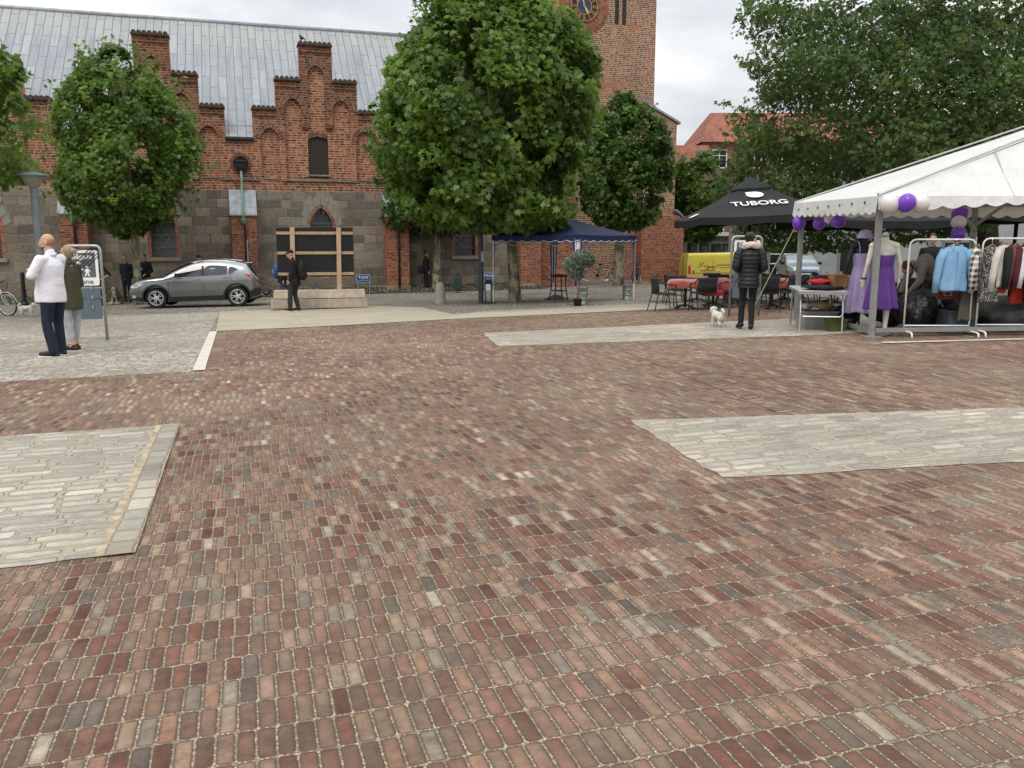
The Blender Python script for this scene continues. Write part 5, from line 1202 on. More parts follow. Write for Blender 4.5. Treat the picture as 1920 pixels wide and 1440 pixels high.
# yellow van
vc = onground(12.15, 49.0)
van = thing('yellow_van', 'yellow delivery van with red lettering parked beyond the cafe', 'van', vc, R(4)); van.scale = (.92, .92, .92)
KV = Car(5.3, 1.95, [(0, .75), (.05, .95), (.35, 1.18), (.75, 1.28), (1.05, 1.45), (1.6, 2.06), (1.9, 2.2), (2.4, 2.24), (5.1, 2.2), (5.24, 2.14), (5.3, 1.6)], [(0, .35), (.3, .28), (5.0, .3), (5.3, .4)], tum=.10, belt=1.1, p=14., rr=(.3, .05))
M_YEL = carpaint('yellow_paint', (.56, .48, .075), 0., .35); KV.body('body', M_YEL, van, (1.0, 4.3), .34, 50)
for d in (1.0, 4.3):
    for sg in (-1, 1): wheel(van, KV.L / 2 - d, sg * .82, .34, sg)
for sg in (-1, 1):
    KV.patch('cab_window', [(1.35, 1.32), (2.25, 1.32), (2.25, 1.86), (1.85, 1.86), (1.6, 1.66)], .006, M_CARGL, van, sg); KV.patch('tail_lamp', [(5.06, .95), (5.22, .95), (5.22, 1.45), (5.10, 1.45)], .012, M_TAIL, van, sg)
    for z in (1.02, .80): KV.strip('side_moulding', [(1.4, z), (5.1, z)], .02, .004, mat('yellow_moulding', (.36, .28, .04), .5), van, sg)
    for d in (2.35, 3.7): KV.strip('door_gap', [(d, 2.0), (d, .5)], .008, .001, M_CLAD, van, sg)
    for d0, d1 in ((1.55, 1.68), (1.85, 1.98), (4.85, 4.95)): KV.patch('black_mark', [(d0, .96), (d1, .96), (d1, 1.14), (d0, 1.14)], .010, M_BLK, van, sg)
topglass(KV, 1.1, 1.62, .86, M_CARGL, van, 'windscreen')
M_VRED = mat('van_red', (.40, .07, .02), .5); M_VDK = mat('van_dark_print', (.14, .06, .03), .6)
def vx(d, z): return Vector((KV.L / 2 - d, -(KV.y(d, z) + .008), z))
lg = MB(); sc = [(4.55, 1.30), (4.47, 1.62), (4.40, 1.42), (4.28, 1.66), (4.22, 1.36), (4.05, 1.48), (3.95, 1.36), (4.0, 1.22), (4.15, 1.26), (3.85, 1.40), (3.72, 1.44), (3.62, 1.30), (3.75, 1.22), (3.55, 1.40), (3.42, 1.42)]
lg.tube([vx(*q) for q in sc], .022, 5); lg.build('script_emblem', M_VRED, van)
ln = MB()
for d0, d1, z, h in ((3.45, 2.5, 1.46, .05), (4.5, 3.55, 1.14, .045), (3.3, 2.5, 1.32, .025), (4.5, 3.2, 1.07, .02), (2.05, 2.3, 1.03, .06)): ln.add([vx(d0, z), vx(d1, z), vx(d1, z + h), vx(d0, z + h)], [(0, 1, 2, 3)])
ln.build('lettering_lines', M_VDK, van, fix=False); text('ogy', 'script_lettering', .3, M_VRED, van, Matrix.Translation(vx(3.85, 1.38)) @ UPX, .002)
MB().box((-2.66, 0, 1.35), (.02, .02, 1.3)).build('rear_door_gap', M_CLAD, van)
# pale blue car, seen from the front
cc = onground((1492 - 960) / F * 47, 47)
car2 = thing('pale_blue_car', 'pale blue hatchback seen head on beyond the cafe tables', 'car', cc, R(-96))
K2 = Car(4.0, 1.74, [(0, .55), (.04, .72), (.2, .84), (.6, .93), (.95, 1.0), (1.2, 1.13), (1.7, 1.36), (1.95, 1.43), (2.3, 1.46), (3.0, 1.44), (3.6, 1.38), (3.8, 1.2), (3.95, .95), (4.0, .6)], [(0, .3), (.3, .22), (3.7, .24), (4.0, .36)], belt=.95)
K2.body('body', carpaint('pale_blue_paint', (.34, .40, .47), .4, .3), car2, (.8, 3.3), .31)
for d in (.8, 3.3):
    for sg in (-1, 1): wheel(car2, K2.L / 2 - d, sg * .75, .31, sg)
topglass(K2, 1.04, 1.9, .90, mat('bright_windscreen', (.30, .35, .37), .08, var=.1, spec=.9), car2, 'windscreen')
for sg in (-1, 1):
    K2.patch('head_lamp', [(.05, .62), (.35, .64), (.55, .78), (.3, .78), (.08, .72)], .012, M_HEAD, car2, sg); K2.patch('side_window', [(1.35, .98), (2.9, 1.0), (2.8, 1.3), (1.85, 1.3)], .006, M_CARGL, car2, sg)
    MB().box((K2.L / 2 - 1.4, sg * .98, 1.0), (.1, .2, .14)).build('mirror', M_CLAD, car2, bevel=.02)
fr = MB(); fr.box((1.985, 0, .50), (.05, 1.0, .16)); fr.build('grille', M_CLAD, car2); MB().box((2.02, 0, .47), (.02, .5, .1)).build('number_plate', M_SWHITE, car2)

# ------------------------------------------------------------------ bicycles
def bike(label, pr, pf, frame, tyre=(.02, .02, .02), wr=.34, lady=True, basket=False, group='bicycles parked around the square', lean=R(4), fender=True):
    pr, pf = Vector(pr), Vector(pf); d = pf - pr; d.z = 0; d.normalize(); c = (pr + pf) / 2
    t = thing('bicycle', label, 'bicycle', c, math.atan2(d.y, d.x), group); t.rotation_euler.x = lean
    t.rotation_euler.y = -math.atan2(pf.z - pr.z, (Vector((pf.x, pf.y, 0)) - Vector((pr.x, pr.y, 0))).length)
    fm = mat('frame_' + '_'.join(str(int(q * 100)) for q in frame), frame, .35, .1, coat=.4); tm = mat('tyre_' + '_'.join(str(int(q * 100)) for q in tyre), tyre, .7)
    for x in (-.53, .53):
        w_ = MB().tube([(x + wr * math.cos(a), 0, wr + wr * math.sin(a)) for a in [2 * PI * i / 32 for i in range(32)]], .021, 8, close=True).build('wheel', tm, t, smooth=True)
        rm = MB(); rm.tube([(x + (wr - .03) * math.cos(a), 0, wr + (wr - .03) * math.sin(a)) for a in [2 * PI * i / 32 for i in range(32)]], .011, 6, close=True); rm.build('rim', M_CHROME, w_)
        sp = MB()
        for i in range(18): a = 2 * PI * i / 18; sp.tube([(x + .02 * math.cos(a + 1.2), .02 * (-1) ** i, wr + .02 * math.sin(a + 1.2)), (x + (wr - .03) * math.cos(a), 0, wr + (wr - .03) * math.sin(a))], .0022, 3, cap=False)
        sp.tube([(x, -.05, wr), (x, .05, wr)], .022, 8); sp.build('spokes', M_CHROME, w_)
    fr = MB(); B = (-.08, 0, .29); S_ = (-.22, 0, .78); H1 = (.36, 0, .80); H2 = (.39, 0, .68)
    fr.tube([B, S_, (-.235, 0, .88)], .016, 7); fr.tube([B, H2], .019, 7); fr.tube([(-.15, 0, .52) if lady else S_, H1], .016, 7); fr.tube([H1, H2, (.40, 0, .62)], .02, 7)
    for y in (-.05, .05): fr.tube([B, (-.53, y, wr)], .011, 6); fr.tube([S_, (-.53, y, wr)], .009, 6); fr.tube([(.40, 0, .66), (.43, y, .58), (.53, y, wr)], .013, 6)
    fr.build('frame', fm, t, smooth=True)
    MB().ell((-.25, 0, .92), (.14, .085, .045)).build('saddle', M_BLK, t, smooth=True)
    MB().tube([(.36, 0, .8), (.345, 0, .98), (.37, 0, 1.0)], .013, 7).build('stem', M_CHROME, t, smooth=True)
    MB().tube([(.2, -.29, 1.02), (.3, -.26, 1.03), (.38, -.1, 1.0), (.38, .1, 1.0), (.3, .26, 1.03), (.2, .29, 1.02)], .013, 7).build('handlebar', M_BLK, t, smooth=True)
    ck = MB(); ck.lathe([(.09, -.01), (.09, .01)], 18, (-.08, -.05, .29), Matrix.Rotation(PI / 2, 3, 'X')); ck.bar((-.08, -.08, .29), (.02, -.08, .15), .02, .014); ck.bar((-.08, .08, .29), (-.18, .08, .43), .02, .014); ck.box((.03, -.12, .145), (.09, .07, .02)); ck.box((-.19, .12, .435), (.09, .07, .02)); ck.build('crank', M_BLK, t)
    if fender:
        f_ = MB()
        for x, a0, a1 in ((-.53, 20, 200), (.53, 10, 150)): f_.tube([(x + (wr + .035) * math.cos(R(a)), 0, wr + (wr + .035) * math.sin(R(a))) for a in np.linspace(a0, a1, 12)], .014, 5)
        f_.build('mudguards', fm, t)
        MB().box((-.55, 0, .74), (.36, .12, .015)).build('carrier', M_BLK, t)
    if basket: MB().box((.55, 0, .88), (.26, .34, .24)).build('basket', M_BLK, t)
    return t
a = G(17, 592); bike('white framed bicycle cut off by the left edge of the photo', a + Vector((-1.05, .25, -.01)), a, (.55, .55, .53))
bike('pink and black bicycle leaning on the black post', G(63, 569), G(31, 549), (.42, .25, .27), lean=R(-6), fender=False)
bike('bicycle with pale tyres behind the potted olive tree', G(1133, 526.5), G(1102, 526.5), (.05, .05, .05), (.42, .40, .36), .335)
bike('dark bicycle half hidden by the tree trunk near the tower', G(1168, 526), G(1142, 527), (.06, .03, .035), basket=False)
bike('dark bicycle with its front wheel turned to the gazebo leg', G(1204, 530), G(1183, 533), (.10, .03, .035))
# ------------------------------------------------------------------ people
def skin(name, c): return mat(name, c, .55, var=.08, vs=14, bs=120, bstr=.1)
def fabric(name, c, var=.16, vs=7, rough=.85): return mat(name, c, rough, var=var, vs=vs, bs=8, bstr=.6, bd=.03)
SK = skin('fair_skin', (.50, .30, .215)); SK2 = skin('ruddy_skin', (.46, .25, .18))
V3 = Vector
def joints(H, bulk=1.):
    k = H / 1.78
    J = dict(pel=(0, 0, .95), chest=(0, .01, 1.27), neck=(0, -.015, 1.50), head=(0, .02, 1.655))
    for s_, n in ((1, 'R'), (-1, 'L')):
        J['sh' + n] = (s_ * .195 * (.5 + bulk * .5), -.01, 1.415); J['el' + n] = (s_ * .255 * (.5 + bulk * .5), -.03, 1.14); J['wr' + n] = (s_ * .26 * (.5 + bulk * .5), .06, .895)
        J['hip' + n] = (s_ * .095, 0, .92); J['kn' + n] = (s_ * .10, .015, .50); J['an' + n] = (s_ * .105, -.01, .085); J['toe' + n] = (s_ * .12, .17, .03)
    return {a: V3(b) * k for a, b in J.items()}, k
def hand(mb, wr, dirv, palm, k, curl=.5, side=1):
    """palm, five curled fingers and a thumb"""
    d = V3(dirv).normalized(); p = V3(palm); p = (p - d * p.dot(d)).normalized(); q = d.cross(p) * side
    mb.cap(wr, wr + d * .045 * k, .026 * k, .032 * k, 8)
    for e in (-.026, -.009, .009, .026): mb.cap(wr + d * .03 * k + q * e * .8 * k, wr + d * .095 * k + q * e * k, .016 * k, .0125 * k, 7)
    for e, L in ((-.030, .062), (-.010, .076), (.010, .080), (.030, .070)):
        b = wr + d * .092 * k + q * e * k; m_ = b + (d * (1 - curl * .3) + p * curl * .6).normalized() * L * .5 * k; t = m_ + (d * (1 - curl) + p * curl).normalized() * L * .5 * k
        mb.cap(b, m_, .0105 * k, .0095 * k, 6); mb.cap(m_, t, .0095 * k, .008 * k, 6)
    b = wr + d * .03 * k + q * .034 * k; m_ = b + (d * .6 + q * .8).normalized() * .04 * k; mb.cap(b, m_, .015 * k, .012 * k, 6); mb.cap(m_, m_ + (d * .9 + p * .4).normalized() * .032 * k, .011 * k, .009 * k, 6)
def head(mb, c, M, k, beard=False, chin=1.):
    f = lambda x, y, z: c + M @ V3((x, y, z)) * k
    mb.ell(f(0, -.012, .03), (.077 * k, .096 * k, .098 * k), 14, M); mb.ell(f(0, .025, -.035), (.060 * k, .070 * k, .078 * k), 12, M); mb.ell(f(0, .058, -.085), (.033 * k, .032 * k, .03 * k), 10, M)
    mb.cap(f(0, .088, .022), f(0, .113, -.022), .011 * k, .017 * k, 8); mb.ell(f(0, .09, -.052), (.026 * k, .013 * k, .012 * k), 8, M); mb.ell(f(0, .078, .035), (.052 * k, .02 * k, .014 * k), 8, M)
    for s_ in (-1, 1): mb.ell(f(s_ * .079, -.012, -.005), (.012 * k, .022 * k, .033 * k), 8, M); mb.ell(f(s_ * .04, .07, -.01), (.022 * k, .02 * k, .018 * k), 8, M)
def person(label, foot, rz, H, pose=None, bulk=1., vox=.012, skinm=SK, top=None, trou=None, shoe=None, hair=None, hairstyle='short', look=0., nod=0., tilt=0., topkw=None, hem=.80, curl=.5, shoesole=None, group=None, bare_ankle=False, sleeve=1., belly=0., lift=0., legw=1., arm=1.):
    J, k = joints(H, bulk)
    for a, b in (pose or {}).items(): J[a] = V3(b) * k
    t = thing('person', label, 'person', V3(foot) + V3((0, 0, lift)), rz, group)
    Mh = Euler((nod, tilt, look)).to_matrix(); up = (J['neck'] - J['pel']).normalized()
    B = MB(); L = ('L', 'R')
    B.cap(J['pel'], J['chest'], .12 * k, .125 * k); B.cap(J['chest'], J['neck'] - up * .05 * k, .11 * k, .07 * k); B.cap(J['neck'] - up * .06 * k, J['head'] + Mh @ V3((0, -.01, -.05)) * k, .062 * k * (.6 + .4 * bulk), .056 * k * (.6 + .4 * bulk)); head(B, J['head'], Mh, k)
    for n in L:
        B.cap(J['neck'] - up * .07 * k, J['sh' + n], .05 * k, .052 * k); B.cap(J['sh' + n], J['el' + n], .048 * k, .038 * k); B.cap(J['el' + n], J['wr' + n], .038 * k, .026 * k)
        B.cap(J['hip' + n], J['kn' + n], .075 * k, .052 * k); B.cap(J['kn' + n], J['an' + n], .05 * k, .036 * k); B.cap(J['an' + n], J['toe' + n], .034 * k, .026 * k)
        d = J['wr' + n] - J['el' + n]; s_ = 1 if n == 'R' else -1; hand(B, J['wr' + n], d, V3((-s_ * .8, .5, 0)) if abs(d.normalized().z) > .5 else V3((0, 0, -1)), k, curl, s_)
    remesh(B, 'body', skinm, t, vox, 2, 0)
    for s_ in (-1, 1): MB().ell(J['head'] + Mh @ V3((s_ * .036, .083, -.002)) * k, (.0125 * k, .008 * k, .008 * k), 8).build('eye', mat('dark_eye', (.03, .022, .018), .2), t, smooth=True)
    # trousers
    if trou:
        T = MB(); T.ell(J['pel'] + V3((0, -.01, -.02)) * k, ((.152 + .03 * (bulk - 1)) * k, (.108 + belly * .3) * k, .12 * k), 14)
        for n in L:
            T.cap(J['hip' + n], J['kn' + n], .098 * k * legw, .070 * k * legw); e = J['an' + n].lerp(J['kn' + n], .30 if bare_ankle else -.02); T.cap(J['kn' + n], e, .068 * k * legw, (.056 if bare_ankle else .062) * k * legw); T.ell(J['hip' + n] + V3((0, -.045, -.03)) * k, (.078 * k, .075 * k, .09 * k))
        remesh(T, 'trousers', trou, t, vox, 2, .006, 9)
    # jacket or shirt
    if top:
        T = MB(); a = J['pel'].lerp(J['chest'], (hem - .95) / .32) if hem > .95 else J['pel'] + V3((0, 0, hem - .95)) * k
        w_ = .5 + .5 * bulk; T.ell(J['chest'] + V3((0, -.005, .02)) * k, (.19 * k * w_, .135 * k * w_, .20 * k), 16); T.ell(J['pel'].lerp(J['chest'], .45) + V3((0, belly * .4, 0)) * k, ((.165 + belly * .3) * k * w_, (.125 + belly) * k * w_, .20 * k), 16)
        if J['chest'].y - J['pel'].y > .2 * k: T.cap(J['pel'], J['chest'], .16 * k, .17 * k); T.ell(J['pel'], (.175 * k, .16 * k, .16 * k))
        else:
            zs = (J['shL'].z + J['shR'].z) / 2 + .005 * k; pr = [(0, .01), (0, .97), (.03, 1.0), (.25, .965), (.5, .91), (.72, .97), (.86, .96), (.95, .80), (1.0, .45)]; P = []
            for f, r_ in pr:
                z = a.z + f * (zs - a.z); q = max(-.4, min(1.4, (z - J['pel'].z) / (J['chest'].z - J['pel'].z))); cx_ = J['pel'].lerp(J['chest'], q); bl = belly * math.exp(-((f - .35) / .25) ** 2)
                P.append([(cx_.x + (.198 * w_ * r_ + bl * .3) * k * math.cos(t), cx_.y - .005 * k + bl * .5 * k + ((.162 - .03 * f) * w_ * r_ + bl * .5) * k * math.sin(t), z) for t in [2 * PI * q_ / 22 for q_ in range(22)]])
            g_ = MB().grid(P, True); n_ = 22; g_.f += [tuple(range(n_)), tuple(range(len(g_.v) - n_, len(g_.v)))]; T.add(g_.v, g_.f)
        for n in L:
            T.cap(J['neck'] - up * .075 * k, J['sh' + n], .068 * k, .069 * k); T.cap(J['sh' + n], J['el' + n], .069 * k * w_ * arm, .056 * k * w_ * arm); e = J['el' + n].lerp(J['wr' + n], sleeve if sleeve > .05 else .05); T.cap(J['el' + n], e, .056 * k * w_ * arm, .042 * k * w_ * arm)
        T.cap(J['neck'] - up * .09 * k, J['neck'] + up * .02 * k, .083 * k, .067 * k * (.6 + .4 * bulk))
        remesh(T, topkw or 'jacket', top, t, vox, 7, .010, 8)
    if shoe:
        for n in L:
            a, b = J['an' + n], J['toe' + n]; d = (b - a); d.z = 0; d.normalize(); z0 = min(a.z - .085 * k, b.z - .03 * k) ; S_ = MB()
            h = a + V3((0, 0, -.055 * k)) - d * .035 * k; f_ = b + V3((0, 0, .012 * k)); S_.cap(h, f_ - d * .03 * k, .046 * k, .042 * k); (None if bare_ankle else S_.cap(a + V3((0, .0, -.02)) * k, b + V3((0, 0, .008)) * k - d * .03 * k, .047 * k, .040 * k)); S_.cap(a + V3((0, 0, -.01)) * k, a + V3((0, 0, -.05)) * k, .045 * k, .05 * k)
            so_ = remesh(S_, 'shoe', shoe, t, max(.008, vox * .8), 2)
            if shoesole: MB().bar(h + V3((0, 0, -.035 * k)) - d * .04 * k, f_ + V3((0, 0, -.035 * k)) + d * .015 * k, .092 * k, .036 * k).build('sole', shoesole, so_, bevel=.01)
    c = J['head']
    if hair and hairstyle != 'none':
        Hh = MB(); f = lambda x, y, z: c + Mh @ V3((x, y, z)) * k
        if hairstyle == 'cap':
            Hh.ell(f(0, -.012, .055), (.087 * k, .105 * k, .075 * k), 14, Mh); Hh.box(f(0, .115, .045), (.13 * k, .10 * k, .012 * k), Mh); remesh(Hh, 'cap', hair, t, .010, 2)
        elif hairstyle == 'stubble':
            Hh.ell(f(0, .045, -.075), (.054 * k, .052 * k, .045 * k), 10, Mh); Hh.ell(f(0, .01, -.06), (.064 * k, .05 * k, .035 * k), 10, Mh); remesh(Hh, 'beard', hair, t, .010, 1)
        else:
            Hh.ell(f(0, -.028, .045), (.086 * k, .098 * k, .096 * k), 14, Mh); Hh.ell(f(0, -.055, -.01), (.078 * k, .07 * k, .085 * k), 12, Mh)
            if hairstyle == 'bun': Hh.ell(f(0, -.135, .035), (.05 * k, .055 * k, .05 * k), 10, Mh); Hh.cap(f(.01, -.12, .05), f(.03, -.21, .055), .03 * k, .012 * k); Hh.cap(f(0, -.12, .02), f(-.02, -.19, -.02), .022 * k, .01 * k)
            if hairstyle == 'updo': Hh.ell(f(0, -.10, .06), (.075 * k, .07 * k, .07 * k), 10, Mh)
            remesh(Hh, 'hair', hair, t, .010, 2, .006, 40)
    t['_k'] = k
    del t['_k']
    return t, J, k, Mh
F_WHITE = fabric('white_shirt_cotton', (.72, .71, .76), .05); F_NAVY = fabric('dark_navy_denim', (.012, .018, .032)); F_OLIVE = fabric('olive_cotton', (.055, .055, .030)); F_LGREY = fabric('pale_grey_denim', (.36, .37, .40)); F_BLACK = fabric('black_cloth', (.012, .012, .014)); F_DKGREY = fabric('dark_grey_denim', (.03, .03, .032)); F_DNAVY = fabric('navy_jacket_cloth', (.014, .017, .028)); F_JEAN = fabric('blue_denim', (.035, .06, .12)); F_GREYT = fabric('grey_jersey', (.21, .205, .20))
H_BROWN = mat('brown_hair', (.07, .04, .025), .6, var=.3, vs=30); H_BLOND = mat('blond_hair', (.25, .185, .105), .55, var=.35, vs=40); H_DARK = mat('dark_hair', (.022, .014, .012), .5, var=.3, vs=30); L_BLACK = mat('black_leather', (.015, .014, .014), .45); M_SOLE = mat('white_sole', (.6, .6, .58), .7)
# man in the white shirt, arms folded
f = (G(96, 671) + G(122, 664)) / 2
t, J, k, Mh = person('stocky bald man in a white shirt and dark jeans, arms folded, seen from behind', f, R(82), 1.84,
    dict(elL=(-.33, .08, 1.19), wrL=(-.06, .27, 1.20), elR=(.33, .10, 1.18), wrR=(.06, .25, 1.26), chest=(0, .0, 1.27), neck=(0, -.02, 1.49), head=(0, .02, 1.655), pel=(0, .03, .95), anL=(-.13, -.03, .085), toeL=(-.17, .17, .03), anR=(.13, .02, .085), toeR=(.20, .20, .03), knL=(-.13, .04, .5), knR=(.13, .05, .5)),
    1.28, .010, SK, F_WHITE, F_NAVY, L_BLACK, mat('ginger_beard', (.14, .06, .03), .8), 'stubble', look=R(14), topkw='shirt', hem=.80, shoesole=M_SOLE, belly=.045, legw=1.14, sleeve=.95)
MB().lathe([(.076, 0), (.079, .045), (.070, .05)], 18, J['neck'] + V3((0, -.005, -.035)) * k, Euler((R(-8), 0, 0)).to_matrix(), 1.05, 1.1).build('collar', F_WHITE, t, smooth=True)
hh = MB(); hh.ell(J['head'] + Mh @ V3((0, -.030, .012)) * k, (.0795 * k, .086 * k, .075 * k), 14, Mh); hh.build('cropped_hair', mat('shaved_hair', (.29, .165, .11), .7, var=.2, vs=40), t, smooth=True)
# woman in the olive jacket
f = (G(137, 657) + G(146, 655)) / 2
t, J, k, Mh = person('blond woman in an olive jacket, pale jeans and black flat shoes, beside the bald man', f, R(72), 1.69,
    dict(elL=(-.22, .0, 1.12), wrL=(-.13, .19, 1.08), elR=(.22, .0, 1.12), wrR=(.12, .2, 1.10), anL=(-.07, -.05, .085), toeL=(-.07, .13, .03), anR=(.08, .05, .085), toeR=(.09, .23, .03)),
    .98, .010, SK, F_OLIVE, F_LGREY, L_BLACK, H_BLOND, 'bun', look=R(8), hem=.70, bare_ankle=True, arm=1.12)
MB().lathe([(.070, 0), (.074, .05), (.066, .06)], 18, J['neck'] + V3((0, -.012, -.045)) * k, Euler((R(-10), 0, 0)).to_matrix(), 1.05, 1.12).build('collar', F_OLIVE, t, smooth=True)
gl = MB(); gl.tube([J['head'] + Mh @ V3((x, y, .006)) * k for x, y in ((-.082, -.01), (-.075, .06), (-.02, .10), (.02, .10), (.075, .06), (.082, -.01))], .0035, 5); gl.build('glasses', mat('dark_glasses', (.05, .02, .018), .3), t)
# man in a cap walking past the hoarding
f = (G(541, 583) + G(566, 584)) / 2
t, J, k, Mh = person('man in a black cap and jacket with a black rucksack walking past the hoarding', f, R(86), 1.80,
    dict(anL=(-.10, .11, .085), toeL=(-.11, .30, .035), knL=(-.10, .09, .50), anR=(.09, -.07, .085), toeR=(.10, .11, .03), knR=(.10, .02, .495), head=(0, .075, 1.635), neck=(0, .02, 1.48), elL=(-.24, -.05, 1.14), wrL=(-.22, .06, .90), elR=(.24, -.02, 1.14), wrR=(.22, .12, .93)),
    1.05, .012, SK2, F_BLACK, F_DKGREY, L_BLACK, F_BLACK, 'cap', nod=R(-14), look=R(6), hem=.74, shoesole=M_SOLE, legw=1.1)
rk = MB(); rk.ell((0, -.24 * k, 1.20 * k), (.16, .13, .26)); rk.ell((0, -.27 * k, 1.04 * k), (.15, .13, .14)); tag(remesh(rk, 'rucksack', F_BLACK, None, .015, 2, .008), 'black rucksack on the back of the man in the cap', 'rucksack'); C.objects['rucksack'].location = t.location; C.objects['rucksack'].rotation_euler.z = R(86)
# two men by the tree, left of the car
person('fair haired bearded man with hands behind his back beside the sitting dog', onground(-14.85, 33.0), R(172), 1.78, dict(elL=(-.26, -.07, 1.14), wrL=(-.15, -.12, .93), elR=(.26, -.07, 1.14), wrR=(.15, -.12, .93)), 1.05, .014, SK2, F_DNAVY, F_NAVY, L_BLACK, mat('grey_blond_hair', (.25, .19, .13), .6), 'short', hem=.90)
person('dark haired man in black, one hand on his chest, behind the car bonnet', onground(-14.55, 34.0), R(176), 1.84, dict(elR=(.27, .02, 1.15), wrR=(.05, .22, 1.21), elL=(-.27, -.02, 1.13), wrL=(-.12, .16, 1.02)), 1.08, .014, SK2, F_BLACK, F_BLACK, L_BLACK, H_DARK, 'short', hem=.80, curl=.8)
person('person in a black T-shirt behind the zone sign, one elbow showing', onground(-15.05, 31.2), R(170), 1.74, dict(elL=(-.44, -.03, 1.14), wrL=(-.20, .08, 1.0), elR=(.30, -.03, 1.14), wrR=(.17, .06, 1.0)), 1., .014, SK, F_BLACK, F_DKGREY, L_BLACK, H_BROWN, 'short', sleeve=.02, topkw='t_shirt')
person('person in a dark cap standing behind the parked car, only the head showing', onground(-12.4, 34.0), R(-80), 1.76, None, 1., .014, SK2, F_BLACK, F_DKGREY, L_BLACK, F_BLACK, 'cap')
t, J, k, Mh = person('person in jeans with a bright blue bag stepping behind the hoarding', onground((533 - 960) / F * 29.6, 29.6), R(-92), 1.70, dict(anL=(-.1, .18, .085), toeL=(-.1, .36, .03), knL=(-.1, .2, .5), anR=(.1, -.2, .10), toeR=(.1, -.02, .03), knR=(.1, .02, .49)), .98, .014, SK, F_BLACK, F_JEAN, L_BLACK, H_BROWN, 'short')
rk = MB(); rk.ell((0, -.20, 1.14), (.15, .12, .24)); o = remesh(rk, 'blue_bag', mat('blue_nylon', (.015, .08, .22), .5, var=.25, vs=5), None, .015, 2, .008); o.location = t.location; o.rotation_euler.z = R(-92); tag(o, 'bright blue rucksack with a pale patch, half hidden by the hoarding', 'rucksack')
pt = MB().box((0, -.315, 1.16), (.16, .02, .14)).build('pale_patch', mat('pale_blue_nylon', (.45, .55, .62), .6), o, bevel=.008)
t, J, k, Mh = person('person in black with a dark shoulder bag facing another beside the spotted tree trunk', G(799, 546), R(-75), 1.80, None, 1.05, .015, SK2, F_BLACK, F_BLACK, L_BLACK, H_DARK, 'short', hem=.82)
rk = MB(); rk.ell((.1, -.22, .98), (.18, .13, .20)); o = remesh(rk, 'shoulder_bag', F_DNAVY, None, .016, 2, .008); o.location = t.location; o.rotation_euler.z = R(-75); tag(o, 'dark shoulder bag carried by the person beside the spotted tree trunk', 'bag')
person('person in a navy jacket mostly hidden behind the spotted tree trunk', G(817, 543), R(80), 1.72, dict(elL=(-.24, .08, 1.15), wrL=(-.10, .24, 1.20)), 1.05, .015, SK2, F_DNAVY, F_BLACK, L_BLACK, H_BROWN, 'short', hem=.78)
# woman in the padded coat
f = G(1400, 618)
t, J, k, Mh = person('woman in a black padded coat with a pale fur collar walking her dog away', f, R(-6), 1.72,
    dict(anR=(.06, -.09, .13), toeR=(.075, .08, .03), knR=(.075, .03, .52), anL=(-.10, .09, .14), toeL=(-.14, .24, .035), knL=(-.085, .10, .52), elL=(-.255, -.06, 1.14), wrL=(-.13, .19, 1.05), elR=(.255, -.06, 1.14), wrR=(.15, .18, 1.03), head=(.02, .02, 1.64)),
    1.06, .010, SK, None, F_BLACK, L_BLACK, H_DARK, 'updo', look=R(-48), nod=R(-6), legw=.92)
# quilted coat: channels ring the body
T = MB(); P = []
for i in range(57):
    z = .78 + (1.50 - .78) * i / 56; a = np.interp(z, [.74, .86, 1.0, 1.12, 1.28, 1.40, 1.47, 1.50], [.185, .188, .168, .165, .188, .185, .125, .08]); b = np.interp(z, [.74, .86, 1.0, 1.12, 1.28, 1.40, 1.47, 1.50], [.16, .165, .135, .13, .145, .13, .10, .07]); ph = (z - .74) / .075; q = .014 * abs(math.sin(PI * ph)) ** .6
    P.append([(V3(((a + q) * math.cos(2 * PI * j / 30), (b + q) * math.sin(2 * PI * j / 30) - .005, z + .006 * math.sin(j * 2.3))) * k) for j in range(30)])
M_PUFF = mat('black_quilted_nylon', (.012, .013, .014), .42, var=.2, vs=9, bs=50, bstr=.3)
coat = T.grid(P, True).build('coat', M_PUFF, t, smooth=True)
for n in ('L', 'R'):
    s_ = MB(); A, E_, W_ = J['sh' + n] + V3((0, 0, .0)), J['el' + n], J['wr' + n]; pts = []; rs = []
    for i in range(15): q = i / 14; pts.append(A.lerp(E_, q)); rs.append((.078 - .012 * q + .010 * abs(math.sin(PI * q * 4)) ** .6) * k)
    for i in range(1, 13): q = i / 12; pts.append(E_.lerp(W_, q)); rs.append((.066 - .014 * q + .009 * abs(math.sin(PI * q * 3.5)) ** .6) * k)
    s_.tube(pts, rs, 14); s_.ell(A + V3((-.02 if n == 'R' else .02, 0, 0)), .085 * k); s_.build('sleeve', M_PUFF, coat, smooth=True)
fur = MB(); pts = [(J['neck'] + V3((.135 * math.sin(a), .105 * math.cos(a) - .02, .02 - .035 * math.cos(a))) * k) for a in np.linspace(R(25), R(335), 22)]
fur.tube(pts, [.03 + .028 * math.sin(PI * i / 21) for i in range(22)], 10); fo = remesh(fur, 'fur_collar', mat('cream_fur', (.58, .52, .45), .95, var=.25, vs=26, bs=90, bstr=.9, bd=.012), t, .009, 1, .012, 45)
MB().lathe([(.05, 0), (.05, .12)], 12, J['anL'] + V3((0, 0, -.02)), None).build('boot_shaft', L_BLACK, t); MB().lathe([(.05, 0), (.05, .12)], 12, J['anR'] + V3((0, 0, -.02)), None).build('boot_shaft', L_BLACK, t)
for n in ('L', 'R'): MB().cap(J['an' + n] + V3((0, -.03, -.05)), J['an' + n] + V3((0, -.035, -.12)), .024, .014, 8).build('boot_heel', L_BLACK, t)
LEASH_H = t.matrix_basis @ J['wrL']
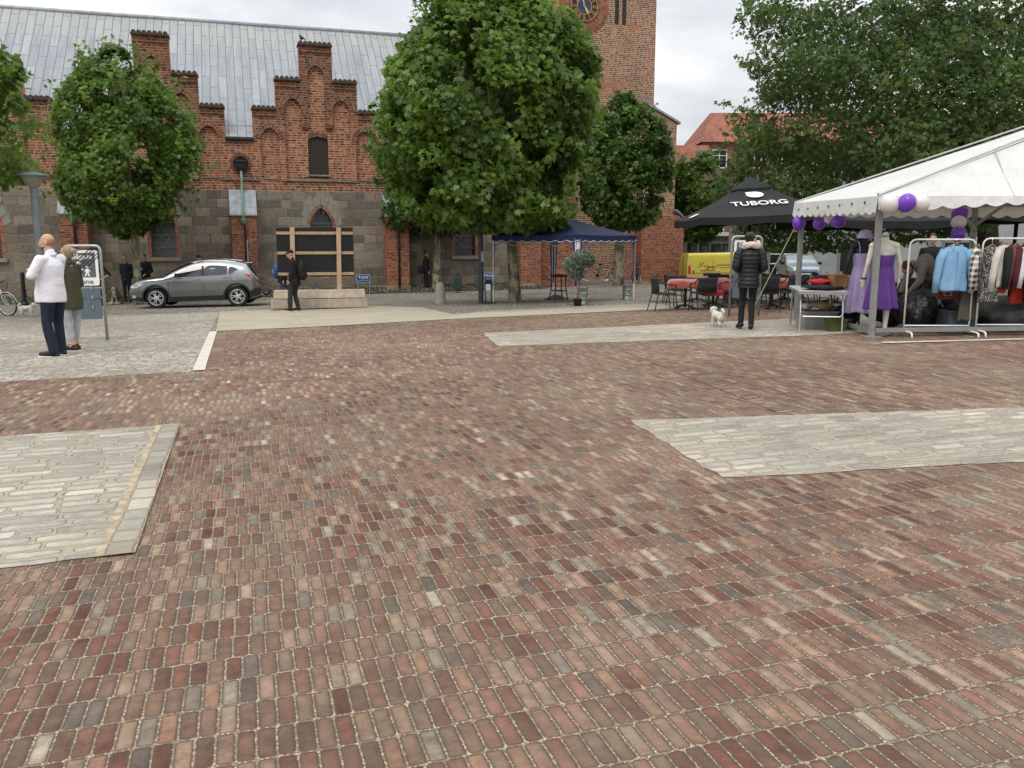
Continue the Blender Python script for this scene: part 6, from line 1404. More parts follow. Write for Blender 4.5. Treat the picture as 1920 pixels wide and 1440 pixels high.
WOMAN = t
# bystander in the dark of the tent
person('dark clad person standing beyond the tent, seen through the clothes rack', onground((1738 - 960) / F * 19.0, 19.0), R(150), 1.72, None, 1.05, .016, SK2, F_BLACK, F_DKGREY, L_BLACK, H_DARK, 'short')
person('stooping person in a grey jersey sorting clothes under the tent roof', onground((1742 - 960) / F * 14.9, 14.9), R(96), 1.72,
    dict(pel=(0, -.18, .93), hipL=(-.1, -.16, .90), hipR=(.1, -.16, .90), chest=(0, .16, 1.12), neck=(0, .36, 1.14), head=(0, .48, 1.06), shL=(-.19, .30, 1.10), shR=(.19, .30, 1.10), elL=(-.22, .36, .84), wrL=(-.14, .48, .66), elR=(.22, .36, .84), wrR=(.14, .48, .64)), 1.15, .012, SK, F_GREYT, F_DKGREY, L_BLACK, H_BROWN, 'short', nod=R(-55), hem=.86, belly=.03, topkw='jersey', arm=1.15)

# ------------------------------------------------------------------ dogs
M_WFUR = mat('white_dog_fur', (.62, .59, .53), .95, var=.15, vs=20, bs=70, bstr=.9, bd=.02); M_NOSE = mat('dog_nose', (.02, .016, .015), .4)
def small_dog(label, foot, rz, sc=1., headturn=0.):
    t = thing('dog', label, 'dog', foot, rz); B = MB()      # head towards +y
    B.cap((0, -.12, .235), (0, .10, .245), .085, .095); B.ell((0, .12, .22), (.085, .09, .10)); B.ell((0, -.15, .225), (.078, .08, .085)); B.cap((0, .15, .27), (0, .20, .33), .065, .06)
    M = Matrix.Rotation(headturn, 3, 'Z'); hc = V3((0, .215, .36)); B.ell(hc, (.068, .07, .065), 12, M); B.cap(hc + M @ V3((0, .05, -.015)), hc + M @ V3((0, .10, -.025)), .038, .03)
    for s_ in (-1, 1):
        B.cap(hc + M @ V3((s_ * .055, -.01, .03)), hc + M @ V3((s_ * .078, -.005, -.055)), .024, .02)
        B.cap((s_ * .05, .12, .18), (s_ * .052, .125, .10), .042, .034); B.cap((s_ * .052, .125, .10), (s_ * .052, .13, .02), .034, .026); B.ell((s_ * .052, .145, .018), (.026, .035, .018))
        B.cap((s_ * .05, -.15, .19), (s_ * .055, -.115, .12), .055, .036); B.cap((s_ * .055, -.115, .12), (s_ * .055, -.17, .08), .034, .028); B.cap((s_ * .055, -.17, .08), (s_ * .055, -.16, .02), .028, .024); B.ell((s_ * .055, -.14, .018), (.025, .034, .018))
    B.cap((0, -.21, .27), (0, -.25, .34), .03, .035); B.cap((0, -.25, .34), (0, -.19, .38), .035, .03)
    b = remesh(B, 'body', M_WFUR, t, .009, 1, .010, 34); MB().ell(hc + M @ V3((0, .135, -.018)), (.014, .01, .011)).build('nose', M_NOSE, t)
    for s_ in (-1, 1): MB().ell(hc + M @ V3((s_ * .028, .062, .012)), .010).build('eye', M_NOSE, t)
    t.scale = (sc, sc, sc); return t
small_dog('small fluffy white dog trotting near the bicycles at the left', G(51, 592), R(-78), .92)
dg = small_dog('small fluffy white dog on a lead, seen from behind beside the woman', G(1346, 613), R(14), .88, R(10))
t = thing('sitting_dog', 'brown and white heavy dog sitting in front of the church', 'dog', G(220, 570), R(168)); B = MB()
B.cap((0, -.14, .16), (0, .06, .40), .16, .14); B.ell((0, -.17, .13), (.18, .19, .15)); B.ell((0, .08, .38), (.12, .11, .15)); B.cap((0, .08, .46), (0, .12, .56), .095, .085); B.ell((0, .13, .585), (.085, .095, .085)); B.cap((0, .19, .565), (0, .27, .55), .052, .042)
for s_ in (-1, 1): B.cap((s_ * .08, .11, .36), (s_ * .08, .15, .05), .055, .04); B.ell((s_ * .08, .18, .03), (.042, .06, .03)); B.cap((s_ * .14, -.1, .13), (s_ * .17, .10, .10), .08, .06); B.ell((s_ * .16, .16, .035), (.042, .07, .034)); B.cap((s_ * .075, .10, .63), (s_ * .11, .11, .53), .032, .03)
B.cap((0, -.3, .06), (.25, -.25, .03), .035, .02)
def dogfur():
    m, nt, b = newmat('brown_white_fur'); x, y, z = nt.xyz(nt.obj()); n = nt.noise(nt.obj(), 7., 2)
    wht = nt.m('MAXIMUM', nt.m('MULTIPLY', nt.rng(nt.m('ABSOLUTE', x), .02, .045, 1., 0.), nt.m('GREATER_THAN', y, .08)), nt.rng(z, .11, .06, 0., 1.)); wht = nt.m('MAXIMUM', wht, nt.m('MULTIPLY', nt.rng(nt.m('ADD', y, nt.m('MULTIPLY', n, .1)), .20, .26), 1.))
    nt.put(b.inputs['Base Color'], nt.mix(wht, (.11, .065, .04), (.60, .56, .50))); b.inputs['Roughness'].default_value = .95; bump(nt, b, nt.noise(nt.obj(), 80., 3), .8, .015); return m
remesh(B, 'body', dogfur(), t, .012, 1, .008, 30); MB().ell((0, .31, .565), (.025, .015, .018)).build('nose', M_NOSE, t)
for s_ in (-1, 1): MB().ell((s_ * .035, .215, .605), .011).build('eye', M_NOSE, t)
a = G(1346, 613) + V3((0, .12, .36)); b = LEASH_H; ls = MB(); pts = [a.lerp(b, i / 12) + V3((0, 0, -.10 * math.sin(PI * i / 12))) for i in range(13)]; ls.tube(pts, .007, 5)
tag(ls.build('leash', mat('dark_leash', (.03, .03, .032), .7)), 'dark dog lead running from the white dog to the woman', 'lead')
# ------------------------------------------------------------------ the white tent and its stall
def tarp():
    m, nt, b = newmat('white_tarpaulin'); v = nt.obj()
    c = nt.scale((.76, .765, .75), nt.rng(nt.noise(v, 1.3, 5, .65), .3, .7, .88, 1.05, 'LINEAR')); nt.put(b.inputs['Base Color'], c); b.inputs['Roughness'].default_value = .5
    bump(nt, b, nt.m('ADD', nt.noise(v, 1.6, 4), nt.m('MULTIPLY', nt.noise(nt.vec(nt.m('MULTIPLY', nt.xyz(v)[0], 3.), nt.xyz(v)[1], nt.m('MULTIPLY', nt.xyz(v)[2], .8)), 2.5, 3), .5)), .7, .09)
    tr = nt.node('ShaderNodeBsdfTranslucent'); nt.put(tr.inputs['Color'], (.62, .58, .48)); mx = nt.node('ShaderNodeMixShader'); mx.inputs[0].default_value = .22
    nt.l.new(b.outputs[0], mx.inputs[1]); nt.l.new(tr.outputs[0], mx.inputs[2]); nt.l.new(mx.outputs[0], nt.n['Material Output'].inputs['Surface']); return m
M_TARP = tarp(); M_ALU = mat('dull_aluminium', (.27, .275, .265), .5, .35, var=.1, vs=10)
tb = onground(5.76, 15.45); tz = tb.z
tent = thing('party_tent', 'large white tent with scalloped edges on a grey metal frame over the clothes stall', 'tent', tb)
def tl_(x, y, z): return V3((x - tb.x, y - tb.y, z - tz))
X0, X1, Y0, Y1, ZF, ZR = 5.66, 19.0, 13.45, 17.42, 2.27, 2.33
RA, RB = (12.0, 15.45, 4.55), (12.6, 15.45, 4.55)
def face(name, a, b, c, d, n=16, sag=.05):
    P = []
    for i in range(n + 1):
        t = i / n; L0 = V3(a).lerp(V3(b), t); L1 = V3(d).lerp(V3(c), t); P.append([tl_(*(L0.lerp(L1, q))) - V3((0, 0, sag * math.sin(PI * q) * (1 + .4 * math.sin(t * 9)))) for q in (0, .15, .3, .5, .7, .85, 1)])
    return MB().grid(P)
rf = MB()
for q in (((X0, Y0, ZF), (X1, Y0, ZF), RB, RA), ((X0, Y1, ZR), (X0, Y0, ZF), RA, RA), ((X1, Y1, ZR), (X0, Y1, ZR), RA, RB), ((X1, Y0, ZF), (X1, Y1, ZR), RB, RB)):
    g = face('f', *q); rf.add(g.v, g.f)
rf.build('roof', M_TARP, tent, smooth=True, fix=False)
sm = MB()
for a in ((X0, Y0, ZF), (X0, Y1, ZR)): sm.tube([tl_(*a) + V3((0, 0, .012)), tl_(*RA) + V3((0, 0, .012))], .018, 6)
for k in range(1, 7): x = X0 + 2.1 * k; e = V3((x, Y0, ZF)); q = min(1, (x - X0) / (RA[0] - X0)); r_ = V3((x, Y0 + (RA[1] - Y0) * q, ZF + (RA[2] - ZF) * q)) if x < RA[0] else V3(RB); sm.tube([tl_(*e), tl_(*e.lerp(r_, .5)) - V3((0, 0, .045)), tl_(*r_)], .010, 5)
sm.build('seams', mat('seam_grey', (.42, .42, .41), .6), tent)
def valance(name, a, b, za, zb, depth, sc=.33, off=V3((0, 0, 0)), n_per=8):
    a, b = V3(a), V3(b); L = (b - a).length; n = int(L / sc) * n_per; P = []
    for i in range(n + 1):
        t = i / n; p = a.lerp(b, t); dd = depth(t * L) ; s_ = abs(math.sin(PI * t * L / sc * 1.0)); z = za + (zb - za) * t; wv = .012 * math.sin(t * L * 3.1)
        P.append([tl_(p.x, p.y, z) + off * q + V3((0, wv * q, -(dd + .055 * s_) * q)) for q in (0, .35, .7, 1)])
    return MB().grid(P).build(name, M_TARP, tent, smooth=True)
valance('front_valance', (X0, Y0, 0), (X1, Y0, 0), ZF, ZF, lambda s_: float(np.interp(s_, [0, 2.6, 20], [.20, .06, .06])), off=V3((0, -.03, 0)))
valance('side_valance', (X0, Y1, 0), (X0, Y0, 0), ZR, ZF, lambda s_: .23, .30, off=V3((-.03, 0, 0)))
valance('rear_valance', (X0, Y1, 0), (X1, Y1, 0), ZR, ZR, lambda s_: .24)
ey = MB()
for k in range(7): y = Y1 - .35 - k * .53; ey.lathe([(.022, 0), (.022, .012)], 10, tl_(X0 - .022, y, 2.19), Matrix.Rotation(-PI / 2, 3, 'Y'))
ey.build('eyelets', mat('brass_dull', (.14, .13, .11), .5, .4), tent)
for x, y in ((5.74, 13.55), (5.80, 17.35), (9.26, 17.35), (12.8, 17.35), (12.6, 13.55), (16.3, 17.35)):
    z0 = gz(x, y); p = MB(); a = tl_(x, y, z0); p.box(a + V3((0, 0, 1.13)), (.098, .065, 2.24)); p.box(a + V3((0, -.037, 1.13)), (.04, .012, 2.24)); p.build('post', M_ALU, tent, bevel=.006); MB().box(a + V3((0, 0, .01)), (.26, .22, .02)).build('foot_plate', M_ALU, tent)
rl = MB(); rl.bar(tl_(5.8, 13.55, gz(5.8, 13.5) + .11), tl_(12.6, 13.55, gz(12.6, 13.5) + .11), .05, .07); rl.bar(tl_(5.76, 13.6, gz(5.8, 13.5) + .11), tl_(5.8, 17.3, gz(5.8, 17.3) + .11), .05, .07); rl.build('base_rails', M_ALU, tent)
er = MB()
for a, b in (((X0 + .08, 13.55, 2.22), (X1, 13.55, 2.22)), ((X0 + .1, 17.35, 2.28), (X1, 17.35, 2.28)), ((5.76, 13.55, 2.22), (5.8, 17.35, 2.28)), ((5.76, 13.6, 2.24), (12, 15.45, 4.48)), ((5.8, 17.3, 2.28), (12, 15.45, 4.48)), ((9.26, 17.3, 1.9), (9.9, 16.9, 2.5)), ((9.26, 17.3, 1.8), (8.7, 17.1, 2.3))): er.bar(tl_(*a), tl_(*b), .06, .06)
er.build('roof_frame', M_ALU, tent)
a = V3((5.75, 17.4, gz(5.75, 17.4) + 2.0)); b = G(1403, 597); tag(MB().tube([a, b], .009, 5).build('guy_rope', mat('pale_rope', (.42, .42, .38), .8)), 'pale guy rope running from the tent corner to the ground by the zone sign', 'rope')
# balloons
M_PUR = mat('purple_balloon', (.17, .045, .46), .25, var=.04, bstr=0, coat=.3); M_BWH = mat('white_balloon', (.62, .58, .57), .3, var=.04, bstr=0, coat=.3)
def balloon(u, v, Y, r, m, label, stretch=1.15, tilt=0.):
    p = atY(u, v, Y); o = MB(); o.lathe([(max(.001, r * math.sin(a) * (1 - .10 * (1 + math.cos(a)) / 2 * 0)), -r * math.cos(a) * (stretch if a < PI / 2 else 1.)) for a in np.linspace(0.02, PI - .001, 16)], 18); o.lathe([(.003, -r * stretch - .012), (.014, -r * stretch - .018), (.006, -r * stretch + .004)], 8)
    b = o.build('balloon', m, smooth=True); b.location = p; b.rotation_euler = (0, tilt, 0); tag(b, label, 'balloon', 'balloons tied to the tent')
balloon(1498, 417, 17.2, .13, M_PUR, 'purple balloon at the rear left tent post')
balloon(1536, 418, 16.5, .118, M_PUR, 'purple balloon under the tent edge, second from the left'); balloon(1573, 415, 15.6, .118, M_PUR, 'sideways purple balloon under the tent edge, third from the left', 1.25, R(80))
balloon(1554, 409, 16.0, .085, M_BWH, 'small white balloon tucked between two purple ones at the tent edge')
balloon(1667, 383, 13.2, .145, M_BWH, 'white balloon at the front tent post, left of the purple one', 1.1, R(-60)); balloon(1701, 379, 13.1, .132, M_PUR, 'bright purple balloon between two white ones at the front post', 1.2, R(25)); balloon(1726, 382, 13.2, .135, M_BWH, 'white balloon right of the bright purple one at the front post', 1.15, R(70))
balloon(1801, 399, 14.6, .125, M_PUR, 'dark purple balloon topmost of the hanging string', 1.2, R(60)); balloon(1798, 417, 14.4, .115, M_BWH, 'greyish white balloon in the middle of the hanging string', 1.1, R(80)); balloon(1797, 438, 14.3, .118, M_PUR, 'purple balloon lowest of the hanging string', 1.2, R(15))
# dummies
M_DUM = mat('dummy_white', (.58, .555, .49), .35, var=.04, bstr=0)
def dummy(label, foot, rz, skinm, legs=True, pose=None):
    J, k = joints(1.80); t = thing('shop_dummy', label, 'mannequin', foot, rz)
    J.update({a: V3(b) * k for a, b in (pose or {}).items()}); B = MB()
    B.ell(J['pel'] + V3((0, -.01, 0)), (.155, .11, .15)); B.cap(J['pel'], J['chest'], .115, .115); B.ell(J['chest'] + V3((0, 0, .04)), (.178, .108, .17)); B.cap(J['chest'], J['neck'] + V3((0, 0, .07)), .09, .052)
    for n in ('L', 'R'):
        B.cap(J['neck'] + V3((0, 0, -.04)), J['sh' + n], .052, .058); B.cap(J['sh' + n], J['el' + n], .050, .038); B.cap(J['el' + n], J['wr' + n], .038, .024); s_ = 1 if n == 'R' else -1; hand(B, J['wr' + n], J['wr' + n] - J['el' + n], V3((-s_ * .8, .5, 0)), k, .3, s_)
        if legs: B.cap(J['hip' + n], J['kn' + n], .085, .055); B.cap(J['kn' + n] + V3((0, -.015, -.08)), J['an' + n], .056, .032); B.cap(J['an' + n], J['toe' + n], .032, .022); B.cap(J['an' + n] + V3((0, -.03, 0)), J['an' + n] + V3((0, -.035, -.06)), .022, .014)
    remesh(B, 'body', skinm, t, .010, 3); return t, J, k
def dress(name, rings, m, par, folds=9, amp=.02, seed=0., rows=34):
    Z = [r_[0] for r_ in rings]; P = []
    for i in range(rows + 1):
        z = Z[0] + (Z[-1] - Z[0]) * i / rows; zz = sorted(rings); a = np.interp(z, [q[0] for q in zz], [q[1] for q in zz]); b = np.interp(z, [q[0] for q in zz], [q[2] for q in zz]); f = np.interp(z, [q[0] for q in zz], [q[3] for q in zz])
        P.append([((a + amp * f * math.sin(folds * t + seed + .8 * math.sin(2 * t + z * 3))) * math.cos(t), (b + amp * f * math.sin(folds * t + seed + .8 * math.sin(2 * t + z * 3))) * math.sin(t) - .005, z + .012 * f * math.sin(5 * t)) for t in [2 * PI * j / 72 for j in range(72)]])
    return MB().grid(P, True).build(name, m, par, smooth=True, solid=.006)
def satin(name, c): return mat(name, c, .38, var=.12, vs=5, bs=6, bstr=.35, bd=.03)
f = atY(1647, 622, 13.75); f.z = gz(f.x, f.y) + .02
t, J, k = dummy('headless white dummy in a strapless purple dress beside the front tent post', f, R(-4), M_DUM, pose=dict(anL=(-.085, .02, .10), toeL=(-.10, .16, .03), anR=(.085, -.02, .10), toeR=(.10, .12, .03), elL=(-.245, -.02, 1.13), wrL=(-.27, .05, .88), elR=(.245, -.03, 1.13), wrR=(.265, .03, .88), shL=(-.185, -.01, 1.40), shR=(.185, -.01, 1.40)))
dress('purple_dress', [(.42, .26, .21, 1.2), (.62, .235, .19, .9), (.85, .195, .15, .35), (1.0, .172, .135, .1), (1.08, .148, .122, .15), (1.18, .158, .13, .2), (1.27, .172, .125, .05)], satin('purple_satin', (.085, .028, .185)), t, 8, .022)
MB().tube([(J['neck'].x + .054 * math.cos(a), J['neck'].y + .054 * math.sin(a), J['neck'].z + .055) for a in [2 * PI * i / 20 for i in range(20)]], .008, 6, close=True).build('choker', M_BLK, t)
MB().tube([(J['wrL'].x + .034 * math.cos(a), J['wrL'].y + .034 * math.sin(a), J['wrL'].z + .01) for a in [2 * PI * i / 16 for i in range(16)]], .014, 6, close=True).build('bracelet', M_BLK, t)
MB().lathe([(.02, 0), (.19, 0), (.19, .012), (.02, .014)], 24).build('base', M_ALU, t)
f = atY(1609, 618, 14.75); f.z = gz(f.x, f.y)
t, J, k = dummy('black dummy in a long lavender dress behind the front tent post', f, R(6), M_BLK, False, pose=dict(elL=(-.28, -.03, 1.13), wrL=(-.31, .0, .86), elR=(.26, -.03, 1.13), wrR=(.27, .03, .9)))
M_LAV = satin('lavender_satin', (.33, .27, .47))
dress('lavender_dress', [(.30, .26, .22, 1.3), (.6, .23, .19, 1.), (.86, .20, .155, .4), (1.02, .165, .13, .1), (1.10, .15, .122, .1), (1.25, .172, .13, .05), (1.31, .165, .122, .02)], M_LAV, t, 10, .020, 1.)
sp = MB()
for s_ in (-1, 1): sp.tube([(s_ * .12, -.11, 1.30), (s_ * .125, -.115, 1.40), (s_ * .12, -.05, 1.505), (s_ * .11, .06, 1.47)], .009, 5)
sp.build('straps', M_LAV, t); MB().tube([(0, 0, 0), (0, 0, .9)], .02, 8).lathe([(.17, 0), (.17, .02), (.02, .03)], 18).build('stand', M_BLK, t)
hb = MB(); hb.lathe([(.12, 1.56), (.135, 1.57), (.115, 1.63), (.08, 1.69), (.02, 1.71)], 18, (0, -.01, 0)); hb.ell((.02, -.09, 1.57), (.12, .1, .015)); hb.build('lavender_cap', M_LAV, t, smooth=True, autos=50)
# folding table with clothes
def tq(u, v, Y): return atY(u, v, Y)
c_ = (tq(1500, 548, 14.25) + tq(1586, 548, 14.25) + tq(1480, 539, 15.9) + tq(1563, 539, 15.9)) / 4; c_.z = gz(c_.x, c_.y)
fa = math.atan2((tq(1480, 539, 15.9) - tq(1500, 548, 14.25)).y, (tq(1480, 539, 15.9) - tq(1500, 548, 14.25)).x) - PI / 2
ft = thing('folding_table', 'light grey folding table on thin metal legs at the tent side', 'folding table', c_, fa)
MB().box((0, 0, .705), (.78, 1.68, .035)).build('tabletop', mat('pale_grey_top', (.34, .35, .34), .55), ft, bevel=.01); MB().box((0, 0, .675), (.80, 1.70, .022)).build('edge', M_CHROME, ft)
for sx in (-.34, .34):
    for sy in (-.72, .72): MB().tube([(sx, sy * .85, .67), (sx, sy, .35), (sx, sy * 1.03, 0)], .015, 7).build('leg', M_CHROME, ft)
cb = MB()
for sy in (-.73, .73): cb.tube([(-.34, sy, .33), (-.3, sy, .28), (.3, sy, .28), (.34, sy, .33)], .012, 6)
cb.build('crossbars', M_CHROME, ft); tz_ = c_.z + .723
def blob(name, label, cat, c, r, m, seed=0, amp=.03, sc=6., vox=.02, parts=5, group=None, flat=True):
    rg_ = random.Random(seed); B = MB(); r = V3(r)
    B.ell((0, 0, r.z), tuple(r))
    for i in range(parts): a = rg_.uniform(0, 6.28); B.ell((math.cos(a) * r.x * .5, math.sin(a) * r.y * .5, r.z * rg_.uniform(.7, 1.1)), tuple(r * rg_.uniform(.5, .75)))
    o = remesh(B, name, m, None, vox, 2, amp, sc)
    co_ = o.data.vertices
    for v in co_:
        if v.co.z < 0.01: v.co.z = 0.0
    o.location = c; return tag(o, label, cat, group)
p = tq(1540, 540, 14.6); p.z = tz_; blob('black_jacket', 'crumpled black jacket lying on the folding table', 'jacket', p, (.36, .34, .045), F_BLACK, 1, .02, 9)
p = tq(1536, 536, 14.75); p.z = tz_ + .075; blob('red_garment', 'bright red garment heaped on the folding table', 'clothes', p, (.20, .22, .06), fabric('bright_red_cloth', (.42, .015, .022)), 2, .025, 9)
p = tq(1569, 536, 14.7); p.z = tz_ + .02; o = MB().box((0, 0, .12), (.25, .2, .24)).build('carton', mat('brown_printed_card', (.20, .11, .045), .6, var=.5, vs=7), bevel=.008); o.location = p; o.rotation_euler.z = .2; tag(o, 'brown printed carton standing on the folding table', 'box')
def tub(name, label, u, v, Y, d, m, rz=.05, cat='tub'):
    p = tq(u, v, Y); p.z = gz(p.x, p.y) + .01; mb = MB(); a, b, h = d
    for sx, sy, w_, l_ in ((0, -1, a, 0), (0, 1, a, 0), (-1, 0, 0, b), (1, 0, 0, b)): mb.box((sx * a / 2 * .96, sy * b / 2 * .96, h / 2), (w_ if w_ else .012, l_ * .97 if l_ else .012, h))
    mb.box((0, 0, .008), (a * .95, b * .95, .012)); o = mb.build(name, m); rm = MB()
    for s_ in (-1, 1): rm.box((0, s_ * b / 2, h), (a + .05, .035, .03)); rm.box((s_ * a / 2, 0, h), (.035, b - .036, .03))
    rm.build('rim', m, o); o.location = p; o.rotation_euler.z = rz; return tag(o, label, cat)
M_CLEAR = mat('cloudy_plastic', (.26, .25, .24), .3, var=.2, vs=5); M_TUBB = mat('blue_grey_plastic', (.07, .085, .11), .35, var=.2, vs=4)
tub('plastic_tub', 'cloudy clear plastic tub under the folding table', 1530, 605, 15.1, (.58, .42, .30), M_CLEAR)
p = tq(1541, 590, 15.0); p.z = gz(p.x, p.y) + .33; blob('beige_bag', 'beige cloth bag on the cloudy tub under the folding table', 'bag', p, (.17, .14, .09), fabric('beige_cloth', (.27, .205, .115)), 4, .03, 10)
p = tq(1512, 590, 15.2); p.z = gz(p.x, p.y) + .33; blob('plastic_bag', 'white plastic carrier bag beside the beige bag', 'bag', p, (.12, .12, .07), mat('white_plastic', (.55, .55, .56), .4), 5, .03, 14)
tub('green_crate', 'lime green crate beside the folding table legs', 1566, 617, 14.5, (.27, .24, .19), mat('lime_plastic', (.06, .09, .018), .5), .1, 'crate')
p = tq(1580, 612, 15.1); p.z = gz(p.x, p.y); blob('bin_bag', 'low black bin bag behind the lime crate', 'bag', p, (.32, .28, .22), mat('black_polythene', (.012, .012, .014), .28, var=.2, vs=4, bs=9, bstr=.8, bd=.05), 6, .05, 7, group='black bin bags in the tent')
M_POLY = bpy.data.materials['black_polythene']
p = tq(1590, 575, 15.3); p.z = gz(p.x, p.y) + .40; blob('pale_linen', 'pile of white linen on the black bags behind the lavender dress', 'linen', p, (.2, .18, .10), fabric('white_linen', (.58, .59, .62)), 7, .03, 9)
for i, (u, Y, r_, lb) in enumerate(((1722, 14.3, (.36, .34, .38), 'large shiny black bin bag behind the first clothes rack'), (1668, 15.0, (.36, .32, .34), 'black bin bag behind the purple dress'), (1760, 15.3, (.45, .4, .52), 'tall black bin bag in front of the stooping person'), (1845, 14.6, (.38, .35, .28), 'black bin bag between the two clothes racks'), (1700, 15.9, (.4, .4, .45), 'black bin bag farthest back in the tent'))):
    p = tq(u, 600, Y); p.z = gz(p.x, p.y); blob('bin_bag', lb, 'bag', p, r_, M_POLY, 10 + i, .06, 6, .025, 6, 'black bin bags in the tent')
p = tq(1893, 600, 14.2); p.z = gz(p.x, p.y); blob('grey_sack', 'translucent grey sack full of clothes at the right edge', 'bag', p, (.55, .42, .30), mat('grey_polythene', (.085, .09, .088), .32, var=.35, vs=3, bs=8, bstr=.6, bd=.05), 20, .05, 6, .025)
tub('plastic_tub', 'blue grey plastic tub under the blue shirt', 1790, 622, 13.95, (.46, .38, .36), M_TUBB)
p = tq(1792, 600, 14.2); p.z = gz(p.x, p.y) + .30; blob('dark_clothes', 'dark clothes heaped in the blue grey tub', 'clothes', p, (.19, .15, .10), fabric('dark_mixed_cloth', (.03, .025, .03)), 22, .03, 9)
# clothes racks
def rack(label, uL, uR, Y, v_top):
    a, b = tq(uL, 622, Y), tq(uR, 622, Y); z0 = gz(a.x, Y); H = tq(uL, v_top, Y).z - z0; w_ = (b.x - a.x) / 2; t = thing('clothes_rack', label, 'clothes rack', ((a.x + b.x) / 2, Y, z0), R(-1), 'white clothes racks'); r_ = .10
    p = [(-w_, 0, .06), (-w_, 0, H - r_)] + [(-w_ + r_ - r_ * math.cos(R(q)), 0, H - r_ + r_ * math.sin(R(q))) for q in (30, 60, 90)]; p += [(-x, y, z) for x, y, z in reversed(p)]
    MB().tube(p, .0145, 8).build('frame', M_SWHITE, t, smooth=True); MB().tube([(-w_, 0, .17), (w_, 0, .17)], .013, 8).build('lower_bar', M_SWHITE, t, smooth=True)
    for s_ in (-1, 1): MB().tube([(s_ * w_, .26, .0), (s_ * w_, .24, .07), (s_ * w_, .0, .085), (s_ * w_, -.26, .085), (s_ * w_ + .0, -.31, .07), (s_ * w_, -.33, .0)], .0145, 8).build('foot', M_SWHITE, t, smooth=True)
    return t, H, w_
r1, H1, w1 = rack('white clothes rack carrying the pale blue shirt', 1694, 1815, 13.62, 449); r2, H2, w2 = rack('white clothes rack at the right edge carrying the row of dresses and cardigans', 1829, 1952, 13.62, 447)
M_HANG = mat('wooden_hanger', (.30, .17, .08), .6)
def garment(name, label, rack_, H, x, rz, m, length=.66, wd_=.42, sleeves=.58, hem=.46, neck='round', cat='shirt', drop=.10, kind='top', sleevem=None, y=0., front=None, spread=.3):
    base = rack_.matrix_basis @ V3((x, y, 0)); g = thing(name, label, cat, base, rz, 'clothes hanging on the racks'); zt = H - drop; P = []
    sh = wd_ / 2
    ks = [0, .02, .06, .12, .25, .45, .65, .85, 1.]
    if kind == 'trousers': ws = [.16, .17, .18, .18, .18, .19, .2, .21, .22]
    elif kind == 'slip': ws = [.04, .08, .11, .13, .135, .125, .145, .16, .175]
    else: ws = [.055, .11, sh * .98, sh, sh * .99, sh * .97, sh * .99, hem / 2, hem / 2]
    for i in range(25):
        q = i / 24; a = np.interp(q, ks, ws); b = np.interp(q, [0, .08, .3, 1], [.03, .05, .07, .065]); zz = zt - (q * length if kind != 'top' else (np.interp(q, [0, .06, .12, 1], [0, .035, .075, length])))
        P.append([(a * math.cos(t) * (1 + .015 * math.sin(7 * t + q * 5)), (b + .018 * q * math.sin(6 * t + x * 20 + 2 * q)) * math.sin(t), zz + .008 * q * math.sin(4 * t + x * 9)) for t in [2 * PI * j / 40 for j in range(40)]])
    MB().grid(P, True).build('cloth', m, g, smooth=True, solid=.004)
    if kind == 'top' and sleeves:
        for s_ in (-1, 1):
            S_ = MB(); pts = [(s_ * sh * .90, 0, zt - .07), (s_ * (sh + .03 + spread * .08), -.01, zt - .2), (s_ * (sh + .05 + spread * .16), -.015, zt - .07 - sleeves * .62), (s_ * (sh + .05 + spread * .22), -.005, zt - .07 - sleeves)]; S_.tube(pts, [.07, .066, .056, .045], 10); S_.build('sleeve', sleevem or m, g, smooth=True)
    if neck == 'collar':
        c = MB(); c.add([(-.06, -.035, zt + .03), (.0, -.05, zt - .09), (-.085, -.055, zt - .05), (-.10, -.03, zt + .0)], [(0, 1, 2, 3)]); c.add([(.06, -.035, zt + .03), (.0, -.05, zt - .09), (.085, -.055, zt - .05), (.10, -.03, zt + .0)], [(0, 1, 2, 3)]); c.build('collar', m, g, solid=.006)
        MB().bar((0, -.078, zt - .09), (0, -.08, zt - length + .02), .028, .006, (1, 0, 0)).build('placket', m, g)
    hg = MB(); hg.tube([(-sh * .85 if kind == 'top' else -.14, 0, zt - .04), (0, 0, zt + .035), (sh * .85 if kind == 'top' else .14, 0, zt - .04)], .010, 6); hg.build('hanger', M_HANG, g); MB().tube([(0, 0, zt + .03), (0, 0, H - .012), (0, .012, H + .012), (0, -.012, H + .018)], .004, 5).build('hook', M_CHROME, g)
    return g
def plaid(name, base, line, sc=.05, w_=.22):
    m, nt, b = newmat(name); x, y, z = nt.xyz(nt.obj()); fx = nt.m('LESS_THAN', nt.m('FRACT', nt.m('DIVIDE', nt.m('ADD', x, y), sc)), w_); fz = nt.m('LESS_THAN', nt.m('FRACT', nt.m('DIVIDE', z, sc)), w_)
    nt.put(b.inputs['Base Color'], nt.mix(nt.m('MULTIPLY', nt.m('ADD', fx, fz), .5), base, line)); b.inputs['Roughness'].default_value = .85; return m
def speckle():
    m, nt, b = newmat('black_speckled_cloth'); n = nt.noise(nt.obj(), 70., 1); nt.put(b.inputs['Base Color'], nt.mix(nt.rng(n, .56, .60), (.012, .012, .013), (.48, .47, .45))); b.inputs['Roughness'].default_value = .85; return m
M_SHB = fabric('pale_blue_cotton', (.20, .38, .58), .06)
garment('blue_shirt', 'pale blue long sleeved shirt facing the front on the first rack', r1, H1, .14, R(2), M_SHB, .70, .39, .66, .44, 'collar', y=-.14, spread=.2)
garment('plaid_shirt', 'dark plaid shirt tucked behind the pale blue shirt', r1, H1, .27, R(25), plaid('dark_plaid', (.018, .018, .02), (.35, .33, .3)), .78, .42, .6, .48, 'collar', y=.09)
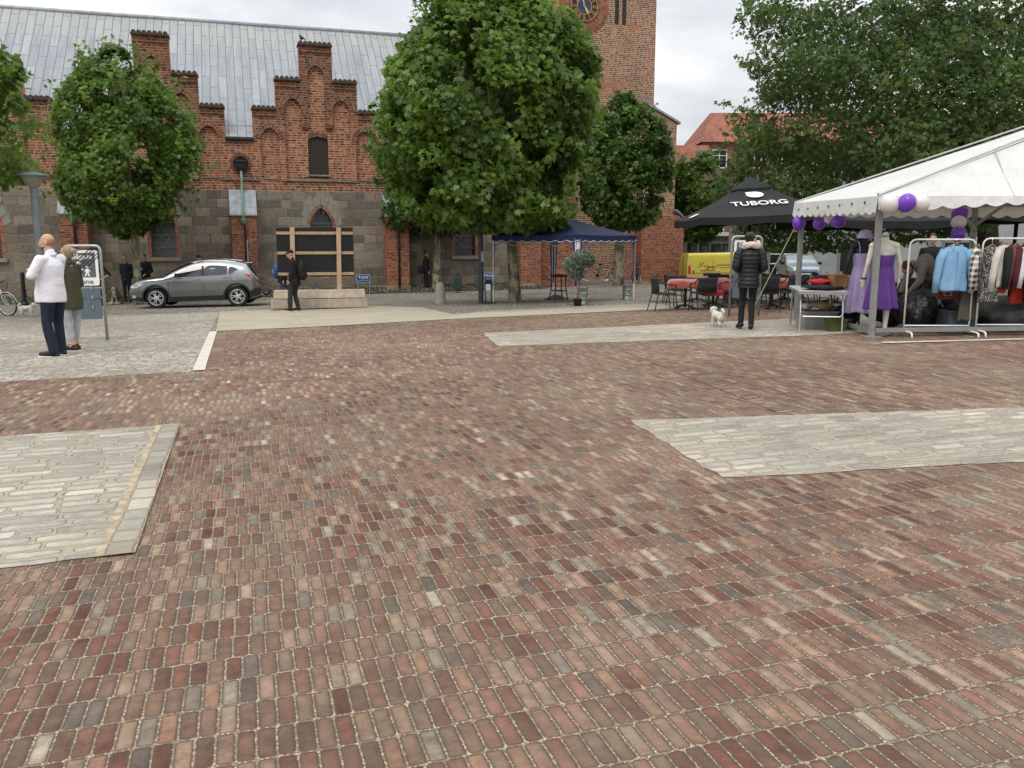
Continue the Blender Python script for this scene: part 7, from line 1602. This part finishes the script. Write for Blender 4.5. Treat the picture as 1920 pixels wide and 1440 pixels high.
garment('plaid_shirt', 'black and white checked shirt at the right end of the first rack', r1, H1, .52, R(58), plaid('check_plaid', (.03, .03, .03), (.62, .60, .57), .09, .45), .70, .38, .62, .4, 'collar', y=.0)
garment('brown_trousers', 'brown grey trousers hanging low at the right end of the first rack', r1, H1, .53, R(20), fabric('brown_grey_cloth', (.085, .075, .06)), .62, .3, 0, .3, 'none', cat='trousers', drop=.66, kind='trousers', y=.08)
garment('red_garment', 'dark red garment hanging behind the pale blue shirt', r1, H1, .22, R(8), fabric('dark_red_cloth', (.14, .02, .022)), .84, .36, 0, .42, y=.10)
garment('slip_dress', 'black and white speckled slip dress at the left of the second rack', r2, H2, -.47, R(8), speckle(), .86, .34, 0, .42, 'v', 'dress', kind='slip', drop=.13, y=-.16)
garment('cream_top', 'cream long sleeved top with a red side on the second rack', r2, H2, -.22, R(28), fabric('cream_knit', (.52, .49, .45)), .66, .36, .66, .40, y=-.08, sleevem=fabric('cream_knit_sleeve', (.52, .49, .45)))
garment('coral_top', 'coral red top beside the cream one', r2, H2, -.19, R(40), fabric('coral_cloth', (.48, .07, .065)), .76, .34, 0, .4, y=.05)
garment('black_cardigan', 'black cardigan in the middle of the second rack', r2, H2, -.10, R(55), F_BLACK, .66, .40, .6, .44)
garment('brown_cardigan', 'long sleeved brown cardigan on the second rack', r2, H2, .0, R(42), fabric('brown_knit', (.12, .055, .042)), .66, .40, .62, .44)
garment('maroon_cardigan', 'maroon cardigan right of the brown one', r2, H2, .09, R(46), fabric('maroon_knit', (.075, .015, .02)), .64, .40, .6, .44)
garment('white_blouse', 'white blouse near the right edge of the photo', r2, H2, .19, R(42), fabric('white_blouse_cloth', (.6, .59, .62)), .62, .40, .6, .42)
garment('black_dress', 'black dress at the right edge of the second rack', r2, H2, .32, R(40), F_BLACK, .95, .40, .6, .5, cat='dress')
garment('red_skirt', 'red skirt hanging low on the second rack', r2, H2, .16, R(20), fabric('scarlet_cloth', (.34, .03, .018)), .40, .3, 0, .4, 'none', 'skirt', drop=.62, kind='trousers', y=.06)
# jackdaw on the gable
bx, by = SW(2.75, 38.35); B = MB(); B.ell((0, 0, .14), (.06, .10, .075)); B.ell((0, .075, .235), (.045, .05, .045)); B.cap((0, .03, .17), (0, .07, .22), .05, .04); B.cap((0, .11, .235), (0, .16, .225), .014, .005); B.cap((0, -.08, .12), (0, -.2, .06), .04, .025); B.cap((-.02, 0, .08), (-.02, .02, 0), .009, .008); B.cap((.02, 0, .08), (.02, .02, 0), .009, .008)
o = remesh(B, 'bird', mat('black_feathers', (.015, .015, .018), .5), None, .008, 1); o.location = (bx, by, 9.78); o.rotation_euler.z = R(60); tag(o, 'small black bird perched on the top step of a gable', 'bird')
